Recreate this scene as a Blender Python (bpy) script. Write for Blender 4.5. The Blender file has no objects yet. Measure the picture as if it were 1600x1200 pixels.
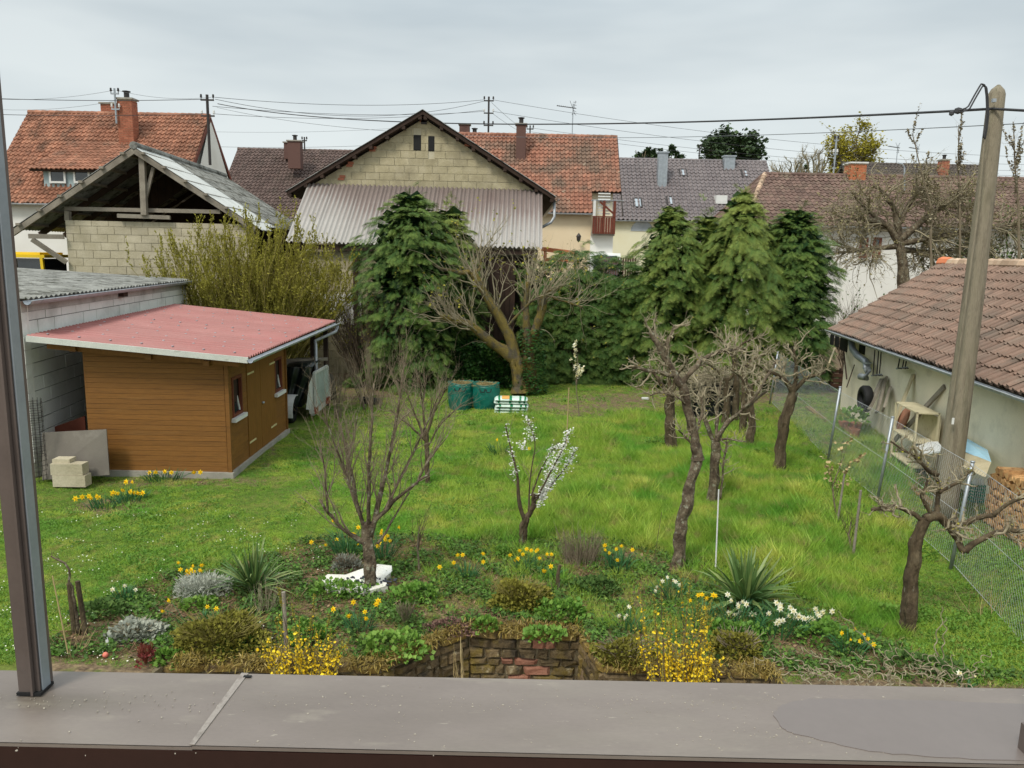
import bpy, math, random
import numpy as np
from mathutils import Vector, Matrix

# ---------------------------------------------------------------- camera, sky, sun, exposure
SC = bpy.context.scene
FPX = 1200.0
PITCH = math.atan(205 / 1200.0)
ROLL = 0.02
CAM_Z = 4.1
_c, _s = math.cos, math.sin
VF = np.array([0, _c(PITCH), -_s(PITCH)])
_U0 = np.array([0, _s(PITCH), _c(PITCH)])
VR = np.array([_c(ROLL), _s(ROLL) * _U0[1], _s(ROLL) * _U0[2]])
VU = np.array([-_s(ROLL), _c(ROLL) * _U0[1], _c(ROLL) * _U0[2]])

cam_data = bpy.data.cameras.new("camera")
cam = bpy.data.objects.new("camera", cam_data)
SC.collection.objects.link(cam)
SC.camera = cam
cam_data.sensor_fit = 'HORIZONTAL'
cam_data.sensor_width = 36.0
cam_data.lens = 36.0 * FPX / 1600.0
cam_data.clip_start = 0.05
cam_data.clip_end = 3000
cam.matrix_world = Matrix(((VR[0], VU[0], -VF[0], 0), (VR[1], VU[1], -VF[1], 0),
                           (VR[2], VU[2], -VF[2], CAM_Z), (0, 0, 0, 1)))

SUN_EL, SUN_AZ = math.radians(52), math.radians(215)     # high, behind the viewer's left, through thick cloud
world = bpy.data.worlds.new("World")
SC.world = world
world.use_nodes = True
wn, wl = world.node_tree.nodes, world.node_tree.links
wn.clear()
w_out = wn.new('ShaderNodeOutputWorld')
w_bg = wn.new('ShaderNodeBackground')
w_bg.inputs['Strength'].default_value = 0.1
sky = wn.new('ShaderNodeTexSky')
sky.sky_type = 'NISHITA'
sky.sun_disc = False
sky.sun_elevation = SUN_EL
sky.sun_rotation = SUN_AZ
sky.air_density = 1.0
sky.dust_density = 3.0
w_tc = wn.new('ShaderNodeTexCoord')
w_map = wn.new('ShaderNodeMapping')
w_map.inputs['Scale'].default_value = (1.0, 1.0, 5.0)
w_map.inputs['Rotation'].default_value = (0.12, 0.2, 0.0)
w_no = wn.new('ShaderNodeTexNoise')
w_no.inputs['Scale'].default_value = 1.7
w_no.inputs['Detail'].default_value = 4
w_no.inputs['Roughness'].default_value = 0.5
w_ra = wn.new('ShaderNodeValToRGB')
w_ra.color_ramp.elements[0].position = 0.38
w_ra.color_ramp.elements[0].color = (3.3, 3.72, 3.9, 1)
w_ra.color_ramp.elements[1].position = 0.62
w_ra.color_ramp.elements[1].color = (4.5, 4.85, 4.88, 1)
w_sep = wn.new('ShaderNodeSeparateXYZ')
w_mr = wn.new('ShaderNodeMapRange')                      # paler veil of cloud towards the horizon
w_mr.inputs['From Min'].default_value = 0.0
w_mr.inputs['From Max'].default_value = 0.22
w_mr.inputs['To Min'].default_value = 0.9
w_mr.inputs['To Max'].default_value = 0.0
w_m1 = wn.new('ShaderNodeMix'); w_m1.data_type = 'RGBA'
w_m1.inputs['B'].default_value = (5.2, 5.55, 5.5, 1)
w_m2 = wn.new('ShaderNodeMix'); w_m2.data_type = 'RGBA'
w_m2.inputs['Factor'].default_value = 0.93
w_mr2 = wn.new('ShaderNodeMapRange')                     # an overcast sky is brighter overhead
w_mr2.inputs['From Min'].default_value = 0.25
w_mr2.inputs['From Max'].default_value = 1.0
w_mr2.inputs['To Min'].default_value = 1.0
w_mr2.inputs['To Max'].default_value = 2.2
w_sc = wn.new('ShaderNodeVectorMath'); w_sc.operation = 'SCALE'
wl.new(w_tc.outputs['Generated'], w_map.inputs['Vector'])
wl.new(w_map.outputs[0], w_no.inputs['Vector'])
wl.new(w_no.outputs['Fac'], w_ra.inputs[0])
wl.new(w_tc.outputs['Generated'], w_sep.inputs[0])
wl.new(w_sep.outputs['Z'], w_mr.inputs['Value'])
wl.new(w_sep.outputs['Z'], w_mr2.inputs['Value'])
wl.new(w_mr.outputs[0], w_m1.inputs['Factor'])
wl.new(w_ra.outputs[0], w_m1.inputs['A'])
wl.new(sky.outputs[0], w_m2.inputs['A'])
wl.new(w_m1.outputs['Result'], w_m2.inputs['B'])
wl.new(w_m2.outputs['Result'], w_sc.inputs[0])
wl.new(w_mr2.outputs[0], w_sc.inputs['Scale'])
wl.new(w_sc.outputs[0], w_bg.inputs['Color'])
wl.new(w_bg.outputs[0], w_out.inputs['Surface'])

sun_d = bpy.data.lights.new("sun", 'SUN')
sun_d.energy = 1.5
sun_d.angle = math.radians(14)
sun_d.color = (1.0, 0.95, 0.86)
sun = bpy.data.objects.new("sun", sun_d)
SC.collection.objects.link(sun)
# sun direction from azimuth (clockwise from +Y) and elevation
_sd = Vector((math.sin(SUN_AZ) * math.cos(SUN_EL), math.cos(SUN_AZ) * math.cos(SUN_EL), math.sin(SUN_EL)))
sun.rotation_euler = _sd.to_track_quat('Z', 'Y').to_euler()
sun.location = (0, -5, 30)

SC.view_settings.view_transform = 'Standard'
SC.view_settings.look = 'None'
SC.view_settings.gamma = 1
SC.view_settings.use_curve_mapping = False
SC.view_settings.exposure = 0.75
SC.cycles.max_bounces = 6
SC.cycles.diffuse_bounces = 3
SC.cycles.glossy_bounces = 2
SC.cycles.transmission_bounces = 3
SC.cycles.transparent_max_bounces = 4

# ---------------------------------------------------------------- measuring helpers (photo measurement -> metres)
def ray(px, py):
    return VF + (px - 800) / FPX * VR - (py - 600) / FPX * VU
def P(px, py, Y):
    d = ray(px, py); k = Y / d[1]
    return np.array([d[0] * k, Y, CAM_Z + d[2] * k])
def G(px, py, z=0.0):
    d = ray(px, py); k = (z - CAM_Z) / d[2]
    return np.array([d[0] * k, d[1] * k, z])
def PL(px, py, o, n):
    """point seen at (px,py) on the plane through o with normal n"""
    d = ray(px, py); c = np.array([0, 0, CAM_Z]); n = np.array(n, float)
    k = np.dot(np.array(o) - c, n) / np.dot(d, n)
    return c + d * k
def proj(X, Y, Z):
    v = [X, Y, Z - CAM_Z]
    z = v[0] * VF[0] + v[1] * VF[1] + v[2] * VF[2]
    a = v[0] * VR[0] + v[1] * VR[1] + v[2] * VR[2]
    b = v[0] * VU[0] + v[1] * VU[1] + v[2] * VU[2]
    return 800 + FPX * a / z, 600 - FPX * b / z
def A(*v): return np.array(v, float)
def unit(v):
    v = np.array(v, float); return v / (np.linalg.norm(v) + 1e-12)

# ---------------------------------------------------------------- mesh building
class MB:
    def __init__(s):
        s.v = []; s.n = 0; s.f = {}; s.t = []
    def add(s, V, F, tint=0.5):
        V = np.asarray(V, float).reshape(-1, 3)
        F = np.asarray(F, np.int64)
        if len(V) == 0 or len(F) == 0: return s
        s.f.setdefault(F.shape[1], []).append(F + s.n)
        s.v.append(V); s.n += len(V)
        s.t.append(np.broadcast_to(np.asarray(tint, float), (len(V),)).copy())
        return s
    def hexa(s, o, a, b, c, tint=0.5):
        o, a, b, c = (np.array(q, float) for q in (o, a, b, c))
        V = [o, o + a, o + a + b, o + b, o + c, o + a + c, o + a + b + c, o + b + c]
        F = [(0, 3, 2, 1), (4, 5, 6, 7), (0, 1, 5, 4), (1, 2, 6, 5), (2, 3, 7, 6), (3, 0, 4, 7)]
        if np.dot(np.cross(a, b), c) < 0: F = [q[::-1] for q in F]
        return s.add(V, F, tint)
    def box(s, c, d, tint=0.5):
        c = np.array(c, float); d = np.array(d, float)
        return s.hexa(c - d / 2, (d[0], 0, 0), (0, d[1], 0), (0, 0, d[2]), tint)
    def beam(s, a, b, w, h, up=(0, 0, 1), tint=0.5):
        """square bar from a to b, w across, h along up"""
        a = np.array(a, float); b = np.array(b, float); d = b - a
        sd = np.cross(unit(d), up)
        if np.linalg.norm(sd) < 1e-3: sd = np.cross(unit(d), (0, 1, 0))
        sd = unit(sd); u = unit(np.cross(sd, d))
        return s.hexa(a - sd * w / 2 - u * h / 2, d, sd * w, u * h, tint)
    def prism(s, poly, d, tint=0.5):
        poly = np.asarray(poly, float); d = np.array(d, float); n = len(poly)
        nrm = np.zeros(3)
        for i in range(1, n - 1): nrm += np.cross(poly[i] - poly[0], poly[i + 1] - poly[0])
        if np.dot(nrm, d) > 0: poly = poly[::-1]
        V = np.vstack([poly, poly + d])
        s.add(V, np.array([list(range(n))]), tint)
        b = s.n - len(V)
        s.f.setdefault(n, []).append(np.array([[b + n + i for i in range(n)][::-1]]))
        s.f.setdefault(4, []).append(np.array([[b + i, b + n + i, b + n + (i + 1) % n, b + (i + 1) % n] for i in range(n)]))
        return s
    def tubes(s, Pt, Rd, k=5, tint=0.5, cap=True):
        """batch of tubes: Pt (N,m,3), Rd (N,m)"""
        Pt = np.asarray(Pt, float); Rd = np.asarray(Rd, float)
        if Pt.ndim == 2: Pt = Pt[None]; Rd = np.broadcast_to(Rd, Pt.shape[:2])
        N, m, _ = Pt.shape
        if N == 0: return s
        T = np.empty_like(Pt)
        T[:, 1:-1] = Pt[:, 2:] - Pt[:, :-2]; T[:, 0] = Pt[:, 1] - Pt[:, 0]; T[:, -1] = Pt[:, -1] - Pt[:, -2]
        T /= np.linalg.norm(T, axis=2, keepdims=True) + 1e-12
        mean = unit_rows(Pt[:, -1] - Pt[:, 0])
        ref = np.where((np.abs(mean[:, 2]) > 0.8)[:, None], A(1, 0.13, 0)[None], A(0, 0.1, 1)[None])
        ref = np.broadcast_to(ref[:, None], T.shape)
        U = np.cross(T, ref); U /= np.linalg.norm(U, axis=2, keepdims=True) + 1e-12
        W = np.cross(T, U)
        an = np.arange(k) * 2 * math.pi / k
        ring = Pt[:, :, None] + Rd[:, :, None, None] * (U[:, :, None] * np.cos(an)[None, None, :, None] + W[:, :, None] * np.sin(an)[None, None, :, None])
        V = ring.reshape(-1, 3)
        idx = np.arange(N * m * k).reshape(N, m, k)
        nx = np.roll(idx, -1, axis=2)
        F = np.stack([idx[:, :-1], nx[:, :-1], nx[:, 1:], idx[:, 1:]], axis=-1).reshape(-1, 4)
        tt = tint
        if not np.isscalar(tint): tt = np.repeat(np.asarray(tint, float), k if len(tint) == N * m else m * k)
        b = s.n
        s.add(V, F, tt)
        if cap:
            s.f.setdefault(k, []).append(idx[:, -1].reshape(-1, k) + b)
            s.f.setdefault(k, []).append(idx[:, 0, ::-1].reshape(-1, k) + b)
        return s
    def tube(s, pts, r, k=8, tint=0.5):
        pts = np.asarray(pts, float)
        r = np.broadcast_to(np.asarray(r, float), (len(pts),))
        return s.tubes(pts[None], r[None], k, tint)
    def scatter(s, TV, TF, M3, pos, tint=0.5, vt=None):
        """template (k,3) placed by (N,3,3) matrices at (N,3)"""
        TV = np.asarray(TV, float); TF = np.asarray(TF); N = len(pos); k = len(TV)
        if N == 0: return s
        V = np.einsum('nij,kj->nki', M3, TV) + np.asarray(pos)[:, None]
        F = (TF[None] + (np.arange(N) * k)[:, None, None]).reshape(-1, TF.shape[1])
        t = np.broadcast_to(np.asarray(tint, float).reshape(-1, 1), (N, k)).copy()
        if vt is not None: t = t + np.asarray(vt)[None]
        return s.add(V.reshape(-1, 3), F, np.clip(t, 0, 1).reshape(-1))
    def lathe(s, c, prof, k=16, tint=0.5):
        prof = np.asarray(prof, float); c = np.array(c, float); m = len(prof)
        an = np.arange(k) * 2 * math.pi / k
        V = np.stack([c[0] + prof[:, 0:1] * np.cos(an), c[1] + prof[:, 0:1] * np.sin(an), c[2] + np.repeat(prof[:, 1:2], k, 1)], -1).reshape(-1, 3)
        idx = np.arange(m * k).reshape(m, k); nx = np.roll(idx, -1, 1)
        return s.add(V, np.stack([idx[:-1], nx[:-1], nx[1:], idx[1:]], -1).reshape(-1, 4), tint)
    def mesh(s, name, off=(0, 0, 0), smooth=False):
        me = bpy.data.meshes.new(name)
        if s.n == 0: return me
        V = np.vstack(s.v) - np.asarray(off, float)
        loops = []; starts = []; c = 0
        for k, L in s.f.items():
            a = np.vstack(L); loops.append(a.reshape(-1))
            starts.append(c + np.arange(len(a)) * k); c += a.size
        loops = np.concatenate(loops).astype(np.int32); starts = np.concatenate(starts).astype(np.int32)
        me.vertices.add(len(V)); me.vertices.foreach_set('co', V.reshape(-1).astype(np.float32))
        me.loops.add(len(loops)); me.loops.foreach_set('vertex_index', loops)
        me.polygons.add(len(starts)); me.polygons.foreach_set('loop_start', starts)
        me.polygons.foreach_set('use_smooth', np.full(len(starts), smooth, dtype=bool))
        me.update(calc_edges=True)
        at = me.attributes.new('tint', 'FLOAT', 'POINT')
        at.data.foreach_set('value', np.concatenate(s.t).astype(np.float32))
        return me

def unit_rows(a):
    a = np.asarray(a, float)
    return a / (np.linalg.norm(a, axis=-1, keepdims=True) + 1e-12)

def link(name, me, parent=None, loc=(0, 0, 0), mat=None, kind=None, label=None):
    o = bpy.data.objects.new(name, me)
    SC.collection.objects.link(o)
    o.location = loc
    if parent is not None: o.parent = parent
    if mat is not None and me is not None and len(me.materials) == 0: me.materials.append(mat)
    if kind: o['kind'] = kind
    if label: o['label'] = label
    return o

class Thing:
    def __init__(s, name, label, cat, loc, group=None, kind=None):
        s.loc = np.array(loc, float)
        s.root = bpy.data.objects.new(name, None)
        s.root.empty_display_size = 0.2
        SC.collection.objects.link(s.root)
        s.root.location = s.loc
        s.root['label'] = label; s.root['category'] = cat
        if group: s.root['group'] = group
        if kind: s.root['kind'] = kind
    def part(s, name, mb, mat, parent=None, label=None, kind=None, smooth=False):
        return link(name, mb.mesh(name, s.loc, smooth), parent or s.root, (0, 0, 0), mat, kind, label)
    def inst(s, name, me, pos, M3, parent=None):
        """piece sharing mesh data"""
        o = bpy.data.objects.new(name, me)
        SC.collection.objects.link(o)
        o.parent = parent or s.root
        o.matrix_local = Matrix([list(M3[i]) + [float(pos[i] - s.loc[i])] for i in range(3)] + [[0, 0, 0, 1]])
        return o

def single(name, label, cat, mb, mat, loc, group=None, kind=None, smooth=False):
    o = link(name, mb.mesh(name, loc, smooth), None, loc, mat, kind, label)
    o['category'] = cat
    if group: o['group'] = group
    return o

# ---------------------------------------------------------------- materials
def lin(c):
    c = [x / 255.0 for x in c]
    return tuple((x / 12.92 if x <= 0.04045 else ((x + 0.055) / 1.055) ** 2.4) for x in c) + (1.0,)

def M(name, cols, scale=6.0, stretch=(1, 1, 1), tint=None, island=0.0, objr=0.0, patches=(), bump=0.0, bscale=40.0,
      rough=0.85, metal=0.0, spec=0.3, trans=0.0, fine=0.15, fscale=60.0, attr_mix=None, alpha=None):
    m = bpy.data.materials.new(name); m.use_nodes = True
    nt = m.node_tree; N, L = nt.nodes, nt.links; N.clear()
    out = N.new('ShaderNodeOutputMaterial')
    geo = N.new('ShaderNodeNewGeometry')
    mp = N.new('ShaderNodeMapping'); mp.inputs['Scale'].default_value = stretch
    L.new(geo.outputs['Position'], mp.inputs['Vector'])
    def noise(sc, det=4, src=mp, r=0.6):
        n = N.new('ShaderNodeTexNoise'); n.inputs['Scale'].default_value = sc
        n.inputs['Detail'].default_value = det; n.inputs['Roughness'].default_value = r
        L.new(src.outputs[0], n.inputs['Vector']); return n.outputs['Fac']
    def mixc(f, a, b, mode='MIX'):
        x = N.new('ShaderNodeMix'); x.data_type = 'RGBA'; x.blend_type = mode
        for sock, val in (('Factor', f), ('A', a), ('B', b)):
            if hasattr(val, 'is_output'): L.new(val, x.inputs[sock])
            else: x.inputs[sock].default_value = val
        return x.outputs['Result']
    def ramp(v, a, b):
        x = N.new('ShaderNodeMapRange'); x.inputs['From Min'].default_value = a; x.inputs['From Max'].default_value = b
        L.new(v, x.inputs['Value']); return x.outputs[0]
    cr = N.new('ShaderNodeValToRGB')
    els = cr.color_ramp.elements
    k = len(cols)
    pos = [0.32 + 0.36 * i / max(1, k - 1) for i in range(k)]
    els[0].position = pos[0]; els[0].color = lin(cols[0])
    els[1].position = pos[-1]; els[1].color = lin(cols[-1])
    for i in range(1, k - 1):
        e = els.new(pos[i]); e.color = lin(cols[i])
    L.new(noise(scale), cr.inputs[0])
    col = cr.outputs[0]
    if tint:
        at = N.new('ShaderNodeAttribute'); at.attribute_name = 'tint'
        c2 = N.new('ShaderNodeValToRGB')
        kk = len(tint)
        c2.color_ramp.elements[0].color = lin(tint[0]); c2.color_ramp.elements[1].color = lin(tint[-1])
        for i in range(1, kk - 1):
            e = c2.color_ramp.elements.new(i / (kk - 1)); e.color = lin(tint[i])
        L.new(at.outputs['Fac'], c2.inputs[0])
        col = mixc(0.75, col, c2.outputs[0])
    for p in patches:                       # (colour, scale, lo, hi [, strength])
        f = ramp(noise(p[1], 5), p[2], p[3])
        if len(p) > 4:
            mm = N.new('ShaderNodeMath'); mm.operation = 'MULTIPLY'; L.new(f, mm.inputs[0]); mm.inputs[1].default_value = p[4]; f = mm.outputs[0]
        col = mixc(f, col, lin(p[0]))
    if attr_mix:                            # (attribute, colours, scale)
        at = N.new('ShaderNodeAttribute'); at.attribute_name = attr_mix[0]
        ad = N.new('ShaderNodeMath'); ad.operation = 'ADD'
        L.new(at.outputs['Fac'], ad.inputs[0])
        nn = ramp(noise(attr_mix[2], 6), 0.2, 0.8)
        L.new(nn, ad.inputs[1])
        f = ramp(ad.outputs[0], 0.85, 1.15)
        c3 = mixc(ramp(noise(attr_mix[2] * 5, 5), 0.35, 0.65), lin(attr_mix[1][0]), lin(attr_mix[1][1]))
        col = mixc(f, col, c3)
    if island or objr:
        v = None
        if island:
            r = geo.outputs['Random Per Island']; v = ramp(r, 0, 1)
            x = N.new('ShaderNodeMapRange'); L.new(r, x.inputs['Value'])
            x.inputs['To Min'].default_value = 1 - island; x.inputs['To Max'].default_value = 1 + island
            v = x.outputs[0]
        if objr:
            oi = N.new('ShaderNodeObjectInfo')
            x = N.new('ShaderNodeMapRange'); L.new(oi.outputs['Random'], x.inputs['Value'])
            x.inputs['To Min'].default_value = 1 - objr; x.inputs['To Max'].default_value = 1 + objr
            if v is None: v = x.outputs[0]
            else:
                mm = N.new('ShaderNodeMath'); mm.operation = 'MULTIPLY'; L.new(v, mm.inputs[0]); L.new(x.outputs[0], mm.inputs[1]); v = mm.outputs[0]
        sc = N.new('ShaderNodeVectorMath'); sc.operation = 'SCALE'
        L.new(col, sc.inputs[0]); L.new(v, sc.inputs['Scale']); col = sc.outputs[0]
    if fine:
        x = N.new('ShaderNodeMapRange'); L.new(noise(fscale, 3), x.inputs['Value'])
        x.inputs['From Min'].default_value = 0.25; x.inputs['From Max'].default_value = 0.75
        x.inputs['To Min'].default_value = 1 - fine; x.inputs['To Max'].default_value = 1 + fine
        sc = N.new('ShaderNodeVectorMath'); sc.operation = 'SCALE'
        L.new(col, sc.inputs[0]); L.new(x.outputs[0], sc.inputs['Scale']); col = sc.outputs[0]
    bs = N.new('ShaderNodeBsdfPrincipled')
    L.new(col, bs.inputs['Base Color'])
    bs.inputs['Roughness'].default_value = rough; bs.inputs['Metallic'].default_value = metal
    bs.inputs['Specular IOR Level'].default_value = spec
    if bump:
        bp = N.new('ShaderNodeBump'); bp.inputs['Strength'].default_value = bump; bp.inputs['Distance'].default_value = 0.02
        L.new(noise(bscale, 5), bp.inputs['Height']); L.new(bp.outputs[0], bs.inputs['Normal'])
    sh = bs.outputs[0]
    if trans:
        tr = N.new('ShaderNodeBsdfTranslucent'); L.new(col, tr.inputs['Color'])
        ms = N.new('ShaderNodeMixShader'); ms.inputs[0].default_value = trans
        L.new(sh, ms.inputs[1]); L.new(tr.outputs[0], ms.inputs[2]); sh = ms.outputs[0]
    L.new(sh, out.inputs['Surface'])
    return m
# ---------------------------------------------------------------- material library
m_terra = M('roof_tile_orange', [(132, 92, 72), (152, 106, 84), (166, 120, 96)], 1.2, island=0.22, patches=[((104, 84, 70), 1.1, 0.5, 0.72, 0.8), ((70, 62, 56), 9, 0.62, 0.7, 0.5), ((150, 150, 128), 3, 0.66, 0.74, 0.5)], rough=0.85)
m_terra2 = M('roof_tile_red_brown', [(140, 96, 78), (154, 110, 90), (126, 92, 78)], 0.6, island=0.22, patches=[((112, 96, 82), 0.6, 0.45, 0.62, 0.8), ((166, 160, 140), 0.9, 0.66, 0.72, 0.6)], rough=0.85)
m_brown_tile = M('roof_tile_brown', [(92, 76, 70), (104, 88, 82)], 1.0, island=0.2, patches=[((84, 78, 68), 1.2, 0.5, 0.7, 0.5)], rough=0.8)
m_far_tile = M('roof_tile_far_dark', [(78, 72, 66), (92, 84, 78)], 1.0, island=0.15, rough=0.85)
m_brown_tile2 = M('roof_tile_mossy_brown', [(100, 80, 72), (116, 94, 84)], 0.9, island=0.25, patches=[((104, 98, 80), 1.1, 0.5, 0.7, 0.6), ((140, 138, 120), 5, 0.64, 0.7, 0.4)], rough=0.85)
m_grey_tile = M('roof_tile_grey', [(112, 104, 104), (122, 114, 113)], 0.8, island=0.1, rough=0.6, spec=0.4)
m_shed_tile = M('roof_tile_weathered', [(112, 94, 82), (130, 106, 92), (102, 88, 78)], 1.5, island=0.12, objr=0.16, patches=[((120, 108, 96), 1.6, 0.48, 0.68, 0.6), ((92, 84, 70), 14, 0.6, 0.68, 0.5)], rough=0.9, bump=0.3)
m_ridge = M('ridge_tile_pale', [(168, 140, 116), (186, 164, 140)], 4, island=0.25, rough=0.9)
m_ridge_new = M('ridge_tile_new', [(206, 118, 78), (212, 130, 90)], 4)
m_under = M('roof_underlay', [(50, 42, 36), (60, 50, 42)], 3)
m_block = M('hollow_block', [(150, 140, 112), (166, 156, 126), (178, 168, 140)], 2.5, objr=0.09, patches=[((128, 120, 100), 1.2, 0.5, 0.7, 0.5)], bump=0.5, bscale=30, fine=0.12, fscale=35)
m_block2 = M('pale_hollow_block', [(172, 162, 136), (190, 180, 156)], 2.5, objr=0.08, patches=[((150, 142, 122), 1.5, 0.5, 0.7, 0.5)], bump=0.5, bscale=30, fine=0.12, fscale=35)
m_mortar = M('mortar', [(176, 168, 142), (190, 182, 158)], 5, bump=0.4)
m_white_block = M('white_painted_block', [(222, 222, 216), (232, 232, 227)], 1.5, objr=0.05, patches=[((150, 150, 142), 1.0, 0.5, 0.72, 0.5), ((120, 122, 116), 0.6, 0.58, 0.72, 0.4)], rough=0.85, bump=0.25, bscale=40, fine=0.06)
m_white_mortar = M('white_mortar', [(112, 112, 106), (132, 132, 124)], 5)
m_soot = M('grey_render_band', [(176, 174, 168), (196, 194, 188)], 2.5, patches=[((110, 108, 100), 2, 0.5, 0.7, 0.6)])
m_plaster_cream = M('plaster_cream', [(222, 202, 168), (228, 210, 178)], 0.8, rough=0.9, fine=0.04)
m_plaster_yellow = M('plaster_pale_yellow', [(226, 220, 188), (230, 226, 198)], 0.8, fine=0.04)
m_plaster_white = M('plaster_white', [(216, 214, 206), (226, 225, 219)], 0.6, fine=0.04, patches=[((190, 188, 178), 0.5, 0.55, 0.75, 0.5)])
m_plaster_shed = M('plaster_beige', [(222, 213, 188), (232, 223, 198), (226, 217, 192)], 0.9, fine=0.06, patches=[((150, 144, 124), 1.3, 0.55, 0.75, 0.5)], bump=0.2)
m_wood_grey = M('weathered_timber', [(120, 112, 100), (146, 138, 124)], 3, stretch=(1, 1, 1), bump=0.4, bscale=50, fine=0.2)
m_wood_dark = M('dark_timber', [(48, 36, 30), (64, 48, 38)], 3)
m_shed_wood = M('stained_pine_board', [(112, 74, 30), (128, 86, 36), (120, 80, 33)], 4, stretch=(1.0, 1.0, 14), objr=0.09, bump=0.35, bscale=18, rough=0.6, spec=0.35, fine=0.1, fscale=14, patches=[((96, 62, 27), 2.2, 0.52, 0.72, 0.6), ((142, 104, 56), 1.3, 0.58, 0.75, 0.5), ((64, 40, 20), 11, 0.69, 0.72, 0.7)])
m_door_wood = M('stained_pine_door', [(116, 78, 32), (130, 88, 38)], 4, stretch=(6, 6, 1), objr=0.05, rough=0.6, fine=0.08)
m_red_metal = M('red_sheet_metal', [(148, 94, 88), (158, 106, 100)], 1.2, rough=0.5, spec=0.35, metal=0.0, objr=0.05, fine=0.05, patches=[((196, 170, 166), 11, 0.72, 0.74, 0.7), ((162, 92, 88), 0.7, 0.5, 0.7, 0.5)])
m_galv = M('galvanised_steel', [(150, 156, 160), (172, 178, 182)], 6, rough=0.45, metal=0.6, fine=0.08)
m_zinc = M('zinc_gutter', [(168, 172, 176), (188, 192, 196)], 5, rough=0.5, metal=0.4, fine=0.08, patches=[((120, 122, 120), 6, 0.6, 0.7, 0.5)])
m_fibre = M('fibre_cement_mossy', [(104, 104, 100), (128, 128, 122), (144, 144, 138)], 1.8, rough=0.95, patches=[((58, 58, 50), 3.0, 0.5, 0.62, 0.85), ((170, 170, 164), 7, 0.62, 0.7, 0.5), ((88, 84, 62), 12, 0.6, 0.68, 0.5)], bump=0.6, bscale=25)
m_fibre_pale = M('fibre_cement_pale', [(176, 178, 174), (196, 198, 194)], 2, rough=0.8, fine=0.06)
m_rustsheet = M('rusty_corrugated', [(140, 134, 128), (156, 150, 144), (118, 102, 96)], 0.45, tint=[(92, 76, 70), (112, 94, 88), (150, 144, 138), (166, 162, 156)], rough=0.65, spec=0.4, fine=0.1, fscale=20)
m_glass = M('window_glass', [(30, 36, 40), (44, 50, 54)], 1, rough=0.08, spec=0.9, fine=0)
m_glass_sky = M('skylight_glass', [(150, 160, 168), (170, 178, 184)], 1, rough=0.05, spec=1.0, fine=0)
m_white = M('white_paint', [(206, 206, 202), (218, 218, 214)], 3, rough=0.5, fine=0.04)
m_dirty_white = M('dirty_white_metal', [(186, 188, 180), (204, 206, 198)], 2, rough=0.5, patches=[((140, 138, 124), 4, 0.58, 0.7, 0.6)])
m_red_wood = M('red_brown_wood', [(96, 48, 34), (112, 58, 42)], 4, rough=0.6)
m_black = M('black_rubber', [(20, 20, 20), (30, 30, 30)], 4, rough=0.7)
m_dark_metal = M('dark_metal', [(52, 48, 46), (66, 62, 60)], 4, rough=0.5, metal=0.3)
m_brick = M('chimney_brick', [(150, 90, 68), (164, 104, 80)], 6, island=0.2, fine=0.15)
m_brick_new = M('orange_brick', [(178, 104, 68), (188, 116, 80)], 6, island=0.12)
m_brown_clad = M('brown_cladding', [(92, 68, 62), (102, 76, 68)], 6, stretch=(1, 1, 8), fine=0.1)
m_concrete = M('concrete', [(140, 136, 126), (160, 156, 144)], 4, bump=0.4, fine=0.12)
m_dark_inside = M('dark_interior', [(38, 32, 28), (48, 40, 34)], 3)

# ---------------------------------------------------------------- building helpers
def clip_poly(poly, half):
    """Sutherland-Hodgman, convex clip polygon given CCW in 2D"""
    out = [tuple(p) for p in poly]
    n = len(half)
    for i in range(n):
        a, b = half[i], half[(i + 1) % n]
        ins = lambda p: (b[0] - a[0]) * (p[1] - a[1]) - (b[1] - a[1]) * (p[0] - a[0]) >= -1e-9
        res = []
        for j in range(len(out)):
            p, q = out[j], out[(j + 1) % len(out)]
            ip, iq = ins(p), ins(q)
            if ip: res.append(p)
            if ip != iq:
                dx, dy = q[0] - p[0], q[1] - p[1]
                ex, ey = b[0] - a[0], b[1] - a[1]
                t = ((a[0] - p[0]) * ey - (a[1] - p[1]) * ex) / (dx * ey - dy * ex + 1e-12)
                res.append((p[0] + dx * t, p[1] + dy * t))
        out = res
        if len(out) < 3: return []
    return out
def area2(p):
    return 0.5 * abs(sum(p[i][0] * p[(i + 1) % len(p)][1] - p[(i + 1) % len(p)][0] * p[i][1] for i in range(len(p))))

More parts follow.
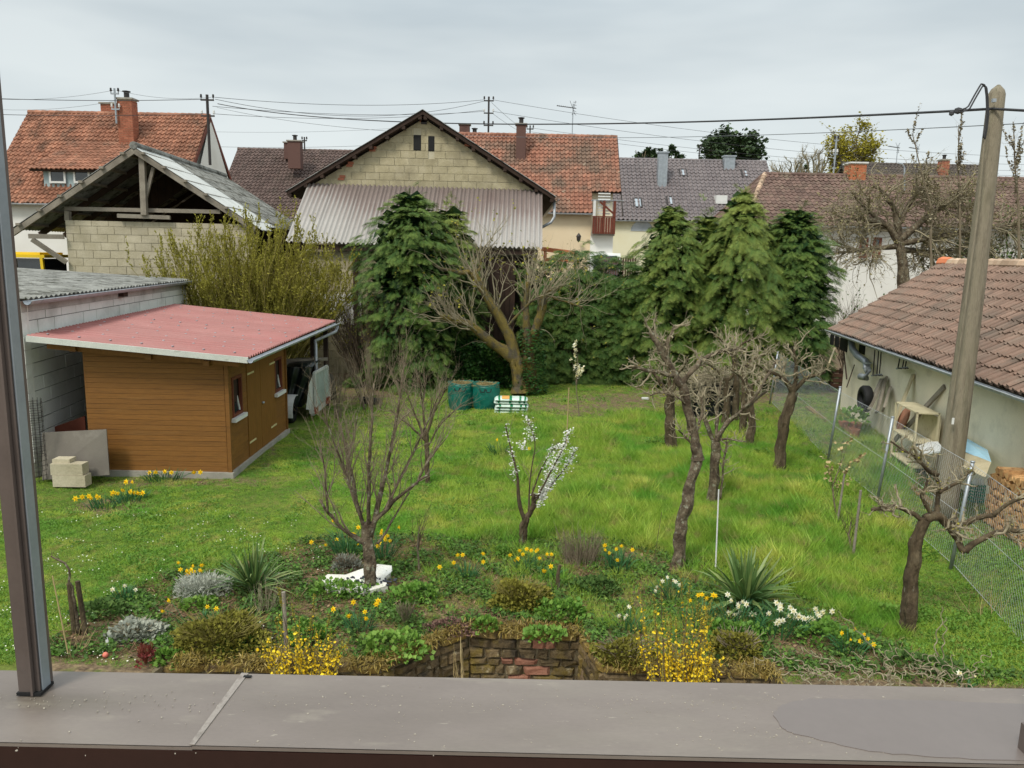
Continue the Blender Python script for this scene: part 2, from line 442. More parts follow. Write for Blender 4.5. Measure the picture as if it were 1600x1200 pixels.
def block_wall(T, name, o, u, W, H, bw, bh, mat, mortar, poly=None, depth=0.12, thick=0.24, holes=(), rng=None, jit=0.006, vary=0.0, gap=0.008, limit=300, v=None, up_to=None):
    """wall face from o along u (width W), up z; every block its own part, joints recessed; poly = convex outline (2D)"""
    rng = rng or random.Random(3)
    o = np.array(o, float); u = unit(u); v = A(0, 0, 1) if v is None else unit(v); n = np.cross(u, v)   # n towards the viewer's side
    poly = poly or [(0, 0), (W, 0), (W, H), (0, H)]
    mb = MB()
    mb.prism([o + u * p[0] + v * p[1] - n * 0.02 for p in poly], -n * thick)
    T.part('mortar', mb, mortar)
    full = MB(); g = gap
    full.hexa((g, 0, g), (bw - 2 * g, 0, 0), (0, 0, bh - 2 * g), (0, depth, 0))
    fm = full.mesh(name)
    fm.materials.append(mat)
    R3 = np.array([u, -n, v]).T
    rest = MB(); cnt = 0
    r = 0; y = 0.0
    while y < H - 0.01:
        x = -(bw / 2 if r % 2 else 0) - rng.random() * bw * 0.2
        while x < W:
            w_ = bw * (1 + (rng.random() - 0.5) * vary)
            rect = [(x + g, y + g), (x + w_ - g, y + g), (x + w_ - g, y + bh - g), (x + g, y + bh - g)]
            c = clip_poly(rect, poly)
            dj = (rng.random() - 0.5) * 2 * jit
            hit = any(h[0] < x + w_ and h[1] > x and h[2] < y + bh and h[3] > y for h in holes)
            pieces = [c] if c else []
            if hit and c:
                pieces = []; iv = [(x + g, x + w_ - g)]
                for h in holes:
                    if h[0] < x + w_ and h[1] > x and h[2] < y + bh and h[3] > y:
                        iv = [s_ for a_, b_ in iv for s_ in ((a_, min(b_, h[0])), (max(a_, h[1]), b_))]
                for lo, hi in iv:
                    if hi - lo > 0.04:
                        q = clip_poly([(lo, y + g), (hi, y + g), (hi, y + bh - g), (lo, y + bh - g)], poly)
                        if q: pieces.append(q)
            for q in pieces:
                a = area2(q)
                if a < bw * bh * 0.06: continue
                base = o + n * dj
                if abs(a - (bw - 2 * g) * (bh - 2 * g)) < 1e-4 and vary == 0:
                    if cnt < limit: T.inst(name, fm, base + u * x + v * y, R3)
                    else: rest.scatter([o_ for o_ in (A(g, 0, g), A(bw - g, 0, g), A(bw - g, 0, bh - g), A(g, 0, bh - g), A(g, depth, g), A(bw - g, depth, g), A(bw - g, depth, bh - g), A(g, depth, bh - g))],
                                       [(0, 1, 2, 3), (0, 4, 5, 1), (3, 2, 6, 7), (0, 3, 7, 4), (1, 5, 6, 2)], R3[None], [base + u * x + v * y])
                else:
                    m2 = MB(); m2.prism([base + u * p[0] + v * p[1] for p in q], -n * depth)
                    if cnt < limit: T.part(name, m2, mat)
                    else: rest.prism([base + u * p[0] + v * p[1] for p in q], -n * depth)
                cnt += 1
            x += w_
        y += bh; r += 1
    if rest.n: T.part(name + '_rest', rest, mat, kind='stuff')

# roof tile: pan-and-roll profile, lower end lifted over the next course
_px = [0.0, 0.22, 0.45, 0.6, 0.78, 0.95, 1.04]
_pz = [0.022, 0.0, 0.0, 0.03, 0.062, 0.045, 0.02]
def tile_template(tw, tl, roll=1.0):
    V = []; F = []
    k = len(_px)
    for (y, dz) in ((-0.035, -0.004), (-0.035, 0.045), (tl * 1.05, 0.0)):
        for x, z in zip(_px, _pz):
            V.append((x * tw, y, z * roll * tw / 0.25 + dz * (1.3 if roll > 1.3 else 1)))
    for r in range(2):
        for i in range(k - 1):
            a = r * k + i
            F.append((a, a + 1, a + k + 1, a + k))
    return np.array(V), np.array(F)
def inside(poly, x, y):
    c = False; n = len(poly)
    for i in range(n):
        a, b = poly[i], poly[(i + 1) % n]
        if (a[1] > y) != (b[1] > y) and x < (b[0] - a[0]) * (y - a[1]) / (b[1] - a[1] + 1e-12) + a[0]: c = not c
    return c
def tiled_slope(T, poly3, tw, tl, mat, parts=0, under=True, roll=1.0, thick=0.1, name='roof_tiles', parent=None, seed=1, wear=1.0):
    """poly3: convex outline; first two points are the eave, left to right as seen from outside"""
    rng = np.random.default_rng(seed)
    p = [np.array(q, float) for q in poly3]
    u = unit(p[1] - p[0]); n = unit(np.cross(u, p[2] - p[1])); v = np.cross(n, u)
    if n[2] < 0: n = -n; v = -v
    q2 = [((a - p[0]) @ u, (a - p[0]) @ v) for a in p]
    if under:
        mb = MB(); mb.prism([a - n * 0.01 for a in p], -n * thick)
        T.part('roof_deck', mb, m_under, parent=parent)
    W = max(a[0] for a in q2); x0 = min(a[0] for a in q2); Hh = max(a[1] for a in q2)
    nx = int(round((W - x0) / tw)); ny = max(1, int(round(Hh / tl))); tw2 = (W - x0) / nx; tl2 = Hh / ny
    TV, TF = tile_template(tw2, tl2, roll)
    M3 = np.array([u, v, n]).T
    pos = []
    for j in range(ny):
        for i in range(nx):
            if inside(q2, x0 + (i + 0.5) * tw2, (j + 0.5) * tl2):
                pos.append(p[0] + u * (x0 + i * tw2) + v * (j * tl2) + n * 0.012)
    pos = np.array(pos)
    N = len(pos)
    jz = rng.normal(0, 0.004, N)
    jz = jz + wear * (.012 + .014 * np.sin(pos[:, 0] * .9 + pos[:, 1] * .5) + .01 * np.sin(pos[:, 1] * 1.7)); sl = rng.normal(0, 0.006 + .005 * wear, N) - wear * (rng.random(N) < .012) * .06
    pos = pos + n[None] * jz[:, None] + v[None] * sl[:, None]
    if parts:
        order = np.argsort(np.linalg.norm(pos - A(0, 0, CAM_Z), axis=1) + np.where(pos[:, 0] / np.maximum(pos[:, 1], .1) > 0.70, 100, 0))
        me = MB().add(TV, TF).mesh('tile', smooth=False); me.materials.append(mat)
        for i in order[:parts]: T.inst('tile', me, pos[i], M3, parent=parent)
        pos = pos[order[parts:]]
    mb = MB(); mb.scatter(TV, TF, np.broadcast_to(M3, (len(pos), 3, 3)), pos, rng.random(len(pos)))
    if len(pos): T.part(name, mb, mat, kind='stuff', parent=parent)
    return u, v, n
def ridge_caps(T, a, b, mat, r=0.11, L=0.36, name='ridge', parent=None):
    a = np.array(a, float); b = np.array(b, float); d = unit(b - a); n = max(1, int(np.linalg.norm(b - a) / L))
    st = (b - a) / n
    Pt = np.array([[a + st * i - st * 0.04, a + st * (i + 1.05)] for i in range(n)])
    Rd = np.array([[r * 1.12, r * 0.92]] * n)
    mb = MB(); mb.tubes(Pt, Rd, 8)
    T.part(name, mb, mat, parent=parent)
def corrugated(o, u, W, v, Hh, amp, wave, seg=4, sag=0.0, jit=0):
    """sheet from o: corrugations run along v, waves along u; returns MB (two skins 4 mm apart)"""
    o = np.array(o, float); u = unit(u); v = np.array(unit(v)); n = unit(np.cross(u, v)); n = n if n[2] > 0 else -n
    nx = int(W / wave * seg) + 1
    xs = np.linspace(0, W, nx); ys = np.linspace(0, Hh, 5)
    X, Y = np.meshgrid(xs, ys)
    Z = amp * np.sin(X / wave * 2 * math.pi)
    mb = MB()
    for dz, fl in ((0, False), (-0.006, True)):
        V = o + X[..., None] * u + Y[..., None] * v + (Z + dz)[..., None] * n
        idx = np.arange(V.shape[0] * V.shape[1]).reshape(X.shape)
        F = np.stack([idx[:-1, :-1], idx[:-1, 1:], idx[1:, 1:], idx[1:, :-1]], -1).reshape(-1, 4)
        if fl: F = F[:, ::-1]
        mb.add(V.reshape(-1, 3), F)
    return mb
def window(T, c, u, w, h, n, frame=None, glass=None, sill=True, bars=0, fw=0.06, tilt=0, sillmat=None):
    """window centred on c in a wall with outward normal n: frame part with pane and sill"""
    frame = frame or m_white; glass = glass or m_glass
    c = np.array(c, float); u = unit(u); n = unit(n); v = np.cross(n, u); v = v if v[2] > 0 else -v
    o = c - u * w / 2 - v * h / 2
    mb = MB(); d = n * 0.05
    mb.hexa(o, u * fw, v * h, d); mb.hexa(o + u * (w - fw), u * fw, v * h, d)
    mb.hexa(o + u * fw, u * (w - 2 * fw), v * fw, d); mb.hexa(o + u * fw + v * (h - fw), u * (w - 2 * fw), v * fw, d)
    for b in range(bars):
        x = fw + (w - 2 * fw) * (b + 1) / (bars + 1) - fw / 3
        mb.hexa(o + u * x + v * fw, u * fw * 0.66, v * (h - 2 * fw), d * 0.8)
    wd = T.part('window', mb, frame)
    g = MB(); g.hexa(o + u * fw * 0.5 + v * fw * 0.5 + n * 0.004, u * (w - fw), v * (h - fw), n * 0.012)
    T.part('pane', g, glass, parent=wd)
    if sill:
        s_ = MB(); s_.hexa(o - u * 0.05 - v * 0.05, u * (w + 0.1), v * 0.045, n * 0.12)
        T.part('sill', s_, sillmat or m_white, parent=wd)
    return wd
def chimney(T, c, w, d, z0, z1, mat, cap=None, name='chimney', brick=True, pot=True):
    mb = MB()
    if brick:
        bh = 0.085; nlay = int((z1 - z0) / bh); rr = random.Random(5)
        core = MB(); core.box((c[0], c[1], (z0 + z1) / 2), (w - 0.03, d - 0.03, z1 - z0), 0.5)
        for k in range(nlay):
            z = z0 + k * bh
            for (ax, L, off) in ((0, w, d), (1, d, w)):
                m = max(2, int(round(L / 0.25))); s0 = L / m; sh = (k % 2) * 0.5
                for i in range(m + (k % 2)):
                    a = max(0, (i - sh) * s0); b = min(L, (i + 1 - sh) * s0)
                    if b - a < 0.03: continue
                    for sgn in (-1, 1):
                        cx = -L / 2 + (a + b) / 2
                        p = [c[0], c[1], z + bh / 2]; p[ax] += cx; p[1 - ax] += sgn * (off / 2 - 0.02)
                        dm = [0, 0, bh - 0.012]; dm[ax] = b - a - 0.012; dm[1 - ax] = 0.05
                        mb.box(p, dm)
        ch = T.part(name, mb, mat); T.part('chimney_core', core, m_mortar, parent=ch)
    else:
        mb.box((c[0], c[1], (z0 + z1) / 2), (w, d, z1 - z0)); ch = T.part(name, mb, mat)
    cp = MB(); cp.box((c[0], c[1], z1 + 0.04), (w + 0.14, d + 0.14, 0.08))
    T.part('chimney_cap', cp, cap or m_concrete, parent=ch)
    if pot:
        pt = MB(); pt.lathe((c[0], c[1], z1 + 0.08), [(0, 0), (0.13, 0), (0.13, 0.3), (0.2, 0.32), (0.2, 0.36), (0, 0.4)], 10)
        T.part('chimney_pot', pt, m_dark_metal, parent=ch)
    return ch
def gable_house(name, label, group, zr, x0, x1, yf, yr, yb, ze_f, ze_b, wallmat, tilemat, tw=0.3, tl=0.36, over=0.35, seed=1, verge=None, cut=None, cuth=.25):
    """ridge along x at height zr, depth yr; front eave yf at ze_f, rear eave yb at ze_b"""
    T = Thing(name, label, 'house', ((x0 + x1) / 2, (yf + yb) / 2, 0), group)
    sf = (zr - ze_f) / (yr - yf); sb = (zr - ze_b) / (yb - yr)
    wy0, wy1 = yf + over, yb - over
    wz0, wz1 = ze_f + over * sf - 0.14, ze_b + over * sb - 0.14
    mb = MB()
    mb.prism([(x0 + over, wy0, 0), (x0 + over, wy1, 0), (x0 + over, wy1, wz1), (x0 + over, yr, zr - 0.16), (x0 + over, wy0, wz0)], ((cut or x1 - over) - x0 - over, 0, 0))
    if cut: mb.prism([(cut + .01, wy0 + 1.8, 0), (cut + .01, wy1, 0), (cut + .01, wy1, wz1), (cut + .01, yr, zr - 0.16), (cut + .01, wy0 + 1.8, wz0 + 1.8 * sf)], (x1 - over - cut - .01, 0, 0))
    T.part('wall', mb, wallmat)
    xc = cut if cut else x1
    tiled_slope(T, [(x0, yf, ze_f), (xc, yf, ze_f), (xc, yr, zr), (x0, yr, zr)], tw, tl, tilemat, seed=seed, roll=1.5)
    if cut:
        yc = yf + cuth * (yr - yf); zc = ze_f + cuth * (zr - ze_f)
        tiled_slope(T, [(xc, yc, zc), (x1, yc, zc), (x1, yr, zr), (xc, yr, zr)], tw, tl, tilemat, seed=seed + 5, roll=1.5, name='side_roof_tiles')
    tiled_slope(T, [(x1, yb, ze_b), (x0, yb, ze_b), (x0, yr, zr), (x1, yr, zr)], tw * 1.5, tl * 1.5, tilemat, seed=seed + 1, name='rear_roof_tiles')
    ridge_caps(T, (x0, yr, zr + 0.03), (x1, yr, zr + 0.03), tilemat, 0.13)
    for nm, x in (('verge_board', x0 - 0.02), ('verge_board', x1 + 0.02)):
        m = MB()
        m.beam((x, yf, ze_f - 0.09), (x, yr, zr - 0.09), 0.04, 0.2); m.beam((x, yr, zr - 0.09), (x, yb, ze_b - 0.09), 0.04, 0.2)
        T.part(nm, m, verge or m_dark_metal)
    gutter(T, (x0, yf - 0.07, ze_f - 0.02), (xc, yf - 0.07, ze_f - 0.02))
    return T
def gutter(T, a, b, r=0.07, mat=None, name='gutter'):
    """half-round channel open at the top"""
    a = np.array(a, float); b = np.array(b, float); d = unit(b - a); s_ = unit(np.cross(d, (0, 0, 1)))
    an = np.linspace(0, math.pi, 8)
    prof = [(r * math.cos(t), -r * math.sin(t)) for t in an] + [((r - 0.008) * math.cos(t), -(r - 0.008) * math.sin(t)) for t in an[::-1]]
    V = [a + s_ * p[0] + A(0, 0, p[1]) for p in prof] + [b + s_ * p[0] + A(0, 0, p[1]) for p in prof]
    k = len(prof)
    F = [(i, (i + 1) % k, k + (i + 1) % k, k + i) for i in range(k)]
    mb = MB().add(V, F)
    L = np.linalg.norm(b - a)
    mb.tubes(np.array([[a + d * t + s_ * r, a + d * (t + 0.02) + s_ * r] for t in np.arange(0.4, L, 0.7)]), np.full((len(np.arange(0.4, L, 0.7)), 2), 0.012), 5)
    mb.tube([a + s_ * r, b + s_ * r], 0.011, 6)
    return T.part(name, mb, mat or m_zinc)
def mast(name, label, x, y, z0, z1, arms=2, aw=0.7, r=0.05, group='roof masts carrying insulators', mat=None, antenna=False):
    T = Thing(name, label, 'mast' if not antenna else 'antenna', (x, y, z0), group)
    mb = MB(); mb.tube([(x, y, z0), (x, y, z1)], r, 8); T.part('pole', mb, mat or m_dark_metal)
    if antenna:
        bm = MB(); z = z1 - 0.25
        bm.tube([(x - 1.0 * aw, y, z + 0.12), (x + 0.2 * aw, y, z - 0.02)], 0.025, 5)
        for t in np.linspace(0.0, 1, 10):
            c = A(x - 0.95 * aw * (1 - t) + 0.1 * aw * t, y, z + 0.12 - 0.12 * t)
            bm.tube([c - A(0, 0.25, 0), c + A(0, 0.25, 0)], 0.008, 4)
        for dz in (-0.3, -0.15, 0.15, 0.3): bm.tube([(x, y - 0.2, z + dz), (x + 0.22 * aw, y + 0.2, z + dz * 1.3)], 0.012, 4)
        bm.tube([(x - .05, y, z - .4), (x + .15, y, z + .42)], 0.012, 4); bm.tube([(x + .15, y, z - .4), (x - .2, y, z + .42)], 0.012, 4)
        T.part('aerial', bm, m_dark_metal)
        return T
    for k in range(arms):
        z = z1 - 0.25 - k * 0.75
        ab = MB(); ab.box((x, y, z), (aw, 0.07, 0.07)); cr = T.part('crossarm', ab, mat or m_dark_metal)
        for sx in (-1, 1):
            ib = MB(); c = (x + sx * aw * 0.46, y, z + 0.03)
            ib.lathe(c, [(0, 0), (0.02, 0), (0.02, 0.08), (0.06, 0.09), (0.06, 0.13), (0.035, 0.15), (0.055, 0.17), (0.04, 0.24), (0, 0.25)], 8)
            T.part('insulator', ib, m_white if k % 2 else m_dark_metal, parent=cr)
    return T
def cable(label, a, b, sag, r=0.012, mat=None, group='overhead cables crossing the sky', n=24):
    a = np.array(a, float); b = np.array(b, float)
    t = np.linspace(0, 1, n)[:, None]
    p = a + (b - a) * t; p[:, 2] -= sag * 4 * (t[:, 0] * (1 - t[:, 0]))
    mb = MB(); mb.tube(p - 0, r, 5)
    return single('overhead_cable', label, 'cable', mb, mat or m_cable, (a + b) / 2, group)
m_cable = M('cable_sheath', [(52, 52, 54), (64, 64, 66)], 1, fine=0, rough=0.6)
m_cable_thin = M('bare_wire', [(92, 96, 98), (104, 108, 110)], 1, fine=0, rough=0.5)
# ================================================================ GROUND
# retaining wall line (front edge of the raised bed), as seen: world (x, y)
WALL = [(-6.5, 6.5), (-3.55, 6.55), (-3.4, 7.02), (-1.25, 7.08), (-0.72, 7.62), (-0.42, 7.84), (0.80, 7.82), (0.97, 7.16), (2.65, 7.1), (2.8, 6.6), (7.2, 6.5)]
def wall_y(x):
    return np.interp(x, [w[0] for w in WALL], [w[1] for w in WALL])
def bed_top_px(px):
    return np.interp(px, [0, 130, 200, 260, 330, 430, 480, 620, 700, 860, 940, 1060, 1130, 1210, 1300, 1380, 1450, 1600],
                     [1080, 960, 925, 900, 895, 865, 845, 835, 845, 850, 845, 870, 880, 905, 950, 990, 1040, 1060])
def ell(px, py, cx, cy, rx, ry):
    return np.clip(1.6 - np.sqrt(((px - cx) / rx) ** 2 + ((py - cy) / ry) ** 2), 0, 1)
def soil_mask(X, Y):
    """bare earth where the garden shows it"""
    px, py = proj(X, Y, 0.0)
    m = np.zeros_like(X)
    m = np.maximum(m, 0.72 * np.clip((py - bed_top_px(px)) / 12, 0, 1) * (Y < 12) * (Y > 5))
    for e, s in (((170, 790, 60, 14), .75), ((930, 632, 118, 18), .66), ((560, 600, 130, 38), .7), ((620, 650, 60, 18), .5), ((1230, 650, 90, 30), .45), ((1130, 610, 160, 25), .7),
                 ((290, 752, 170, 9), .55), ((1250, 690, 60, 40), .3), ((420, 715, 20, 26), .4), ((1400, 930, 90, 30), .4), ((1330, 780, 60, 70), .45), ((1290, 700, 50, 40), .4), ((700, 665, 60, 10), .4), ((740, 860, 60, 12), .5), ((1500, 940, 70, 25), .35)):
        m = np.maximum(m, s * ell(px, py, *e))
    m = np.maximum(m, 0.85 * ((Y > 24.6) & (Y < 60)))
    m = np.maximum(m, 0.42 * ((X > 7.0 + (Y - 10) * 0.12) & (Y < 26)))
    m = np.maximum(m, 1.0 * (Y < wall_y(X)) )
    return m
xs = np.concatenate([[-900, -300, -120, -60, -40, -28, -20, -15, -12, -10.5], np.arange(-9.5, 10.6, 0.14), [11.5, 13, 16, 20, 28, 40, 60, 120, 300, 900]])
ys = np.concatenate([[-60, -20, -5, 0, 3, 5, 6], np.arange(6.6, 9.0, 0.1), np.arange(9.0, 26.0, 0.16), [27, 29, 32, 36, 42, 50, 65, 90, 140, 250, 500, 1500]])
GX, GY = np.meshgrid(xs, ys)
def hills(X, Y):
    return 0.035 * np.sin(X * 0.9 + 1.3) * np.cos(Y * 0.7) + 0.02 * np.sin(X * 2.3 + Y * 1.7)
GZ = hills(GX, GY) * (GY < 26)
GZ = np.where(GY < wall_y(GX) + 0.06, -1.25, GZ)
GZ = np.where(GY >= 26, 0.0, GZ)
gmb = MB()
gi = np.arange(GX.size).reshape(GX.shape)
gmb.add(np.stack([GX, GY, GZ], -1).reshape(-1, 3), np.stack([gi[:-1, :-1], gi[:-1, 1:], gi[1:, 1:], gi[1:, :-1]], -1).reshape(-1, 4), soil_mask(GX, GY).reshape(-1))
m_ground = M('lawn_ground', [(66, 84, 24), (84, 100, 34), (102, 106, 46)], 1.3, patches=[((100, 102, 50), 2.5, 0.55, 0.7, 0.5)],
             attr_mix=('tint', [(84, 68, 52), (124, 106, 80)], 3.0), bump=0.6, bscale=18, fine=0.3, fscale=30, rough=0.95)
ground = link('ground', gmb.mesh('ground', smooth=True), None, (0, 0, 0), m_ground, 'structure')
def gz(x, y): return float(hills(np.array(x), np.array(y))) if y < 26 else 0.0

# ================================================================ RETAINING WALL (recess in the bed)
m_stone = M('wall_sandstone', [(78, 66, 48), (106, 90, 64), (62, 54, 42)], 5, objr=0.35, patches=[((104, 88, 26), 4, 0.5, 0.65, 0.7), ((168, 156, 128), 9, 0.6, 0.68, 0.6), ((50, 42, 34), 3, 0.6, 0.7, 0.6)], bump=0.9, bscale=22, fine=0.25)
m_oldbrick = M('old_brick', [(142, 96, 76), (156, 112, 92)], 6, objr=0.25, patches=[((96, 78, 56), 8, 0.55, 0.66, 0.7)], bump=0.7)
m_oldmortar = M('dark_mortar', [(96, 84, 64), (128, 116, 92)], 6, bump=0.8, patches=[((80, 74, 30), 5, 0.52, 0.66, 0.6)])
m_moss_stone = M('mossy_coping', [(112, 92, 46), (126, 104, 50), (98, 84, 50)], 5, objr=0.2, patches=[((90, 74, 54), 6, 0.46, 0.6, 0.85), ((70, 80, 30), 9, 0.58, 0.68, 0.5)], bump=0.9, bscale=30, fine=0.25)
rw = Thing('retaining_wall', 'mossy stone and brick retaining wall with a recess below the flower bed', 'wall', (0.2, 7.6, 0))
rr = random.Random(11)
def bev_stone(a, u, w, v, h, n, d, rr):
    """rough block: eight corners nudged, front face split in the middle"""
    mb = MB()
    j = lambda s: (rr.random() - .5) * s
    o = np.array(a, float); V = []
    for (x, y) in ((0, 0), (1, 0), (1, 1), (0, 1)): V.append(o + u * (w * x + j(.03)) + v * (h * y + j(.02)) - n * d)
    for (x, y) in ((0, 0), (1, 0), (1, 1), (0, 1)): V.append(o + u * (w * x + j(.03)) + v * (h * y + j(.02)) - n * (.01 + rr.random() * .012))
    for (x, y) in ((.12, .15), (.88, .15), (.88, .85), (.12, .85)): V.append(o + u * (w * x + j(.03)) + v * (h * y + j(.02)) + n * (.012 + rr.random() * .025))
    F = [(4, 5, 9, 8), (5, 6, 10, 9), (6, 7, 11, 10), (7, 4, 8, 11), (8, 9, 10, 11), (0, 1, 5, 4), (1, 2, 6, 5), (2, 3, 7, 6), (3, 0, 4, 7)]
    mb.add(V, F); return mb
for si in range(len(WALL) - 1):
    a, b = A(*WALL[si], 0), A(*WALL[si + 1], 0)
    d = b - a; L = np.linalg.norm(d); u = d / L; n = np.cross(u, A(0, 0, 1))
    mb = MB(); mb.hexa(a - n * 0.02 - A(0, 0, 1.3), u * L, -n * 0.22, A(0, 0, 1.28)); rw.part('mortar', mb, m_oldmortar)
    lo, hi = 0, L
    if a[0] < -3.45 or b[0] > 2.7: continue
    z = -0.075
    depth_lim = -0.95 if 4 <= si <= 6 else -0.3
    while z > depth_lim:
        h = 0.08 + rr.random() * 0.07; x = lo
        while x < hi - 0.05:
            w = min(hi - x, 0.10 + rr.random() * 0.26)
            br = (si == 5 and 0.35 < x < 0.95 and rr.random() < 0.3)
            rw.part('stone' if not br else 'brick', bev_stone(a + u * (x + .008) + A(0, 0, z - h + .008), u, w - .016, A(0, 0, 1), h - .016, n, 0.1, rr), m_oldbrick if br else m_stone)
            x += w
        z -= h
    # mossy coping stones
    x = lo
    while x < hi - 0.05:
        w = min(hi - x, 0.3 + rr.random() * 0.25)
        mb = bev_stone(a + u * (x + .005) + A(0, 0, -0.075 + rr.random() * .02), u, w - .01, A(0, 0, 1), 0.075, n, 0.2 + rr.random() * .04, rr)
        rw.part('coping_stone', mb, m_moss_stone)
        x += w

# ================================================================ LEDGE AND POST WE LOOK OVER
m_ledge = M('painted_coping', [(116, 106, 99), (124, 114, 106)], 1.5, stretch=(.5, 1.6, 1), tint=[(120, 110, 103), (106, 97, 88), (84, 76, 62)], rough=0.42, spec=0.45, fine=0.05, fscale=200, patches=[((176, 168, 152), 60, 0.66, 0.72, 0.45), ((136, 128, 116), 4, 0.45, 0.7, 0.6), ((96, 87, 80), 2.6, 0.45, 0.7, 0.6), ((150, 142, 126), 13, 0.62, 0.76, 0.4)])
m_ledge_front = M('painted_fascia', [(44, 28, 24), (54, 34, 28)], 3, rough=0.5, fine=0.08)
m_post_brown = M('brown_profile', [(98, 88, 83), (108, 97, 91)], 8, rough=0.35, metal=0.3, fine=0.06, fscale=150)
m_post_grey = M('blue_grey_flange', [(140, 150, 156), (154, 162, 168)], 8, rough=0.35, metal=0.4, fine=0.06, fscale=150)
zl = 3.45
oa, ob = G(0, 1048, zl), G(1600, 1078, zl); ia, ib = G(0, 1160, zl), G(1600, 1196, zl)
def ext(a, b, t): return a + (b - a) * t
oA, oB, iA, iB = ext(oa, ob, -.4), ext(oa, ob, 1.5), ext(ia, ib, -.4), ext(ia, ib, 1.5)
sA, sB = G(383, 1054, zl), G(300, 1166, zl)
T = Thing('window_ledge', 'brown painted metal ledge with a damp patch in front of the garden', 'ledge', (0, 1.0, 3.3))
for (q, zz) in (([oA, sA, sB, iA], 0.0), ([sA, oB, iB, sB], 0.0015)):
    mb = MB(); nu, nv = 90, 14; uu, vv_ = np.meshgrid(np.linspace(0, 1, nu), np.linspace(0, 1, nv)); uu = uu[..., None]; vv_ = vv_[..., None]
    V = ((q[0] * (1 - uu) + q[1] * uu) * (1 - vv_) + (q[3] * (1 - uu) + q[2] * uu) * vv_); V[..., 2] += zz
    fpt = G(60, 1088, zl); g_ = np.exp(-(((V[..., 0] - fpt[0] - .03) / .11) ** 2 + ((V[..., 1] - fpt[1] + .012) / .022) ** 2)) * .9 + .12 * np.sin(V[..., 0] * 23) * np.sin(V[..., 1] * 61)
    ix = np.arange(nu * nv).reshape(nv, nu); mb.add(V.reshape(-1, 3), np.stack([ix[1:, :-1], ix[1:, 1:], ix[:-1, 1:], ix[:-1, :-1]], -1).reshape(-1, 4), np.clip(.15 + g_, 0, 1).reshape(-1))
    mb.prism([p + A(0, 0, zz - .002) for p in q], (0, 0, -0.004), .15); T.part('coping_panel', mb, m_ledge)
rr = random.Random(77); ch = MB()
for k in range(420):
    if k < 230: px_, py_ = rr.uniform(20, 1230), rr.gauss(1096, 9)
    elif k < 330: px_ = rr.uniform(1000, 1590); py_ = rr.gauss(1150, 16)
    else: px_, py_ = rr.uniform(0, 1600), rr.uniform(1070, 1180)
    q = G(px_, py_, zl + .0022); s_ = rr.uniform(.0003, .001) * (1.6 if rr.random() < .08 else 1); a0 = rr.random() * 6
    ch.prism([q + A(math.cos(a0 + t) * s_ * rr.uniform(.5, 1.8), math.sin(a0 + t) * s_, 0) for t in (0, 1.5, 3, 4.6)], (0, 0, -.0012))
T.part('paint_chips', ch, M('pale_paint_chip', [(142, 134, 122), (176, 168, 152)], 60), kind='stuff')
mb = MB(); dd = unit(sB - sA); pp = unit(np.cross(dd, (0, 0, 1)))
mb.prism([sA - pp * .0055 + A(0, 0, .003), sB - pp * .0035 + A(0, 0, .003), sB + pp * .0035 + A(0, 0, .003), sA + pp * .0055 + A(0, 0, .003)], (0, 0, -0.0015))
T.part('seam_sealant', mb, M('old_sealant', [(126, 118, 110), (146, 138, 130), (114, 105, 98)], 60, rough=.6))
mb = MB(); q = sA + (sB - sA) * .06 + A(.008, 0, .0032); mb.box(q, (.012, .005, .0014)); T.part('chipped_spot', mb, m_black)
mb = MB(); mb.prism([iA + A(0, 0.0, -.0065), iB + A(0, 0.0, -.0065), iB + A(0, 0.002, -.055), iA + A(0, 0.002, -.055)], (0, 0.02, 0)); T.part('fascia', mb, m_ledge_front)
mb = MB(); mb.prism([oA + A(0, -0.01, -.012), oB + A(0, -0.01, -.012), oB + A(0, -0.01, -.06), oA + A(0, -0.01, -.06)], (0, -0.012, 0)); T.part('drip_edge', mb, m_ledge_front)
mb = MB(); mb.prism([iA + A(0, -0.03, -.07), iB + A(0, -0.03, -.07), iB + A(0, .1, -.07), iA + A(0, .1, -.07)], (0, 0, -.3)); T.part('parapet', mb, M('parapet_paint', [(120, 112, 106), (132, 124, 116)], 3))
# damp stain outline on the ledge is a thin film of water
m_wet = M('rain_water_film', [(107, 98, 93), (113, 104, 99)], 2, rough=0.3, spec=0.5, fine=0.03)
st = [(1209, 1118), (1215, 1106), (1232, 1097), (1262, 1092), (1320, 1092), (1400, 1093), (1500, 1096), (1640, 1102), (1640, 1189), (1560, 1187), (1500, 1184), (1430, 1180), (1360, 1174), (1320, 1166), (1285, 1156), (1250, 1148), (1232, 1143), (1216, 1131)]
rr = random.Random(4); pts = []
for i in range(len(st)):
    a, b = st[i], st[(i + 1) % len(st)]
    for k in range(4):
        t = k / 4
        pts.append(G(a[0] + (b[0] - a[0]) * t + rr.uniform(-2, 2), a[1] + (b[1] - a[1]) * t + rr.uniform(-1, 1), zl + 0.0024))
mb = MB(); mb.prism(pts, (0, 0, -0.0012)); T.part('water_film', mb, m_wet)
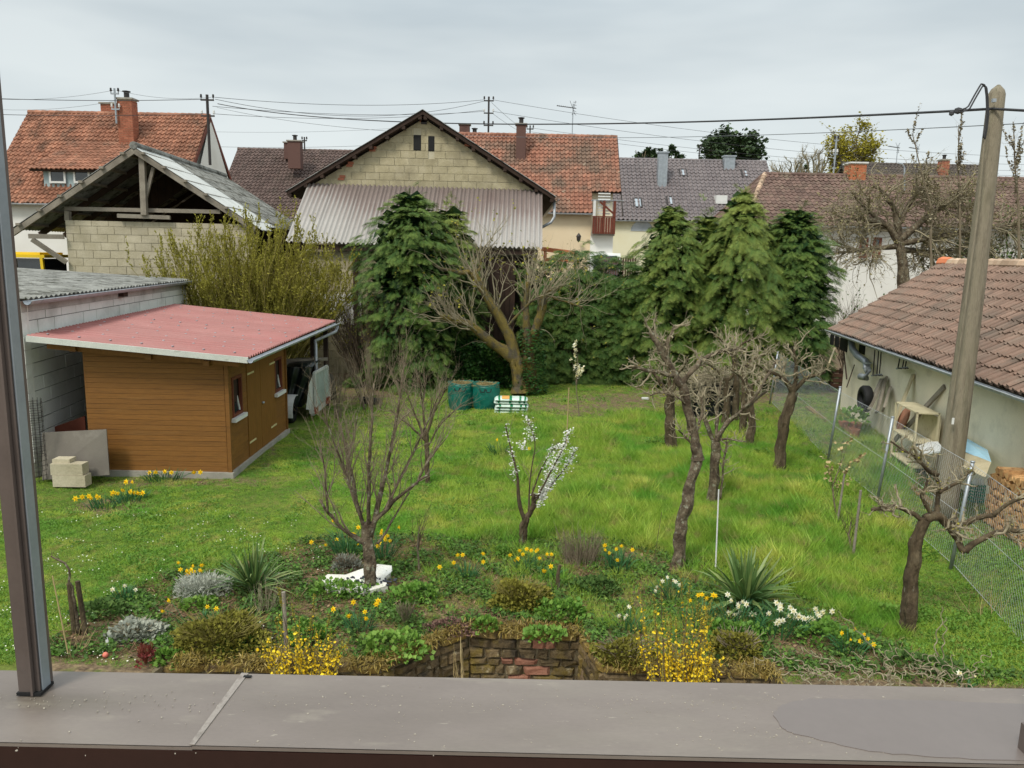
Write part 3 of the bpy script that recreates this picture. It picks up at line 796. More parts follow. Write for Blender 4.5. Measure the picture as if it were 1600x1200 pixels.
# grime round the foot of the post
m_grime = M('grime', [(112, 102, 90), (124, 114, 98)], 20, rough=0.6)
T2 = Thing('window_post', 'brown metal post with blue-grey flange rising from the ledge', 'post', G(52, 1086, zl))
fb = G(30, 1087, zl); fe = G(62, 1087, zl); fg = G(75, 1078, zl)
w1 = fe[0] - fb[0]; w2 = (fg[0] - fe[0])
def vbox(mb, x0, x1, y0, y1, z0=zl + .002, z1=zl + 2.6): mb.box(((x0 + x1) / 2, (y0 + y1) / 2, (z0 + z1) / 2), (x1 - x0, y1 - y0, z1 - z0))
y0 = fb[1]
mb = MB(); vbox(mb, fb[0], fe[0] - w1 * .35, y0, y0 + .03); T2.part('profile', mb, m_post_brown)
mb = MB(); vbox(mb, fe[0] - w1 * .35 + .0005, fe[0] - w1 * .22, y0 - .004, y0 + .03); T2.part('profile_lip', mb, m_post_brown)
mb = MB(); vbox(mb, fe[0] - w1 * .22 + .0005, fe[0], y0 + .003, y0 + .035); T2.part('profile_groove', mb, m_post_brown)
mb = MB(); vbox(mb, fe[0] + .0006, fe[0] + .003, y0 + .006, y0 + .024); T2.part('flange', mb, m_post_grey)
mb = MB(); vbox(mb, fb[0] - .002, fe[0] + .004, y0 - .003, y0 + .03, zl + .0018, zl + .006); T2.part('sealant', mb, m_black)
# end of the neighbouring post at the right edge
mb = MB(); q = G(1597, 1178, zl); mb.box((q[0] + .02, q[1], zl + .02), (.04, .02, .04)); mb.box((q[0] + .03, q[1] + .004, zl + .25), (.03, .014, .42))
single('post_foot', 'dark brown foot of a second post on the ledge by its damp patch', 'post', mb, m_post_brown, (q[0] + .02, q[1], zl))

# ================================================================ GARDEN SHED
rs = random.Random(21)
Sx, Sy = -5.06, 13.41; SyB = 16.85; SxL = -7.58
T = Thing('garden_shed', 'brown stained wooden garden shed with a red corrugated roof', 'shed', ((Sx + SxL) / 2, 15.1, 0))
mb = MB(); mb.box(((Sx + SxL) / 2 + .02, (Sy + SyB) / 2, .03), (Sx - SxL + .1, SyB - Sy + .12, .12)); T.part('slab', mb, m_concrete)
core = MB(); core.prism([(SxL + .05, Sy + .05, .09), (Sx - .05, Sy + .05, .09), (Sx - .05, Sy + .05, 2.04), (SxL + .05, Sy + .05, 2.24)], (0, SyB - Sy - .1, 0)); T.part('wall', core, m_wood_dark)
bh = 0.094
def zt(x): return 2.07 + (Sx - x) / (Sx - SxL) * 0.22
nb = int(2.25 / bh) + 1
for k in range(nb):                                      # front boards, cut to the roof slope
    z0 = 0.09 + k * bh; z1 = z0 + bh - .004
    poly = clip_poly([(SxL, z0), (Sx - .045, z0), (Sx - .045, z1), (SxL, z1)], [(SxL, .05), (Sx, .05), (Sx, zt(Sx)), (SxL, zt(SxL))])
    if len(poly) < 3: continue
    # tongue board: bottom edge a little proud
    mb = MB(); mb.prism([(p[0], Sy - .004 + (z1 - p[1]) * -.025, p[1]) for p in poly], (0, .03, 0)); T.part('board', mb, m_shed_wood)
# right wall: boards between openings
wy = lambda px, py: PL(px, py, (Sx, 14, 0), (1, 0, 0))
win1 = [wy(362, 645)[1], wy(381, 645)[1]]; win2 = [wy(431, 598)[1], wy(444, 598)[1]]
d0, d1, d2 = wy(386, 640)[1], wy(407, 640)[1], wy(430, 620)[1]
def right_boards(y0, y1, z0, z1, nm='board', mt=m_shed_wood):
    k = 0
    while z0 + k * bh < z1 - .01:
        a = z0 + k * bh; b = min(a + bh - .004, z1)
        mb = MB(); mb.prism([(Sx + .004 + .003, y0, a), (Sx + .004 + .003, y1, a), (Sx + .002, y1, b), (Sx + .002, y0, b)], (-.03, 0, 0)); T.part(nm, mb, mt)
        k += 1
w1z = (wy(372, 645)[2], wy(372, 588)[2]); 
z_lo, z_hi = 1.05, 1.78
print('shed windows', win1, win2, d0, d1, d2, w1z)
wa, wb = 13.62, 14.12; 
right_boards(Sy, wa, .09, 2.04); right_boards(wb, d0, .09, 2.04); right_boards(wa, wb, .09, z_lo); right_boards(wa, wb, z_hi, 2.04)
wc, wd_ = 16.1, 16.6
right_boards(d2, wc, .09, 2.02); right_boards(wd_, SyB, .09, 2.02); right_boards(wc, wd_, .09, z_lo + .02); right_boards(wc, wd_, z_hi, 2.02)
for (ya, yb2, open_) in ((wa, wb, 1), (wc, wd_, 1)):
    c = A(Sx - .02, (ya + yb2) / 2, (z_lo + z_hi) / 2)
    W = yb2 - ya; Hh = z_hi - z_lo
    mb = MB()
    for (y0_, y1_, z0_, z1_) in ((ya, ya + .05, z_lo, z_hi), (yb2 - .05, yb2, z_lo, z_hi), (ya + .05, yb2 - .05, z_lo, z_lo + .05), (ya + .05, yb2 - .05, z_hi - .05, z_hi)):
        mb.hexa((Sx - .03, y0_, z0_), (.055, 0, 0), (0, y1_ - y0_, 0), (0, 0, z1_ - z0_))
    wnd = T.part('window', mb, m_red_wood)
    mb = MB(); tl_ = -.12                                # tilted-open sash
    mb.beam((Sx - .02, ya + .07, z_lo + .06), (Sx - .12, ya + .07, z_hi - .07), .03, .035, (0, 1, 0)); mb.beam((Sx - .02, yb2 - .07, z_lo + .06), (Sx - .12, yb2 - .07, z_hi - .07), .03, .035, (0, 1, 0))
    mb.beam((Sx - .12, ya + .07, z_hi - .07), (Sx - .12, yb2 - .07, z_hi - .07), .03, .035)
    T.part('sash', mb, m_white, parent=wnd)
    mb = MB(); mb.prism([(Sx - .02, ya + .07, z_lo + .06), (Sx - .02, yb2 - .07, z_lo + .06), (Sx - .12, yb2 - .07, z_hi - .08), (Sx - .12, ya + .07, z_hi - .08)], (-.006, 0, 0)); T.part('pane', mb, m_glass, parent=wnd)
    mb = MB(); mb.box((Sx + .04, (ya + yb2) / 2, z_lo - .045), (.09, W + .12, .07)); T.part('sill', mb, m_white, parent=wnd)
for (ya, yb2) in ((d0 + .01, d1 - .006), (d1 + .006, d2 - .01)):
    n_ = max(3, int((yb2 - ya) / .12)); s_ = (yb2 - ya) / n_
    mb = MB(); mb.hexa((Sx - .02, ya, .1), (.022, 0, 0), (0, yb2 - ya, 0), (0, 0, 1.93)); dr = T.part('door', mb, m_door_wood)
    for k in range(n_):
        mb = MB(); mb.hexa((Sx + .003, ya + k * s_ + .002, .1), (.014, 0, 0), (0, s_ - .004, 0), (0, 0, 1.93)); T.part('board', mb, m_door_wood, parent=dr)
    for zz in (.38, 1.72):
        mb = MB(); ye = ya if ya < d1 - .2 else yb2 - .4
        mb.box((Sx + .02, ye + .2, zz), (.012, .36, .035)); T.part('hinge', mb, M('hinge_pale', [(190, 180, 130), (200, 190, 140)], 5) if 'hinge_pale' not in bpy.data.materials else bpy.data.materials['hinge_pale'], parent=dr)
mb = MB(); mb.lathe((0, 0, 0), [(0, -.02), (.022, -.02), (.03, 0), (.022, .02), (0, .02)], 8)
mb.v = [v + A(Sx + .04, d1 + .07, 1.02) for v in mb.v]; T.part('door_knob', mb, m_galv)
mb = MB(); mb.box((Sx + .005, Sy - .004, 1.06), (.07, .05, 1.98)); mb.box((Sx + .005, SyB + .01, 1.05), (.07, .05, 1.94)); T.part('corner_board', mb, m_shed_wood)
# roof: five lapped red sheets over rafters
FL, FR = P(42, 527, 13.0), P(388, 561, 13.05); BR = G(524, 503, FR[2] + .02); BL = A(-8.78, 20.0, FL[2] + .06)
rf = MB()
ed = [FL + (BL - FL) * 0, FR]
uR = unit(BL - FL); vR = unit(FR - FL)
slopeL = np.linalg.norm(FR - FL)
nsh = 6
for k in range(nsh):
    t0, t1 = k / nsh, (k + 1) / nsh
    a, b, c, d = FL + (BL - FL) * t0, FL + (BL - FL) * t1, FR + (BR - FR) * t1, FR + (BR - FR) * t0
    nx = 60; ss = np.linspace(0, 1, nx); mbk = MB()
    zz = .018 * np.clip(np.sin(ss * 9 * 2 * math.pi) * 1.8, -1, 1) + (.003 if k % 2 else 0)
    for dz, fl in ((0, 0), (-.006, 1)):
        r0 = a + (b - a) * ss[:, None]; r1 = d + (c - d) * ss[:, None]
        V = np.concatenate([r0, r1]); V[:, 2] += np.concatenate([zz, zz]) + dz + .03
        F = np.array([(i, nx + i, nx + i + 1, i + 1) for i in range(nx - 1)])
        mbk.add(V, F if not fl else F[:, ::-1])
    T.part('roof_sheet', mbk, m_red_metal)
sc_ = MB()
for k in range(13):
    for j in range(7):
        t_, s_ = (k + .5) / 13, (j + .4 + .3 * (k % 2)) / 7; a_ = FL + (BL - FL) * t_; b_ = FR + (BR - FR) * t_; q = a_ + (b_ - a_) * s_ + A(0, 0, .052); sc_.box(q, (.035, .035, .012))
T.part('roof_screws', sc_, m_zinc, kind='stuff')
fas = MB(); fas.beam(FL + A(0, -.02, -.02), FR + A(0, -.02, -.02), .03, .1); T.part('fascia', fas, m_dirty_white)
gutter(T, FR + A(.05, -.05, -.01), BR + A(.05, .05, -.03), .06, m_zinc)
for k in range(5):
    t = (k + .3) / 5
    y_ = 13.25 + k * 1.55
    mb = MB(); mb.beam((SxL - .5, y_, 2.36), (Sx + .3, y_, 2.11), .07, .12); T.part('rafter', mb, m_door_wood)
for xx in (-7.6, -6.3, -5.3):
    mb = MB(); mb.box((xx, Sy - .12, zt(xx) + .02), (.1, .3, .09)); T.part('rafter_end', mb, m_shed_wood)
for (x_, y_) in ((-4.95, 18.9), (-4.9, 20.0)):
    mb = MB(); mb.box((x_, y_, 1.05), (.11, .11, 2.1)); T.part('carport_post', mb, m_wood_dark)
dp = MB(); e_ = BR + A(.05, .03, -.12)
dp.tube([e_, e_ + A(-.02, -.15, -.12), e_ + A(-.3, -1.2, -.25), (-4.83, 18.7, 1.8), (-4.83, 18.7, .3)], .04, 8); T.part('downpipe', dp, m_zinc, smooth=True)

# ================================================================ WHITE GARAGE BEHIND THE SHED
T = Thing('white_garage', 'long white block garage with mossy grey corrugated roof and zinc gutter', 'garage', (-10.5, 17.5, 0))
ga, gb = A(-8.40, 13.1, 0), A(-9.3, 21.9, 0); gu = unit(gb - ga); gL = np.linalg.norm(gb - ga); gn = np.cross(gu, A(0, 0, 1))
block_wall(T, 'block', ga + A(0, 0, .02), gu, gL, 2.9, 0.6, 0.25, m_white_block, m_white_mortar, depth=.1, thick=.22, rng=random.Random(2), jit=.004)
mb = MB(); mb.hexa(ga + A(0, 0, 2.925), gu * gL, -gn * .24, A(0, 0, .2)); T.part('ring_beam', mb, m_soot)
mb = MB(); mb.hexa(ga + A(-.02, -.02, 0), A(-4.6, -.3, 0), A(0, .24, 0), A(0, 0, 3.1)); T.part('gable_wall', mb, m_plaster_white)
mb = MB(); mb.hexa(ga - gn * .3 + gu * .3, -gn * 4, gu * 8, A(0, 0, 2.9)); T.part('garage_core', mb, m_dark_inside)
e0, e1 = ga + gn * .12 + A(0, 0, 3.17) - gu * .1, gb + gn * .12 + A(0, 0, 3.17)
sv = unit(-gn + A(0, 0, .052))
mbs = corrugated(e0, gu, np.linalg.norm(e1 - e0), sv, 5.6, .022, .177, 5); T.part('roof_sheet', mbs, m_fibre)
gutter(T, e0 + gn * .04 + A(0, 0, -.035), e1 + gn * .04 + A(0, 0, -.035), .075, m_zinc)
mb = MB(); q = ga + gu * 4.2 + A(0, 0, 3.02); mb.box(q + gn * .05, (.16, .2, .12)); T.part('purlin_end', mb, m_wood_dark)

# ================================================================ OPEN TIMBER BARN (left)
T = Thing('open_barn', 'open timber barn with pale block wall and mossy corrugated gable roof', 'barn', (-11.6, 26, 0))
bu = unit(A(9.5, -1.6, 0)); bd = unit(A(2.1, 9.0, 0))
apex = P(208, 228, 24); eL = P(17, 358, 23.6); eR = P(398, 352, 24.6)
bu = unit(A(eR[0] - eL[0], eR[1] - eL[1], 0)); bd = unit(A(-bu[1], bu[0], 0) + A(.06, 0, 0))
Lr = 9.5
for k in range(7):                       # right slope sheets: three pale new ones, then mossy
    a = apex + bd * (k * Lr / 7); w = Lr / 7; vv = eR - apex
    mbs = corrugated(a + A(0, 0, .01 * (k % 2)), bd, w, vv, np.linalg.norm(vv) + (.25 if k == 0 else 0), .024, .177, 5)
    T.part('roof_sheet', mbs, m_fibre_pale if k < 2 else m_fibre)
vv = eL - apex
mbs = corrugated(apex, bd, Lr, vv, np.linalg.norm(vv), .024, .177, 5); T.part('roof_sheet', mbs, m_fibre)
mb = MB(); mb.tube([apex + A(0, 0, .02), apex + bd * Lr + A(0, 0, .02)], .12, 8); T.part('ridge', mb, m_fibre)
for t_, e in ((0.02, eL), (0.02, eR)):   # barge rafters and inner rafters
    for k in range(6):
        o = bd * (0.06 + k * 1.6); mb = MB()
        mb.beam(apex + o + A(0, 0, -.13), e + o + A(0, 0, -.13), .1, .16); T.part('rafter', mb, m_wood_grey if k == 0 else m_wood_dark)
    for k in range(6):
        c = apex + (e - apex) * (.08 + k * .17); mb = MB(); mb.beam(c - bd * .12 + A(0, 0, -.03), c + bd * Lr + A(0, 0, -.03), .12, .07); T.part('purlin', mb, m_wood_grey)
wl0 = P(102, 345, 24.1); wr0 = P(400, 350, 24.8)
wo = A(wl0[0], wl0[1], 0); wu = unit(A(wr0[0] - wl0[0], wr0[1] - wl0[1], 0)); WW = 5.6
block_wall(T, 'block', wo, wu, WW, wl0[2] + .02, .5, .245, m_block2, m_mortar, depth=.12, rng=random.Random(7))
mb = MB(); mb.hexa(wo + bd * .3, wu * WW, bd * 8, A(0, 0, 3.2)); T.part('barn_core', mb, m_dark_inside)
kp = P(222, 240, 24.25); kb = P(226, 336, 24.25); mb = MB(); mb.beam(kp, kb, .17, .15, (0, 1, 0)); T.part('king_post', mb, m_wood_grey)
mb = MB(); mb.beam(P(228, 308, 24.3), P(240, 262, 24.35), .1, .08, (0, 1, 0)); T.part('brace', mb, m_wood_grey)
mb = MB(); mb.beam(P(102, 326, 24.3), P(345, 331, 24.6), .14, .12); T.part('tie_beam', mb, m_wood_grey)
mb = MB(); mb.beam(P(184, 337, 24.2), P(266, 340, 24.4), .13, .12); T.part('tie_beam', mb, m_wood_grey)
mb = MB(); mb.beam(P(106, 345, 24.2), P(106, 330, 24.2), .14, .14, (0, 1, 0)); T.part('wall_post', mb, m_wood_grey)
mb = MB(); mb.beam(P(45, 369, 23.7), P(100, 370, 24.0), .14, .14); T.part('tie_beam', mb, m_wood_grey)
mb = MB(); mb.beam(P(50, 374, 23.7), P(104, 410, 24.0), .12, .12, (0, 1, 0)); T.part('brace', mb, m_wood_grey)
mb = MB()
for k in range(14):                      # boards of the dark loft behind the truss
    t = k / 14; c = apex + bd * 4
    a_ = c + (eL - apex) * t; mb.hexa(a_ + A(0, 0, -1.0), (eL - apex) / 14.5, bd * .03, A(0, 0, .9 - .2 * t))
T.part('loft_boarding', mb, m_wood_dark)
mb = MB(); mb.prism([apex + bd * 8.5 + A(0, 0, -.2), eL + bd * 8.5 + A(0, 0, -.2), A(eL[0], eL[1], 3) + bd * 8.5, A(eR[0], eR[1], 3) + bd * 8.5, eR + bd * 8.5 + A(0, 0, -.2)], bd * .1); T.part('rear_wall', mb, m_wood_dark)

# ================================================================ GABLED BLOCK BARN (centre)
T = Thing('block_barn', 'tall gabled barn of bare hollow blocks with a corrugated lean-to', 'barn', (-3.3, 32, 0))
ap = P(662, 178, 28); l_ = P(452, 303, 28); r_ = P(866, 311, 28)
x0, x1 = P(484, 300, 28)[0], P(842, 300, 28)[0]
sl = (ap[2] - l_[2]) / (ap[0] - l_[0]); sr = (ap[2] - r_[2]) / (r_[0] - ap[0])
zb = 4.0
poly = [(0, 0), (x1 - x0, 0), (x1 - x0, ap[2] - (x1 - ap[0]) * sr - .16 - zb), (ap[0] - x0, ap[2] - .16 - zb), (0, ap[2] - (ap[0] - x0) * sl - .16 - zb)]
hw = [P(646, 235, 28), P(658, 211, 28), P(669, 236, 28), P(679, 213, 28), P(659, 193, 28), P(666, 186, 28)]
holes = [(hw[0][0] - x0, hw[1][0] - x0, hw[0][2] - zb, hw[1][2] - zb), (hw[2][0] - x0, hw[3][0] - x0, hw[2][2] - zb, hw[3][2] - zb)]
block_wall(T, 'block', (x0, 28, zb), (1, 0, 0), x1 - x0, 5.2, .52, .255, m_block, m_mortar, poly=poly, holes=holes, rng=random.Random(9), vary=.12, depth=.1)
for h in holes:
    mb = MB(); mb.box((x0 + (h[0] + h[1]) / 2, 28.015, zb + (h[2] + h[3]) / 2), (h[1] - h[0], .02, h[3] - h[2])); w_ = T.part('window', mb, m_black)
    mb = MB(); mb.box((x0 + (h[0] + h[1]) / 2, 28.0, zb + (h[2] + h[3]) / 2), (h[1] - h[0] - .04, .012, h[3] - h[2] - .04)); T.part('shutter', mb, m_black, parent=w_)
mb = MB(); mb.box(((hw[4][0] + hw[5][0]) / 2, 27.985, (hw[4][2] + hw[5][2]) / 2), (.2, .03, .2)); T.part('vent', mb, m_dark_metal)
for (px_, py_) in ((663, 180), (548, 250), (535, 271), (492, 285), (584, 226), (733, 218)):
    q = P(px_, py_, 27.985); mb = MB(); mb.box(q - A(0, 0, .1), (.2, .03, .08)); mb.box(q - A(.05, 0, .19), (.22, .03, .08)); T.part('brick', mb, m_brick)
mb = MB(); mb.hexa((x0, 28.3, 0), (x1 - x0, 0, 0), (0, 12, 0), (0, 0, 5.5)); T.part('side_walls', mb, m_block)
mb = MB()
dY = 27.68
for e in (l_, r_):
    a = A(ap[0], dY, ap[2] + .06); b = A(e[0], dY, e[2] + .06); v = b - a
    mb.prism([a, b, b + A(0, 0, -.13), a + A(0, 0, -.13)], (0, 12.5, 0))
T.part('roof_deck', mb, m_wood_dark)
for e, nm in ((l_, 1), (r_, 1)):
    a = A(ap[0], dY - .04, ap[2] + .09); v = A(e[0], dY, e[2] + .08) - A(ap[0], dY, ap[2] + .09)
    T.part('roof_sheet', corrugated(a, (0, 1, 0), 12.6, v, np.linalg.norm(v) + .05, .02, .177, 4), m_fibre)
for k in range(9):
    for e in (l_, r_):
        t = .02 + k * .12; c = A(ap[0], 27.7, ap[2] - .12) + (A(e[0], 27.7, e[2]) - A(ap[0], 27.7, ap[2])) * t
        mb = MB(); mb.box(c + A(0, .2, 0), (.12, .42, .11)); T.part('purlin', mb, m_wood_dark)
# lean-to
a_, b_ = P(482, 288, 27.95), P(846, 299, 27.95); c_, d_ = P(446, 379, 25.2), P(846, 389, 25.2)
zz0 = (a_[2] + b_[2]) / 2; zz1 = (c_[2] + d_[2]) / 2
nsh = 9
for k in range(nsh):
    t0, t1 = k / nsh, (k + 1) / nsh + .004
    A0, A1 = a_ + (b_ - a_) * t0, a_ + (b_ - a_) * t1; C0, C1 = c_ + (d_ - c_) * t0, c_ + (d_ - c_) * t1
    nx = 40; ss = np.linspace(0, 1, nx); wv = .034 * np.sin(ss * 6 * 2 * math.pi + .4); m_ = MB(); rows = []
    for q in np.linspace(0, 1, 4):
        r0 = A0 + (A1 - A0) * ss[:, None]; r1 = C0 + (C1 - C0) * ss[:, None]; rws = r0 * (1 - q) + r1 * q; rws[:, 2] += wv + .03 + .004 * (k % 2); rows.append(rws)
    for dz, fl in ((0, 0), (-.006, 1)):
        V = np.concatenate(rows) + A(0, 0, dz); F = []
        for q in range(3):
            for i in range(nx - 1): F.append((q * nx + i, (q + 1) * nx + i, (q + 1) * nx + i + 1, q * nx + i + 1))
        xf = np.tile((k + ss) / nsh, 4); qq = np.repeat(np.linspace(0, 1, 4), nx); tn_ = 1.35 * qq + np.clip(.55 - xf * 2.2, 0, 1) - .1 * np.clip(xf - .5, 0, 1) + .16 * np.tile(np.sin(ss * 6 * 2 * math.pi + .4), 4) - .12  # rust tone by position, plus stripe shading painted into the tint: troughs darker
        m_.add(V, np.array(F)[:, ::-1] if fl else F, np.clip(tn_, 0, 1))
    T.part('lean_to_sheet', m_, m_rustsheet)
mb = MB(); mb.beam(c_ + A(.3, .15, -.12), d_ + A(-.1, .15, -.12), .12, .16); T.part('wall_plate', mb, m_wood_dark)
wz = zz1 - .25
block_wall(T, 'block', (c_[0] + .4, 25.5, 0), (1, 0, 0), 4.2, wz, .5, .25, m_block, m_mortar, depth=.1, rng=random.Random(19), holes=[(.3, 2.0, 1.7, 2.7)])
mb = MB(); mb.box((c_[0] + 1.55, 25.47, 2.15), (1.7, .05, 1.0)); T.part('infill_panel', mb, m_plaster_white)
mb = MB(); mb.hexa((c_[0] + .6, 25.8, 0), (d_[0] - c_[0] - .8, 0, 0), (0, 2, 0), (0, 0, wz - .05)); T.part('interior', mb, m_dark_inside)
dl, dr_ = P(748, 400, 25.5)[0], P(806, 400, 25.5)[0]
n_ = 7
for k in range(n_):
    mb = MB(); s_ = (dr_ - dl) / n_; mb.hexa((dl + k * s_ + .006, 25.45, 1.2), (s_ - .012, 0, 0), (0, .03, 0), (0, 0, wz - 1.25)); T.part('door_board', mb, m_wood_dark)
for x in (-5.2, -3.1, -1.0, .6):
    mb = MB(); mb.box((x, 25.42, wz / 2), (.14, .14, wz)); T.part('post', mb, m_wood_dark)
dpm = MB(); q = P(866, 314, 27.9); dpm.tube([q, q + A(.02, 0, -.55), q + A(-.1, -.1, -.75), q + A(-.55, -.1, -1.0)], .05, 8); T.part('downpipe', dpm, m_zinc, smooth=True)
gutter(T, (r_[0] + .08, dY, r_[2] - .02), (r_[0] + .08, dY + 12, r_[2] - .02), .08, m_zinc)

# ================================================================ HOUSES BEHIND
# --- house on the left
rl = P(45, 176, 42); rrg = P(328, 183, 42)
T = gable_house('tiled_house', 'white house with mottled orange tile roof, dormer and brick chimneys behind the open barn', 'houses beyond the gardens',
                (rl[2] + rrg[2]) / 2, -25.6, rrg[0], 37.6, 42, 46.4, P(60, 318, 37.6)[2], P(60, 318, 37.6)[2], m_plaster_white, m_terra, .235, .30, .3, 5, verge=m_red_wood)
H1x = rrg[0]
c1, c2 = P(190, 210, 40.6), P(210, 157, 40.6); chimney(T, ((c1[0] + c2[0]) / 2, 40.6), .75, .6, c1[2] - .6, c2[2], m_brick)
c1, c2 = P(161, 178, 43.6), P(184, 164, 43.6); chimney(T, ((c1[0] + c2[0]) / 2, 43.6), .75, .6, c1[2] - 1.5, c2[2], m_brick, pot=False)
dL, dR = P(69, 288, 38.3), P(168, 288, 38.3); dz0 = dL[2]; dz1 = P(69, 262, 38.3)[2]
mb = MB(); mb.prism([(dL[0], 38.3, dz0 - .3), (dR[0], 38.3, dz0 - .3), (dR[0], 38.3, dz1), (dL[0], 38.3, dz1)], (0, 2.2, 0)); dm = T.part('dormer', mb, M('dormer_cladding', [(150, 166, 168), (160, 176, 178)], 3, fine=.05))
for (pa, pb) in ((78, 102), (116, 140)):
    q0, q1 = P(pa, 286, 38.24), P(pb, 264, 38.24); window(T, (q0 + q1) / 2, (1, 0, 0), q1[0] - q0[0], abs(q1[2] - q0[2]), (0, -1, 0), sill=False, fw=.09)
tiled_slope(T, [(dL[0] - .5, 38.0, dz1 - .1), (dR[0] + .6, 38.0, dz1 - .1), (dR[0] + .6, 40.5, dz1 + 1.5), (dL[0] + .4, 40.5, dz1 + 1.5)], .235, .3, m_terra, name='dormer_roof_tiles', parent=dm, seed=9)
mb = MB(); q = P(330, 330, 42.0); mb.prism([(H1x + .012, 39.2, 6.3), (H1x + .012, 45.4, 6.3), (H1x + .012, 42.0, 10.7)], (.02, 0, 0)); T.part('gable_render', mb, m_plaster_white)

# --- brown roof house in the gap
a, b = P(372, 234, 57), P(560, 238, 57)
T = gable_house('brown_roof_house', 'house with a dark brown tile roof and brown clad chimney between the barns', 'houses beyond the gardens',
                a[2], a[0], b[0] + 3, 51.5, 57, 62, 6.0, 6.0, m_plaster_white, m_brown_tile, .27, .33, .3, 7)
c1, c2 = P(451, 252, 54.5), P(472, 222, 54.5); chimney(T, ((c1[0] + c2[0]) / 2, 54.5), .85, .7, c1[2] - .5, c2[2], m_brown_clad, brick=False)
c1, c2 = P(450, 235, 56), P(458, 224, 56); chimney(T, ((c1[0] + c2[0]) / 2 - .2, 56), .4, .5, c1[2] - .6, c2[2], m_brown_clad, brick=False, pot=False)

# --- orange-brown roof house right of the barn
a, b = P(745, 211, 49), P(962, 215, 49); e = P(940, 334, 45.0)
H3x0, H3x1 = a[0] - 3.2, P(964, 215, 49)[0]
T = gable_house('cream_house', 'cream house with a patchy red-brown tile roof and corner balcony', 'houses beyond the gardens',
                (a[2] + b[2]) / 2, H3x0, H3x1, 45.0, 49, 53, e[2], e[2], m_plaster_cream, m_terra2, .25, .31, .35, 12, cut=P(926, 330, 45)[0], cuth=.27)
xb0, xb1 = P(926, 330, 45)[0], P(966, 330, 45)[0]
for px_, (pt, pb) in (((806, 822), (196, 240)), ((718, 734), (196, 230)), ((738, 745), (212, 230))):
    Y_ = 47.9 if px_[0] == 806 else 50.5; c1, c2 = P(px_[0], pb, Y_), P(px_[1], pt, Y_)
    chimney(T, ((c1[0] + c2[0]) / 2, Y_), c2[0] - c1[0], .6, c1[2] - .6, c2[2], m_brown_clad, brick=False, pot=px_[0] != 718)
# corner porch / balcony under a raised eave
zt_ = P(950, 307, 45.4)[2]
gutter(T, (xb0 - .1, 44.85, zt_ - .25), (P(975, 307, 45)[0], 44.85, zt_ - .25), .07)
bl, br_ = P(925, 365, 44.6), P(962, 338, 44.6)
mb = MB(); mb.hexa((bl[0], 44.75, bl[2] - .1), (br_[0] - bl[0], 0, 0), (0, 3.5, 0), (0, 0, .2)); T.part('balcony_floor', mb, m_concrete)
n_ = 9; bw_ = (br_[0] - bl[0])
bal = MB(); bal.hexa((bl[0], 44.6, br_[2] - .07), (bw_, 0, 0), (0, .08, 0), (0, 0, .07)); balc = T.part('balcony', bal, m_red_wood)
for k in range(n_):
    mb = MB(); mb.prism([(bl[0] + bw_ * k / n_ + .01, 44.62, bl[2]), (bl[0] + bw_ * (k + 1) / n_ - .01, 44.62, bl[2]), (bl[0] + bw_ * (k + 1) / n_ - .01, 44.62, br_[2] - .08), (bl[0] + bw_ * k / n_ + .01, 44.62, br_[2] - .08)], (0, .04, 0)); T.part('board', mb, m_red_wood, parent=balc)
for x in (bl[0] + .1, br_[0] - .06, (bl[0] + br_[0]) / 2):
    mb = MB(); mb.beam((x, 44.75, bl[2]), (x, 44.75, zt_ - .3), .14, .14, (0, 1, 0)); T.part('balcony_post', mb, m_red_wood if x > bl[0] + .5 else m_white)
mb = MB(); mb.beam((br_[0] - .1, 44.75, zt_ - 1.0), (br_[0] - .9, 44.75, zt_ - .35), .1, .1, (0, 1, 0)); T.part('brace', mb, m_red_wood)
mb = MB(); mb.hexa((bl[0] - .05, 46.6, bl[2]), (br_[0] - bl[0] + .1, 0, 0), (0, .1, 0), (0, 0, 2.4)); T.part('balcony_back_wall', mb, m_plaster_shed)
for k in range(8):
    mb = MB(); mb.box((br_[0] - .65, 44.95, br_[2] + .15 + k * .16), (.7, .04, .07)); T.part('slat', mb, m_white)
mb = MB(); mb.hexa((bl[0] - .02, 45.2, 0), (br_[0] - bl[0], 0, 0), (0, .2, 0), (0, 0, bl[2] - .1)); T.part('lower_wall', mb, m_plaster_white)
ln = P(904, 376, 44.9); mb = MB(); mb.lathe(ln, [(0, -.1), (.1, 0), (.13, .22), (.16, .24), (.04, .4), (0, .45)], 8); T.part('wall_lantern', mb, m_dark_metal)

# --- grey roof house
a, b = P(966, 250, 61), P(1197, 253, 61); e = P(963, 344, 56)
T = gable_house('grey_roof_house', 'pale yellow house with a smooth grey tile roof, skylights and metal flues', 'houses beyond the gardens',
                (a[2] + b[2]) / 2, P(940, 344, 56)[0], b[0], 56, 61, 66, e[2], e[2], m_plaster_yellow, m_grey_tile, .32, .38, .3, 15)
G3z = (a[2] + b[2]) / 2; gs = (G3z - e[2]) / 5.0
gn3 = unit(A(0, -gs, 1)); gv3 = unit(A(0, 1, gs))
for (pa, pb, pt, pb2) in ((989, 1003, 309, 327), (1041, 1053, 307, 323), (1061, 1073, 264, 278), (1158, 1170, 265, 279)):
    q = PL((pa + pb) / 2, (pt + pb2) / 2, (0, 56, e[2]), gn3) + gn3 * .08
    wd3 = (pb - pa) / 1200 * q[1]; hh = (pb2 - pt) / 1200 * q[1] * 1.25
    window(T, q, (1, 0, 0), wd3, hh, gn3, m_dark_metal, m_glass_sky, sill=False, fw=.1)
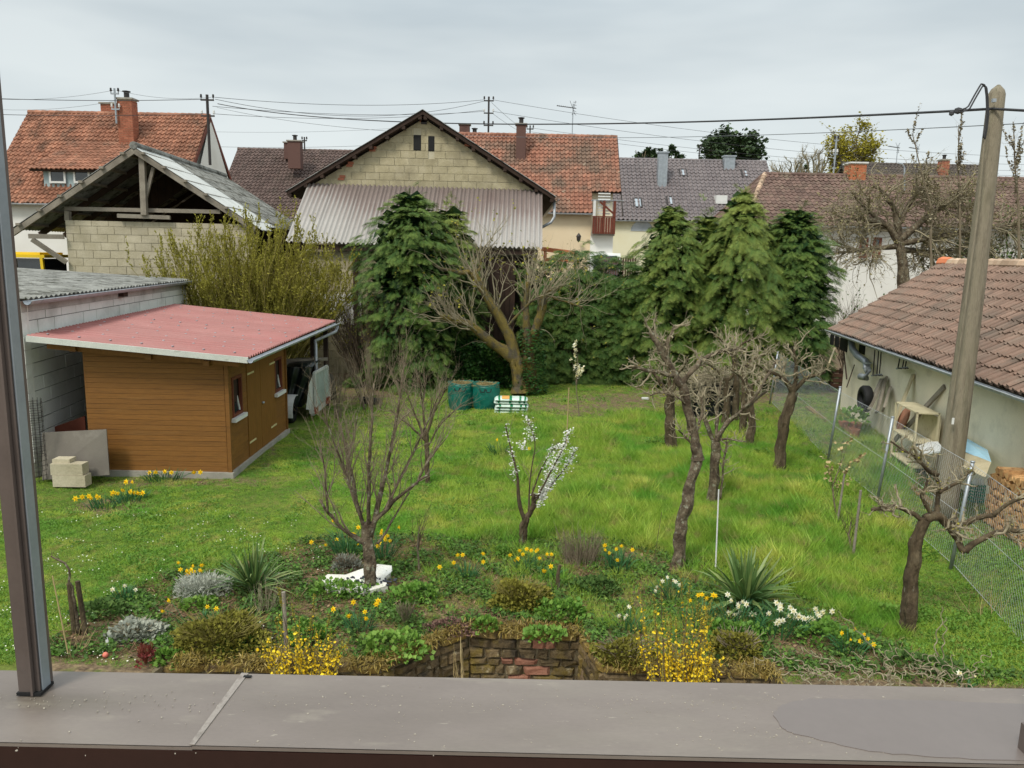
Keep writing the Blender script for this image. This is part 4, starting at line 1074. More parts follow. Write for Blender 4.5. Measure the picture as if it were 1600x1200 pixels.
for (pa, pb, pt, pb2) in ((1027, 1041, 239, 292), (1131, 1147, 245, 266)):
    q = PL((pa + pb) / 2, pb2, (0, 56, e[2]), gn3); top = P((pa + pb) / 2, pt, q[1])[2]
    mb = MB(); mb.box((q[0], q[1] + .2, (q[2] + top) / 2), ((pb - pa) / 1200 * q[1], .6, top - q[2])); fl_ = T.part('flue', mb, m_galv)
    mb = MB(); mb.box((q[0], q[1] + .2, top + .05), ((pb - pa) / 1200 * q[1] + .15, .75, .1)); T.part('flue_cap', mb, m_galv, parent=fl_)
q = P(1120, 318, 55.7); q2 = P(1134, 310, 56); mb = MB(); 
q = P(1125, 314, 57.3); mb.box((q[0] + .1, 57.8, q[2] + .1), (.8, 1.2, .6)); dm = T.part('dormer', mb, m_white)
wq = P(1004, 361, 55.98)
an = np.linspace(0, math.pi, 12); mb = MB()
mb.prism([A(wq[0] + .8 * math.cos(t), 56.32, wq[2] + .75 * math.sin(t)) for t in an], (0, -.05, 0)); aw = T.part('arched_window', mb, m_glass_sky)

# --- white hipped house on the right
apx = P(1195, 273, 44.5); zr = apx[2]; ez = P(1200, 351, 40.2)[2]
cfl = P(1162, 349, 40.2); xL = cfl[0]
T = Thing('hipped_house', 'white rendered house under a mossy brown hipped roof behind the garden', 'house', (20, 44.5, 0), 'houses beyond the gardens')
xR = 34.0
mb = MB(); mb.hexa((xL + .45, 40.65, 0), (xR - xL, 0, 0), (0, 7.7, 0), (0, 0, ez + .1)); T.part('wall', mb, m_plaster_white)
tiled_slope(T, [(xL, 40.2, ez), (xR, 40.2, ez), (xR, 44.5, zr), (apx[0], 44.5, zr)], .27, .33, m_brown_tile2, seed=3)
tiled_slope(T, [(xL, 48.8, ez), (xL, 40.2, ez), (apx[0], 44.5, zr)], .27, .33, m_brown_tile2, seed=4, name='hip_tiles')
ridge_caps(T, (xL, 40.2, ez + .03), (apx[0], 44.5, zr + .04), m_ridge, .13)
ridge_caps(T, (xL, 48.8, ez + .03), (apx[0], 44.5, zr + .04), m_brown_tile2, .13)
ridge_caps(T, (apx[0], 44.5, zr + .03), (xR, 44.5, zr + .03), m_brown_tile2, .13)
gutter(T, (xL, 40.13, ez - .02), (xR, 40.13, ez - .02))
for (pa, pb) in ((1341, 1357), (1362, 1378)):
    q0, q1 = P(pa, 403, 40.6), P(pb, 371, 40.6); window(T, (q0 + q1) / 2, (1, 0, 0), q1[0] - q0[0], q1[2] - q0[2], (0, -1, 0), m_red_wood, m_glass, fw=.12)
c1, c2 = P(1323, 275, 44.5), P(1349, 257, 44.5); chimney(T, ((c1[0] + c2[0]) / 2, 44.5), c2[0] - c1[0], .9, c1[2] - .6, c2[2], m_brick_new, pot=False, cap=m_white)
# --- far brown-roofed house on the right
a, b = P(1316, 256, 66), P(1530, 260, 66); 
T = gable_house('far_brown_house', 'far house with a long dark brown roof, flat dormer and small brick chimney', 'houses beyond the gardens',
                (a[2] + b[2]) / 2, a[0], b[0] + .3, 59, 66, 73, 5.6, 5.6, m_plaster_white, m_far_tile, .3, .36, .35, 22)
c1, c2 = P(1467, 268, 65), P(1481, 251, 65); chimney(T, ((c1[0] + c2[0]) / 2, 65), c2[0] - c1[0], .7, c1[2] - .8, c2[2], m_brick)
q0, q1 = P(1418, 328, 61), P(1520, 300, 61); mb = MB(); mb.hexa((q0[0], 61, q0[2]), (q1[0] - q0[0], 0, 0), (0, 4, 0), (0, 0, q1[2] - q0[2])); dm = T.part('dormer', mb, M('dormer_green', [(96, 120, 108), (104, 128, 116)], 3))
mb = MB(); mb.hexa((q0[0] - .3, 60.6, q1[2]), (q1[0] - q0[0] + .6, 0, 0), (0, 4.4, .5), (0, 0, .2)); T.part('dormer_roof', mb, m_zinc, parent=dm)
# --- red roof glimpsed at the right edge
a = P(1560, 308, 85); gable_house('red_roof_house', 'far house with a bright red tile roof glimpsed past the wooden pole', 'houses beyond the gardens',
            a[2], a[0], a[0] + 16, 80, 85, 90, a[2] - 3.2, a[2] - 3.2, m_plaster_white, m_terra, .35, .4, .3, 31)

# ================================================================ LONG OUTBUILDING ON THE RIGHT
T = Thing('outbuilding', 'long beige outbuilding with weathered clay tile roof beside the fence', 'outbuilding', (11, 16, 0))
ed = unit(A(-1.18, -9.9, 0)); ef = A(8.80, 21.3, 2.17); eN = ef + ed * 16          # eave line running towards us
rdir = A(-ed[1], ed[0], 0); rdir = rdir if rdir[0] > 0 else -rdir                      # away from the eave, up the slope
rise, run = 1.85, 2.75
rf_ = ef + rdir * run + A(0, 0, rise); rN = eN + rdir * run + A(0, 0, rise)
tiled_slope(T, [ef, eN, rN, rf_], .205, .31, m_shed_tile, parts=300, roll=1.15, seed=8)
tiled_slope(T, [eN + rdir * run * 2, ef + rdir * run * 2, rf_, rN], .46, .6, m_shed_tile, seed=18, name='rear_roof_tiles')
ridge_caps(T, rf_ + A(0, 0, .04), rf_ + ed * .5 + A(0, 0, .05), m_ridge_new, .15, name='ridge_end')
ridge_caps(T, rf_ + ed * .5 + A(0, 0, .03), rN + A(0, 0, .03), m_ridge, .13)
wf, wn_ = ef + rdir * .38, eN + rdir * .38
mb = MB(); g_ = rdir * (run * 2 - .76)
wf0 = A(wf[0], wf[1], 0) + ed * .25; L_ = 15.5
mb.prism([wf0 + A(0, 0, 2.22), wf0 + g_ + A(0, 0, 2.22), wf0 + g_ * .5 + A(0, 0, 3.8)], ed * L_)
mb.hexa(wf0, ed * L_, g_, A(0, 0, 2.22)); T.part('wall', mb, m_plaster_shed)
gutter(T, ef - rdir * .08 + A(0, 0, -.01), eN - rdir * .08 + A(0, 0, -.04), .06, m_zinc)
wpn = -rdir
def WP(px, py, off=0.0): return PL(px, py, wf0 - rdir * off, rdir)
for (pa, pb, pt, pb2) in ((1297, 1302, 523, 538), (1304, 1310, 526, 541), (1312, 1326, 528, 546), (1342, 1353, 537, 551)):
    a, b = WP(pa, pb2), WP(pb, pt); c = (a + b) / 2
    mb = MB(); hh_ = abs(b[2] - a[2]); ww = abs((b - a) @ ed); mb.hexa(c - ed * ww / 2 - A(0, 0, hh_ / 2) - rdir * .012, ed * ww, rdir * .05, A(0, 0, hh_)); T.part('vent_opening', mb, m_black)
for k in range(22):
    q = ef + ed * (.3 + k * .6) + rdir * .2 + A(0, 0, .03); mb = MB(); mb.beam(q - rdir * .15 - A(0, 0, .1), q + rdir * .2 + A(0, 0, .13), .07, .09); T.part('rafter', mb, m_wood_dark)
OUT = T
# ================================================================ PLANT TOOLS
m_bark = M('bark_brown', [(58, 48, 35), (80, 68, 50), (98, 87, 66)], 9, stretch=(1, 1, .35), bump=1.0, bscale=45, fine=0.3, fscale=50, patches=[((132, 134, 118), 14, .62, .68, .6)])
m_bark_lichen = M('bark_lichen_grey', [(76, 64, 50), (104, 92, 74), (122, 112, 92)], 9, bump=1.0, bscale=45, fine=0.35, patches=[((150, 150, 130), 16, .56, .64, .8), ((66, 54, 42), 6, .48, .6, .85)])
m_bark_moss = M('bark_mossy', [(96, 84, 50), (110, 96, 48), (118, 102, 48)], 7, bump=1.2, bscale=35, fine=0.35, patches=[((80, 74, 64), 4, .46, .6, .9), ((112, 112, 50), 12, .6, .66, .5)])
m_twig = M('twig_grey_brown', [(108, 96, 78), (130, 118, 98)], 8, fine=0.2)
m_twig_pale = M('twig_pale', [(130, 120, 96), (154, 144, 118)], 8, fine=0.2, tint=[(108, 98, 78), (164, 154, 128)])
m_twig_dark = M('twig_dark', [(74, 62, 50), (96, 82, 66)], 8, fine=0.2)
m_twig_olive = M('twig_olive', [(112, 104, 56), (134, 124, 66)], 8, fine=0.2)
m_conifer = M('conifer_sprays', [(42, 74, 30), (54, 86, 36)], 1.2, tint=[(38, 60, 28), (88, 116, 50), (156, 166, 78)], island=0.16, trans=0.12, rough=0.6, spec=0.25, patches=[((104, 116, 44), 0.9, .56, .74, .45)], fine=0.1)
m_conifer2 = M('conifer_sprays_bluish', [(34, 66, 32), (46, 78, 38)], 1.2, tint=[(32, 56, 28), (72, 104, 44), (134, 152, 68)], island=0.16, trans=0.12, rough=0.6, spec=0.25, fine=0.1)
m_hedge_leaf = M('hedge_leaves', [(34, 68, 26), (46, 82, 32)], 1.4, tint=[(26, 54, 24), (52, 88, 36), (96, 126, 56)], island=0.2, trans=0.15, rough=0.45, spec=0.4, fine=0.1)
m_olive_leaf = M('shrub_yellow_green_leaves', [(136, 132, 50), (154, 148, 60)], 1.5, tint=[(112, 110, 42), (146, 142, 56), (180, 172, 76)], island=0.15, trans=0.3, fine=0.05)
m_leaf = M('fresh_green_leaves', [(84, 124, 46), (104, 142, 56)], 4, tint=[(66, 104, 38), (96, 136, 50), (138, 166, 74)], island=0.18, trans=0.25, rough=0.6, fine=0.05)
m_leaf_mid = M('mid_green_leaves', [(66, 94, 42), (84, 110, 54)], 4, tint=[(52, 78, 36), (78, 106, 48), (112, 134, 68)], island=0.2, trans=0.2, fine=0.05)
m_leaf_blue = M('daffodil_leaves', [(50, 96, 56), (66, 110, 66)], 4, tint=[(46, 86, 48), (76, 124, 76)], island=0.15, trans=0.2, rough=0.5, fine=0.05)
m_grass_b = M('grass_blades', [(120, 158, 54), (146, 174, 64), (166, 184, 78)], 2.2, island=0.25, trans=0.3, rough=0.6, fine=0.0, patches=[((96, 154, 50), 0.9, .48, .62, .85), ((192, 190, 92), 1.1, .54, .7, .75), ((166, 152, 96), 3.6, .54, .66, .75), ((82, 124, 42), 6, .58, .68, .5)])
m_straw = M('straw', [(160, 142, 96), (180, 162, 116)], 4, tint=[(128, 108, 70), (190, 172, 128)], island=0.15, fine=0.1)
m_litter = M('leaf_litter', [(96, 74, 54), (120, 96, 70)], 6, tint=[(70, 50, 36), (110, 84, 60), (166, 140, 108)], island=0.25, fine=0.1)
m_yellow = M('daffodil_yellow', [(236, 196, 14), (244, 206, 24)], 20, tint=[(240, 188, 12), (250, 222, 50)], island=0.06, trans=0.25, fine=0)
m_forsy = M('forsythia_yellow', [(232, 200, 30), (240, 210, 44)], 20, tint=[(220, 180, 20), (250, 224, 64)], island=0.12, trans=0.25, fine=0)
m_cream = M('narcissus_cream', [(232, 230, 206), (240, 238, 220)], 20, tint=[(226, 210, 130), (240, 240, 226)], island=0.04, trans=0.25, fine=0)
m_blossom = M('plum_blossom', [(230, 230, 222), (238, 238, 232)], 20, island=0.04, trans=0.3, fine=0)
m_silver = M('silver_foliage', [(158, 160, 146), (182, 184, 170)], 10, tint=[(134, 138, 122), (196, 198, 184)], island=0.12, trans=0.1, fine=0.1)
m_yucca = M('yucca_leaves', [(62, 94, 48), (86, 112, 58)], 6, tint=[(48, 78, 40), (84, 112, 58), (138, 146, 86)], island=0.2, rough=0.5, spec=0.4, fine=0.08)
m_heather = M('heather_olive', [(96, 98, 36), (120, 116, 44)], 6, tint=[(84, 84, 32), (116, 112, 40), (146, 140, 56)], island=0.2, trans=0.15, fine=0.1)

def rot_z(a):
    a = np.asarray(a, float); c, s = np.cos(a), np.sin(a); z = np.zeros_like(a); o = np.ones_like(a)
    return np.stack([np.stack([c, -s, z], -1), np.stack([s, c, z], -1), np.stack([z, z, o], -1)], -2)
def frames(dirs, roll=None, up=(0, 0, 1)):
    """matrices whose local y = dirs, local z as near up as can be"""
    d = unit_rows(dirs); u = np.broadcast_to(A(*up), d.shape)
    x = np.cross(d, u); bad = np.linalg.norm(x, axis=1) < 1e-3; x[bad] = A(1, 0, 0); x = unit_rows(x)
    z = np.cross(x, d)
    if roll is not None:
        c, s = np.cos(roll)[:, None], np.sin(roll)[:, None]
        x, z = x * c + z * s, z * c - x * s
    return np.stack([x, d, z], -1)
def poly_pl(pts, m=9, rad=None):
    """smooth resample of a hand-measured limb; pts: (px, py, Y) or world if len==... ; returns (m,3)"""
    W_ = np.array([P(*p) for p in pts]); s_ = np.r_[0, np.cumsum(np.linalg.norm(np.diff(W_, axis=0), axis=1))]; s_ /= s_[-1]
    t = np.linspace(0, 1, m)
    return np.stack([np.interp(t, s_, W_[:, i]) for i in range(3)], 1)
def grow(rng, PP, PR, n, L, ang=(0.4, 0.9), up=0.2, wig=0.25, m=6, r=None, taper=0.25, tmin=0.25, tmax=1.0, rfac=0.6, droop=0.0, curve=0.0):
    """children sprouting from parent polylines PP (N,m,3) with radii PR"""
    N, mm, _ = PP.shape
    ln = np.linalg.norm(np.diff(PP, axis=1), axis=2).sum(1)
    pi = rng.choice(N, n, p=ln / ln.sum()); t = rng.uniform(tmin, tmax, n) * (mm - 1) * 0.999
    i = t.astype(int); fr = (t - i)[:, None]
    base = PP[pi, i] * (1 - fr) + PP[pi, i + 1] * fr
    tan = unit_rows(PP[pi, i + 1] - PP[pi, i])
    rb = PR[pi, i] * (1 - fr[:, 0]) + PR[pi, i + 1] * fr[:, 0]
    rnd = unit_rows(np.cross(tan, rng.normal(size=(n, 3))))
    a = rng.uniform(ang[0], ang[1], n)[:, None]
    d = unit_rows(tan * np.cos(a) + rnd * np.sin(a) + A(0, 0, up))
    ll = rng.uniform(L[0], L[1], n) * (1.15 - 0.5 * t / mm); st = ll[:, None] / (m - 1)
    out = np.zeros((n, m, 3)); out[:, 0] = base
    for k in range(1, m):
        d = unit_rows(d + rng.normal(size=(n, 3)) * wig * math.sqrt(6 / m) + A(0, 0, up * 0.35 - droop * k / m))
        out[:, k] = out[:, k - 1] + d * st
    r0 = np.minimum(rb * rfac, r if r is not None else 9)[:, None]
    R_ = r0 * np.linspace(1, taper, m)[None]
    return out, R_
# leaf templates -------------------------------------------------
LEAF_V = A([0, 0, 0], [.5, .45, .12], [0, 1, 0], [-.5, .45, .12]); LEAF_F = [(0, 1, 2), (0, 2, 3)]
def spray_template():
    """flat fern-like conifer spray, 1 long, hanging at the tip"""
    V = []; F = []; T = []
    def stem(t): return A(0, t, 0.10 * t - 0.42 * t * t)
    for k in range(9):
        t = 0.04 + k * 0.105; ln = (0.36 * math.sin(math.pi * min(1, (t + .12) * .86)) + 0.06) * (1.15 if k % 2 else .8)
        for s_ in (-1, 1):
            b = stem(t); b2 = stem(t + .05); tip = b + A(s_ * ln * .8, ln * .72, -ln * .42)
            i = len(V); V += [b, b2, tip]; F += [(i, i + 1, i + 2)]
            T += [-.15 + t * .2, -.12 + t * .2, .2 + t * .25]
    i = len(V); V += [stem(.8) + A(.03, 0, 0), stem(1.02), stem(.8) - A(.03, 0, 0)]; F += [(i, i + 1, i + 2)]; T += [.1, .35, .1]
    return np.array(V), np.array(F), np.array(T)
SP_V, SP_F, SP_T = spray_template()
TRI_F = [(0, 1, 2)]; TRI_V = A([-.3, .1, 0], [.3, .2, .05], [0, 1, 0])
def boughs(mb, rng, base, out, ln, ns, L, tint, droop=.3):
    """flat layered boughs: sprays fan out along the outer part of every bough"""
    N = len(base); out = unit_rows(out); i = np.repeat(np.arange(N), ns); n = N * ns
    s_ = rng.uniform(.25, 1, n) ** .7; lat = rng.uniform(-1, 1, n) * (1.25 - .6 * s_)
    o = out[i]; side = unit_rows(np.cross(o, A(0, 0, 1))); ll = ln[i]
    pos = base[i] + o * (s_ * ll)[:, None] + A(0, 0, -1) * (droop * ll * s_ ** 2)[:, None] + side * (np.sin(lat) * (1.1 - s_) * ll * .45)[:, None] + rng.normal(size=(n, 3)) * A(.02, .02, .015)
    d = unit_rows(o * np.cos(lat)[:, None] + side * np.sin(lat)[:, None] + A(0, 0, -1) * (droop * (.4 + 1.2 * s_) + rng.normal(size=n) * .12)[:, None])
    S = rng.uniform(L[0], L[1], n) * (1.1 - .3 * s_)
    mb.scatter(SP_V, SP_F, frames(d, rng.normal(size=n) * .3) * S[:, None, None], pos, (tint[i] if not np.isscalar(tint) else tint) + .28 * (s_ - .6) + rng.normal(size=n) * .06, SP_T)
def conifer(name, label, x, y, h, prof, n, seed, mat, group=None, L=(.3, .55), tint=.35, lean=(0, 0), base=.1, droop=.25, gold=0.0):
    """prof: [(t, radius)] from the ground up; n sprays in all"""
    rng = np.random.default_rng(seed); T = Thing(name, label, 'tree', (x, y, 0), group)
    mb = MB(); mb.tube([(x, y, 0), (x + .05, y, h * .4), (x + lean[0] * .6, y, h * .7), (x + lean[0], y + lean[1], h * .97)], [.16, .12, .06, .012], 8); T.part('trunk', mb, m_bark)
    pt = [p[0] for p in prof]; pr = [p[1] for p in prof]; mx = max(pr); ns = 20; nb = n // ns
    t = rng.random(nb * 4); r_ = np.interp(t, pt, pr); keep = rng.random(len(t)) < r_ / mx * .7 + .3; t = t[keep]; an = rng.uniform(0, 2 * math.pi, len(t)); ff = (np.sin(an) < .3) | (rng.random(len(t)) < .3); t = t[ff][:int(nb * .8)]; an = an[ff][:len(t)]; r_ = np.interp(t, pt, pr); nb = len(t)
    R_ = r_ * (1 + .13 * np.sin(an * 3 + t * 7 + seed) + .1 * np.sin(an * 5 - t * 17 + seed * 2)) * rng.uniform(.82, 1.1, nb)
    ln = np.clip(R_ * .55, .22, .75) * rng.uniform(.8, 1.15, nb); d = np.stack([np.cos(an), np.sin(an), np.zeros(nb)], -1)
    up = np.clip((t - .8) * 4, 0, 1.2) * .7
    b0 = np.stack([x + (R_ - ln) * d[:, 0] + lean[0] * t, y + (R_ - ln) * d[:, 1] + lean[1] * t, base + t * (h - base)], -1)
    mb = MB(); boughs(mb, rng, b0, d + A(0, 0, 1) * (up + .05)[:, None], ln, ns, L, tint + gold * np.clip(t - .6, 0, 1) + rng.normal(size=nb) * .08, droop)
    m_ = int(n * .38); t = rng.random(m_ * 3); r_ = np.interp(t, pt, pr); kp = rng.random(len(t)) < r_ / mx * .8 + .2; t = t[kp]; a3 = rng.uniform(0, 2 * math.pi, len(t)); ff = (np.sin(a3) < .35) | (rng.random(len(t)) < .3); t = t[ff][:m_]; a3 = a3[ff][:m_]; m_ = len(t)
    r3 = np.interp(t, pt, pr) * (1 + .13 * np.sin(a3 * 3 + t * 7 + seed) + .1 * np.sin(a3 * 5 - t * 17 + seed * 2)) * rng.uniform(.7, .98, m_)
    o3 = np.stack([np.cos(a3), np.sin(a3), -.55 + rng.normal(size=m_) * .2 + np.clip(t - .85, 0, 1) * 8], -1) + rng.normal(size=(m_, 3)) * .25
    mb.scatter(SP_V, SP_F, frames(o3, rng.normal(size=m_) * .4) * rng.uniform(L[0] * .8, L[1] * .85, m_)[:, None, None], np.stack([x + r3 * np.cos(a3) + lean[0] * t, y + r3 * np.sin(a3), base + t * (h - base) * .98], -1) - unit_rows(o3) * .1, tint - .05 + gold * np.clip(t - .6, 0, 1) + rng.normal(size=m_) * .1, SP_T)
    nl = 9                                                         # leading shoots
    b1 = np.tile(A(x + lean[0], y + lean[1], h * .93), (nl, 1)) + rng.normal(size=(nl, 3)) * A(.13, .13, .2)
    boughs(mb, rng, b1, rng.normal(size=(nl, 3)) * .3 + A(0, 0, 1), np.full(nl, h * .065), 14, (L[0] * .7, L[1] * .6), tint + gold * .3, .1)
    k = n // 5; t = rng.random(k); a2 = rng.uniform(0, 2 * math.pi, k); r2 = np.interp(t, pt, pr) * rng.uniform(.2, .72, k)
    mb.scatter(LEAF_V * A(1.3, 1, 1), LEAF_F, frames(rng.normal(size=(k, 3)) + A(0, 0, -.4)) * rng.uniform(.26, .46, k)[:, None, None], np.stack([x + r2 * np.cos(a2) + lean[0] * t, y + r2 * np.sin(a2), base + t * (h - base) * .96], -1), .0)
    T.part('crown', mb, mat)
    return T
def leaf_blob(mb, rng, c, rad, n, size, tint=.5, hemi=True, flat=.6, tmpl=None, shell=.55):
    """n leaves through an ellipsoid"""
    d = unit_rows(rng.normal(size=(n, 3))); 
    if hemi: d[:, 2] = np.abs(d[:, 2])
    r_ = rng.uniform(shell, 1, n) ** .6
    lump = 1 + .2 * np.sin(d[:, 0] * 5 + c[0] * 3) * np.cos(d[:, 1] * 4 + c[1])
    pos = np.array(c) + d * (r_ * lump)[:, None] * np.array(rad)
    out = unit_rows(d + rng.normal(size=(n, 3)) * flat + A(0, 0, .3))
    S = rng.uniform(size[0], size[1], n)
    tv, tf = tmpl or (LEAF_V, LEAF_F)
    mb.scatter(tv, tf, frames(out, rng.uniform(-1, 1, n)) * S[:, None, None], pos, tint + (r_ - .8) * .5 + rng.normal(size=n) * .15)
def blade(mb, rng, base, dirs, L, w, bend, tint=.5, m=5, keel=True):
    """strap leaves: base (N,3), dirs (N,3) initial, gravity bend"""
    N = len(base); d = unit_rows(dirs); pts = [np.array(base)]
    for k in range(1, m):
        d = unit_rows(d + A(0, 0, -1) * (bend[:, None] * k / m)); pts.append(pts[-1] + d * (L[:, None] / (m - 1)))
    pts = np.stack(pts, 1)
    sd = unit_rows(np.cross(dirs, A(0, 0, 1)[None] + rng.normal(size=(N, 3)) * .4)); prof = np.array([.7, 1, .9, .6, .06]) if m == 5 else np.linspace(1, .05, m)
    ws = w[:, None, None] * prof[None, :, None] * sd[:, None]
    V = np.stack([pts - ws / 2, pts + ws / 2], 2).reshape(N, -1, 3)
    F = np.array([(2 * i, 2 * i + 1, 2 * i + 3, 2 * i + 2) for i in range(m - 1)])
    F = (F[None] + (np.arange(N) * 2 * m)[:, None, None]).reshape(-1, 4)
    t = np.repeat((tint + rng.normal(size=N) * .12), 2 * m) + np.tile(np.repeat(np.linspace(-.1, .2, m), 2), N)
    mb.add(V.reshape(-1, 3), F, np.clip(t, 0, 1))

# ================================================================ TREES
YC = 24.5
def cprof(w0, w1, top=.0, mid=.35): return [(0, w0), (mid, w1), (.6, w1 * .86), (.8, w1 * .55), (.93, w1 * .25), (1, .06)]
def cp(r, top=.06): return [(0, r * .94), (.3, r), (.6, r * .95), (.75, r * .84), (.87, r * .62), (.95, r * .36), (1, top + .08)]
EG = 'evergreen screen trees'
conifer('conifer', 'tall dark cypress with ragged top beside the lean-to barn', P(645, 500, 23.2)[0], 23.4, P(640, 300, 23.2)[2], cp(1.75), 7600, 11, m_conifer2, EG, gold=.3, lean=(-.15, 0), L=(.17, .33), tint=.52)
conifer('conifer', 'lighter cypress with a yellowish top pressed against the tall dark cypress', P(700, 500, 24)[0], 24.2, P(702, 318, 24)[2], cp(1.2), 3900, 12, m_conifer, EG, gold=.9, L=(.17, .33), tint=.52)
conifer('conifer', 'drooping cypress with a thin wispy top, nearest the clipped hedge', P(1042, 500, 24.8)[0], 24.8, P(1046, 322, 24.8)[2], [(0, 1.35), (.3, 1.5), (.6, 1.4), (.75, 1.18), (.85, .82), (.92, .42), (1, .12)], 6000, 13, m_conifer, EG, gold=.2, L=(.18, .36), tint=.52, droop=.35)
conifer('conifer', 'tallest cypress of the right screen with hanging golden tip', P(1148, 500, 24.4)[0], 24.4, P(1150, 300, 24.4)[2], [(0, 1.4), (.3, 1.65), (.58, 1.5), (.74, 1.25), (.86, .85), (.94, .48), (1, .18)], 6500, 14, m_conifer, EG, L=(.2, .42), droop=.5, gold=.8, tint=.52)
conifer('conifer', 'smaller cypress filling the gap between the drooping and the tallest cypress', P(1098, 500, 25.4)[0], 25.4, P(1094, 335, 25.4)[2], cp(1.3), 3600, 15, m_conifer, EG, gold=.4, L=(.18, .34), tint=.48)
conifer('conifer', 'dense dark cone-shaped thuja at the right end of the screen', P(1232, 500, 24.6)[0], 24.6, P(1226, 328, 24.6)[2], [(0, 1.4), (.25, 1.5), (.5, 1.45), (.7, 1.28), (.86, 1.0), (.95, .66), (1, .3)], 9500, 16, m_conifer2, EG, L=(.15, .28), gold=.45, tint=.48)
# clipped hedge
def hedge(name, label, x0, x1, y, d, h, n, seed, mat, size=(.1, .2), top=None, spray=False):
    rng = np.random.default_rng(seed); T = Thing(name, label, 'hedge', ((x0 + x1) / 2, y, 0))
    x = rng.uniform(x0, x1, n); ht = h if top is None else np.interp(x, top[0], top[1])
    z = rng.uniform(0.05, 1, n) ** .95 * ht
    f = rng.random(n); dep = np.where(f < .75, rng.uniform(-.06, .1, n), rng.uniform(.1, d, n))
    z = np.where(f > .75, ht * rng.uniform(.85, 1.02, n), z)
    bul = .14 * np.sin(x * 3.1) * np.cos(z * 2.7) + .10 * np.sin(x * 7 + z * 5)
    pos = np.stack([x, y + dep - bul, z], -1)
    out = np.stack([rng.normal(size=n) * .5, -np.ones(n), -.25 + rng.normal(size=n) * .5 + (f > .75) * 1.2], -1)
    S = rng.uniform(size[0], size[1], n)
    mb = MB()
    if spray:
        k = n // 16; xb = rng.uniform(x0, x1, k); hb = np.interp(xb, top[0], top[1]) if top else np.full(k, h); zb = rng.uniform(.03, 1, k) * hb; tp = zb > hb * .9
        b0 = np.stack([xb, y + rng.uniform(.1, .3, k) + tp * rng.uniform(0, d * .7, k) - .1 * np.sin(xb * 3.1) * np.cos(zb * 2.7), zb], -1)
        boughs(mb, rng, b0, np.stack([rng.normal(size=k) * .55, -np.ones(k), .1 + tp * .8], -1), rng.uniform(.28, .5, k), 16, size, .4 + rng.normal(size=k) * .08, .4)
        mb.scatter(LEAF_V, LEAF_F, frames(rng.normal(size=(k * 4, 3))) * .2, np.stack([rng.uniform(x0, x1, k * 4), y + rng.uniform(.25, .6, k * 4), rng.random(k * 4) * h * .95], -1), .0)
    else: mb.scatter(LEAF_V, LEAF_F, frames(out, rng.uniform(-1, 1, n)) * S[:, None, None], pos, .4 + rng.normal(size=n) * .18 + bul)
    T.part('foliage', mb, mat)
    st = MB()
    N = int((x1 - x0) / .6) + 1
    for i in range(N):
        xx = x0 + .3 + i * .6; st.tube([(xx, y + .35, 0), (xx + .05, y + .4, h * .5), (xx, y + .35, h * .85)], [.05, .04, .01], 6)
    st.hexa((x0 + .15, y + .3, .0), (x1 - x0 - .3, 0, 0), (0, .5, 0), (0, 0, h * .7))
    T.part('stem', st, m_twig_dark)
    return T
hx0, hx1 = P(836, 500, 24.4)[0], P(1010, 500, 24.4)[0]
hedge('hedge', 'tall clipped dark green hedge between the old apple tree and the cypresses', hx0, hx1, 24.3, 1.2, 3.6, 15500, 31, m_conifer2, (.16, .3), top=([hx0, hx0 + .8, hx0 + 1.6, hx1], [3.3, 4.1, 4.15, 3.7]), spray=True)
hedge('hedge', 'feathery evergreen growth on top of the clipped hedge', hx0 - .6, hx1, 24.9, 1.0, 4.1, 3000, 32, m_conifer, (.2, .4), top=([hx0 - .6, hx0 + .5, hx0 + 1.4, hx1], [3.6, 4.0, 4.5, 3.9]), spray=True)
hx = P(565, 600, 23)[0]
hedge('hedge', 'ivy-like evergreen undergrowth at the foot of the dark cypress', hx, P(800, 600, 22.9)[0], 22.9, 1.0, 1.5, 9000, 33, m_hedge_leaf, (.07, .14), top=([hx, hx + 1.2, hx + 3, hx + 5], [1.3, 1.7, 1.5, 1.2]))
hedge('hedge', 'low dark evergreen undergrowth below the right cypresses', P(1000, 600, 24)[0], P(1285, 600, 24)[0], 23.9, .8, .75, 4000, 34, m_hedge_leaf, (.08, .15))

def bark_tube(mb, p, rad, rng, k=14, m=40, amp=.09):
    m = int(np.clip(np.linalg.norm(np.diff(p, axis=0), axis=1).sum() / (rad[0] * .5), 8, m))
    """trunk with furrowed, uneven cross-section"""
    s_ = np.linspace(0, 1, len(p)); t = np.linspace(0, 1, m)
    Q = np.stack([np.interp(t, s_, p[:, i]) for i in range(3)], 1); R_ = np.interp(t, s_, rad)
    for _ in range(2): Q[1:-1] = (Q[:-2] + 2 * Q[1:-1] + Q[2:]) / 4
    n0 = mb.n; mb.tube(Q, R_, k); V = mb.v[-1].reshape(m, k, 3)
    f = rng.normal(size=(m, k)); f = (f + np.roll(f, 1, 0) + np.roll(f, 2, 0) + np.roll(f, 3, 0)) / 2
    f += .8 * np.sin(np.arange(k) * 2.4 + rng.random() * 6)[None]
    V += (V - Q[:, None]) * (f * amp)[..., None]; mb.v[-1] = V.reshape(-1, 3)
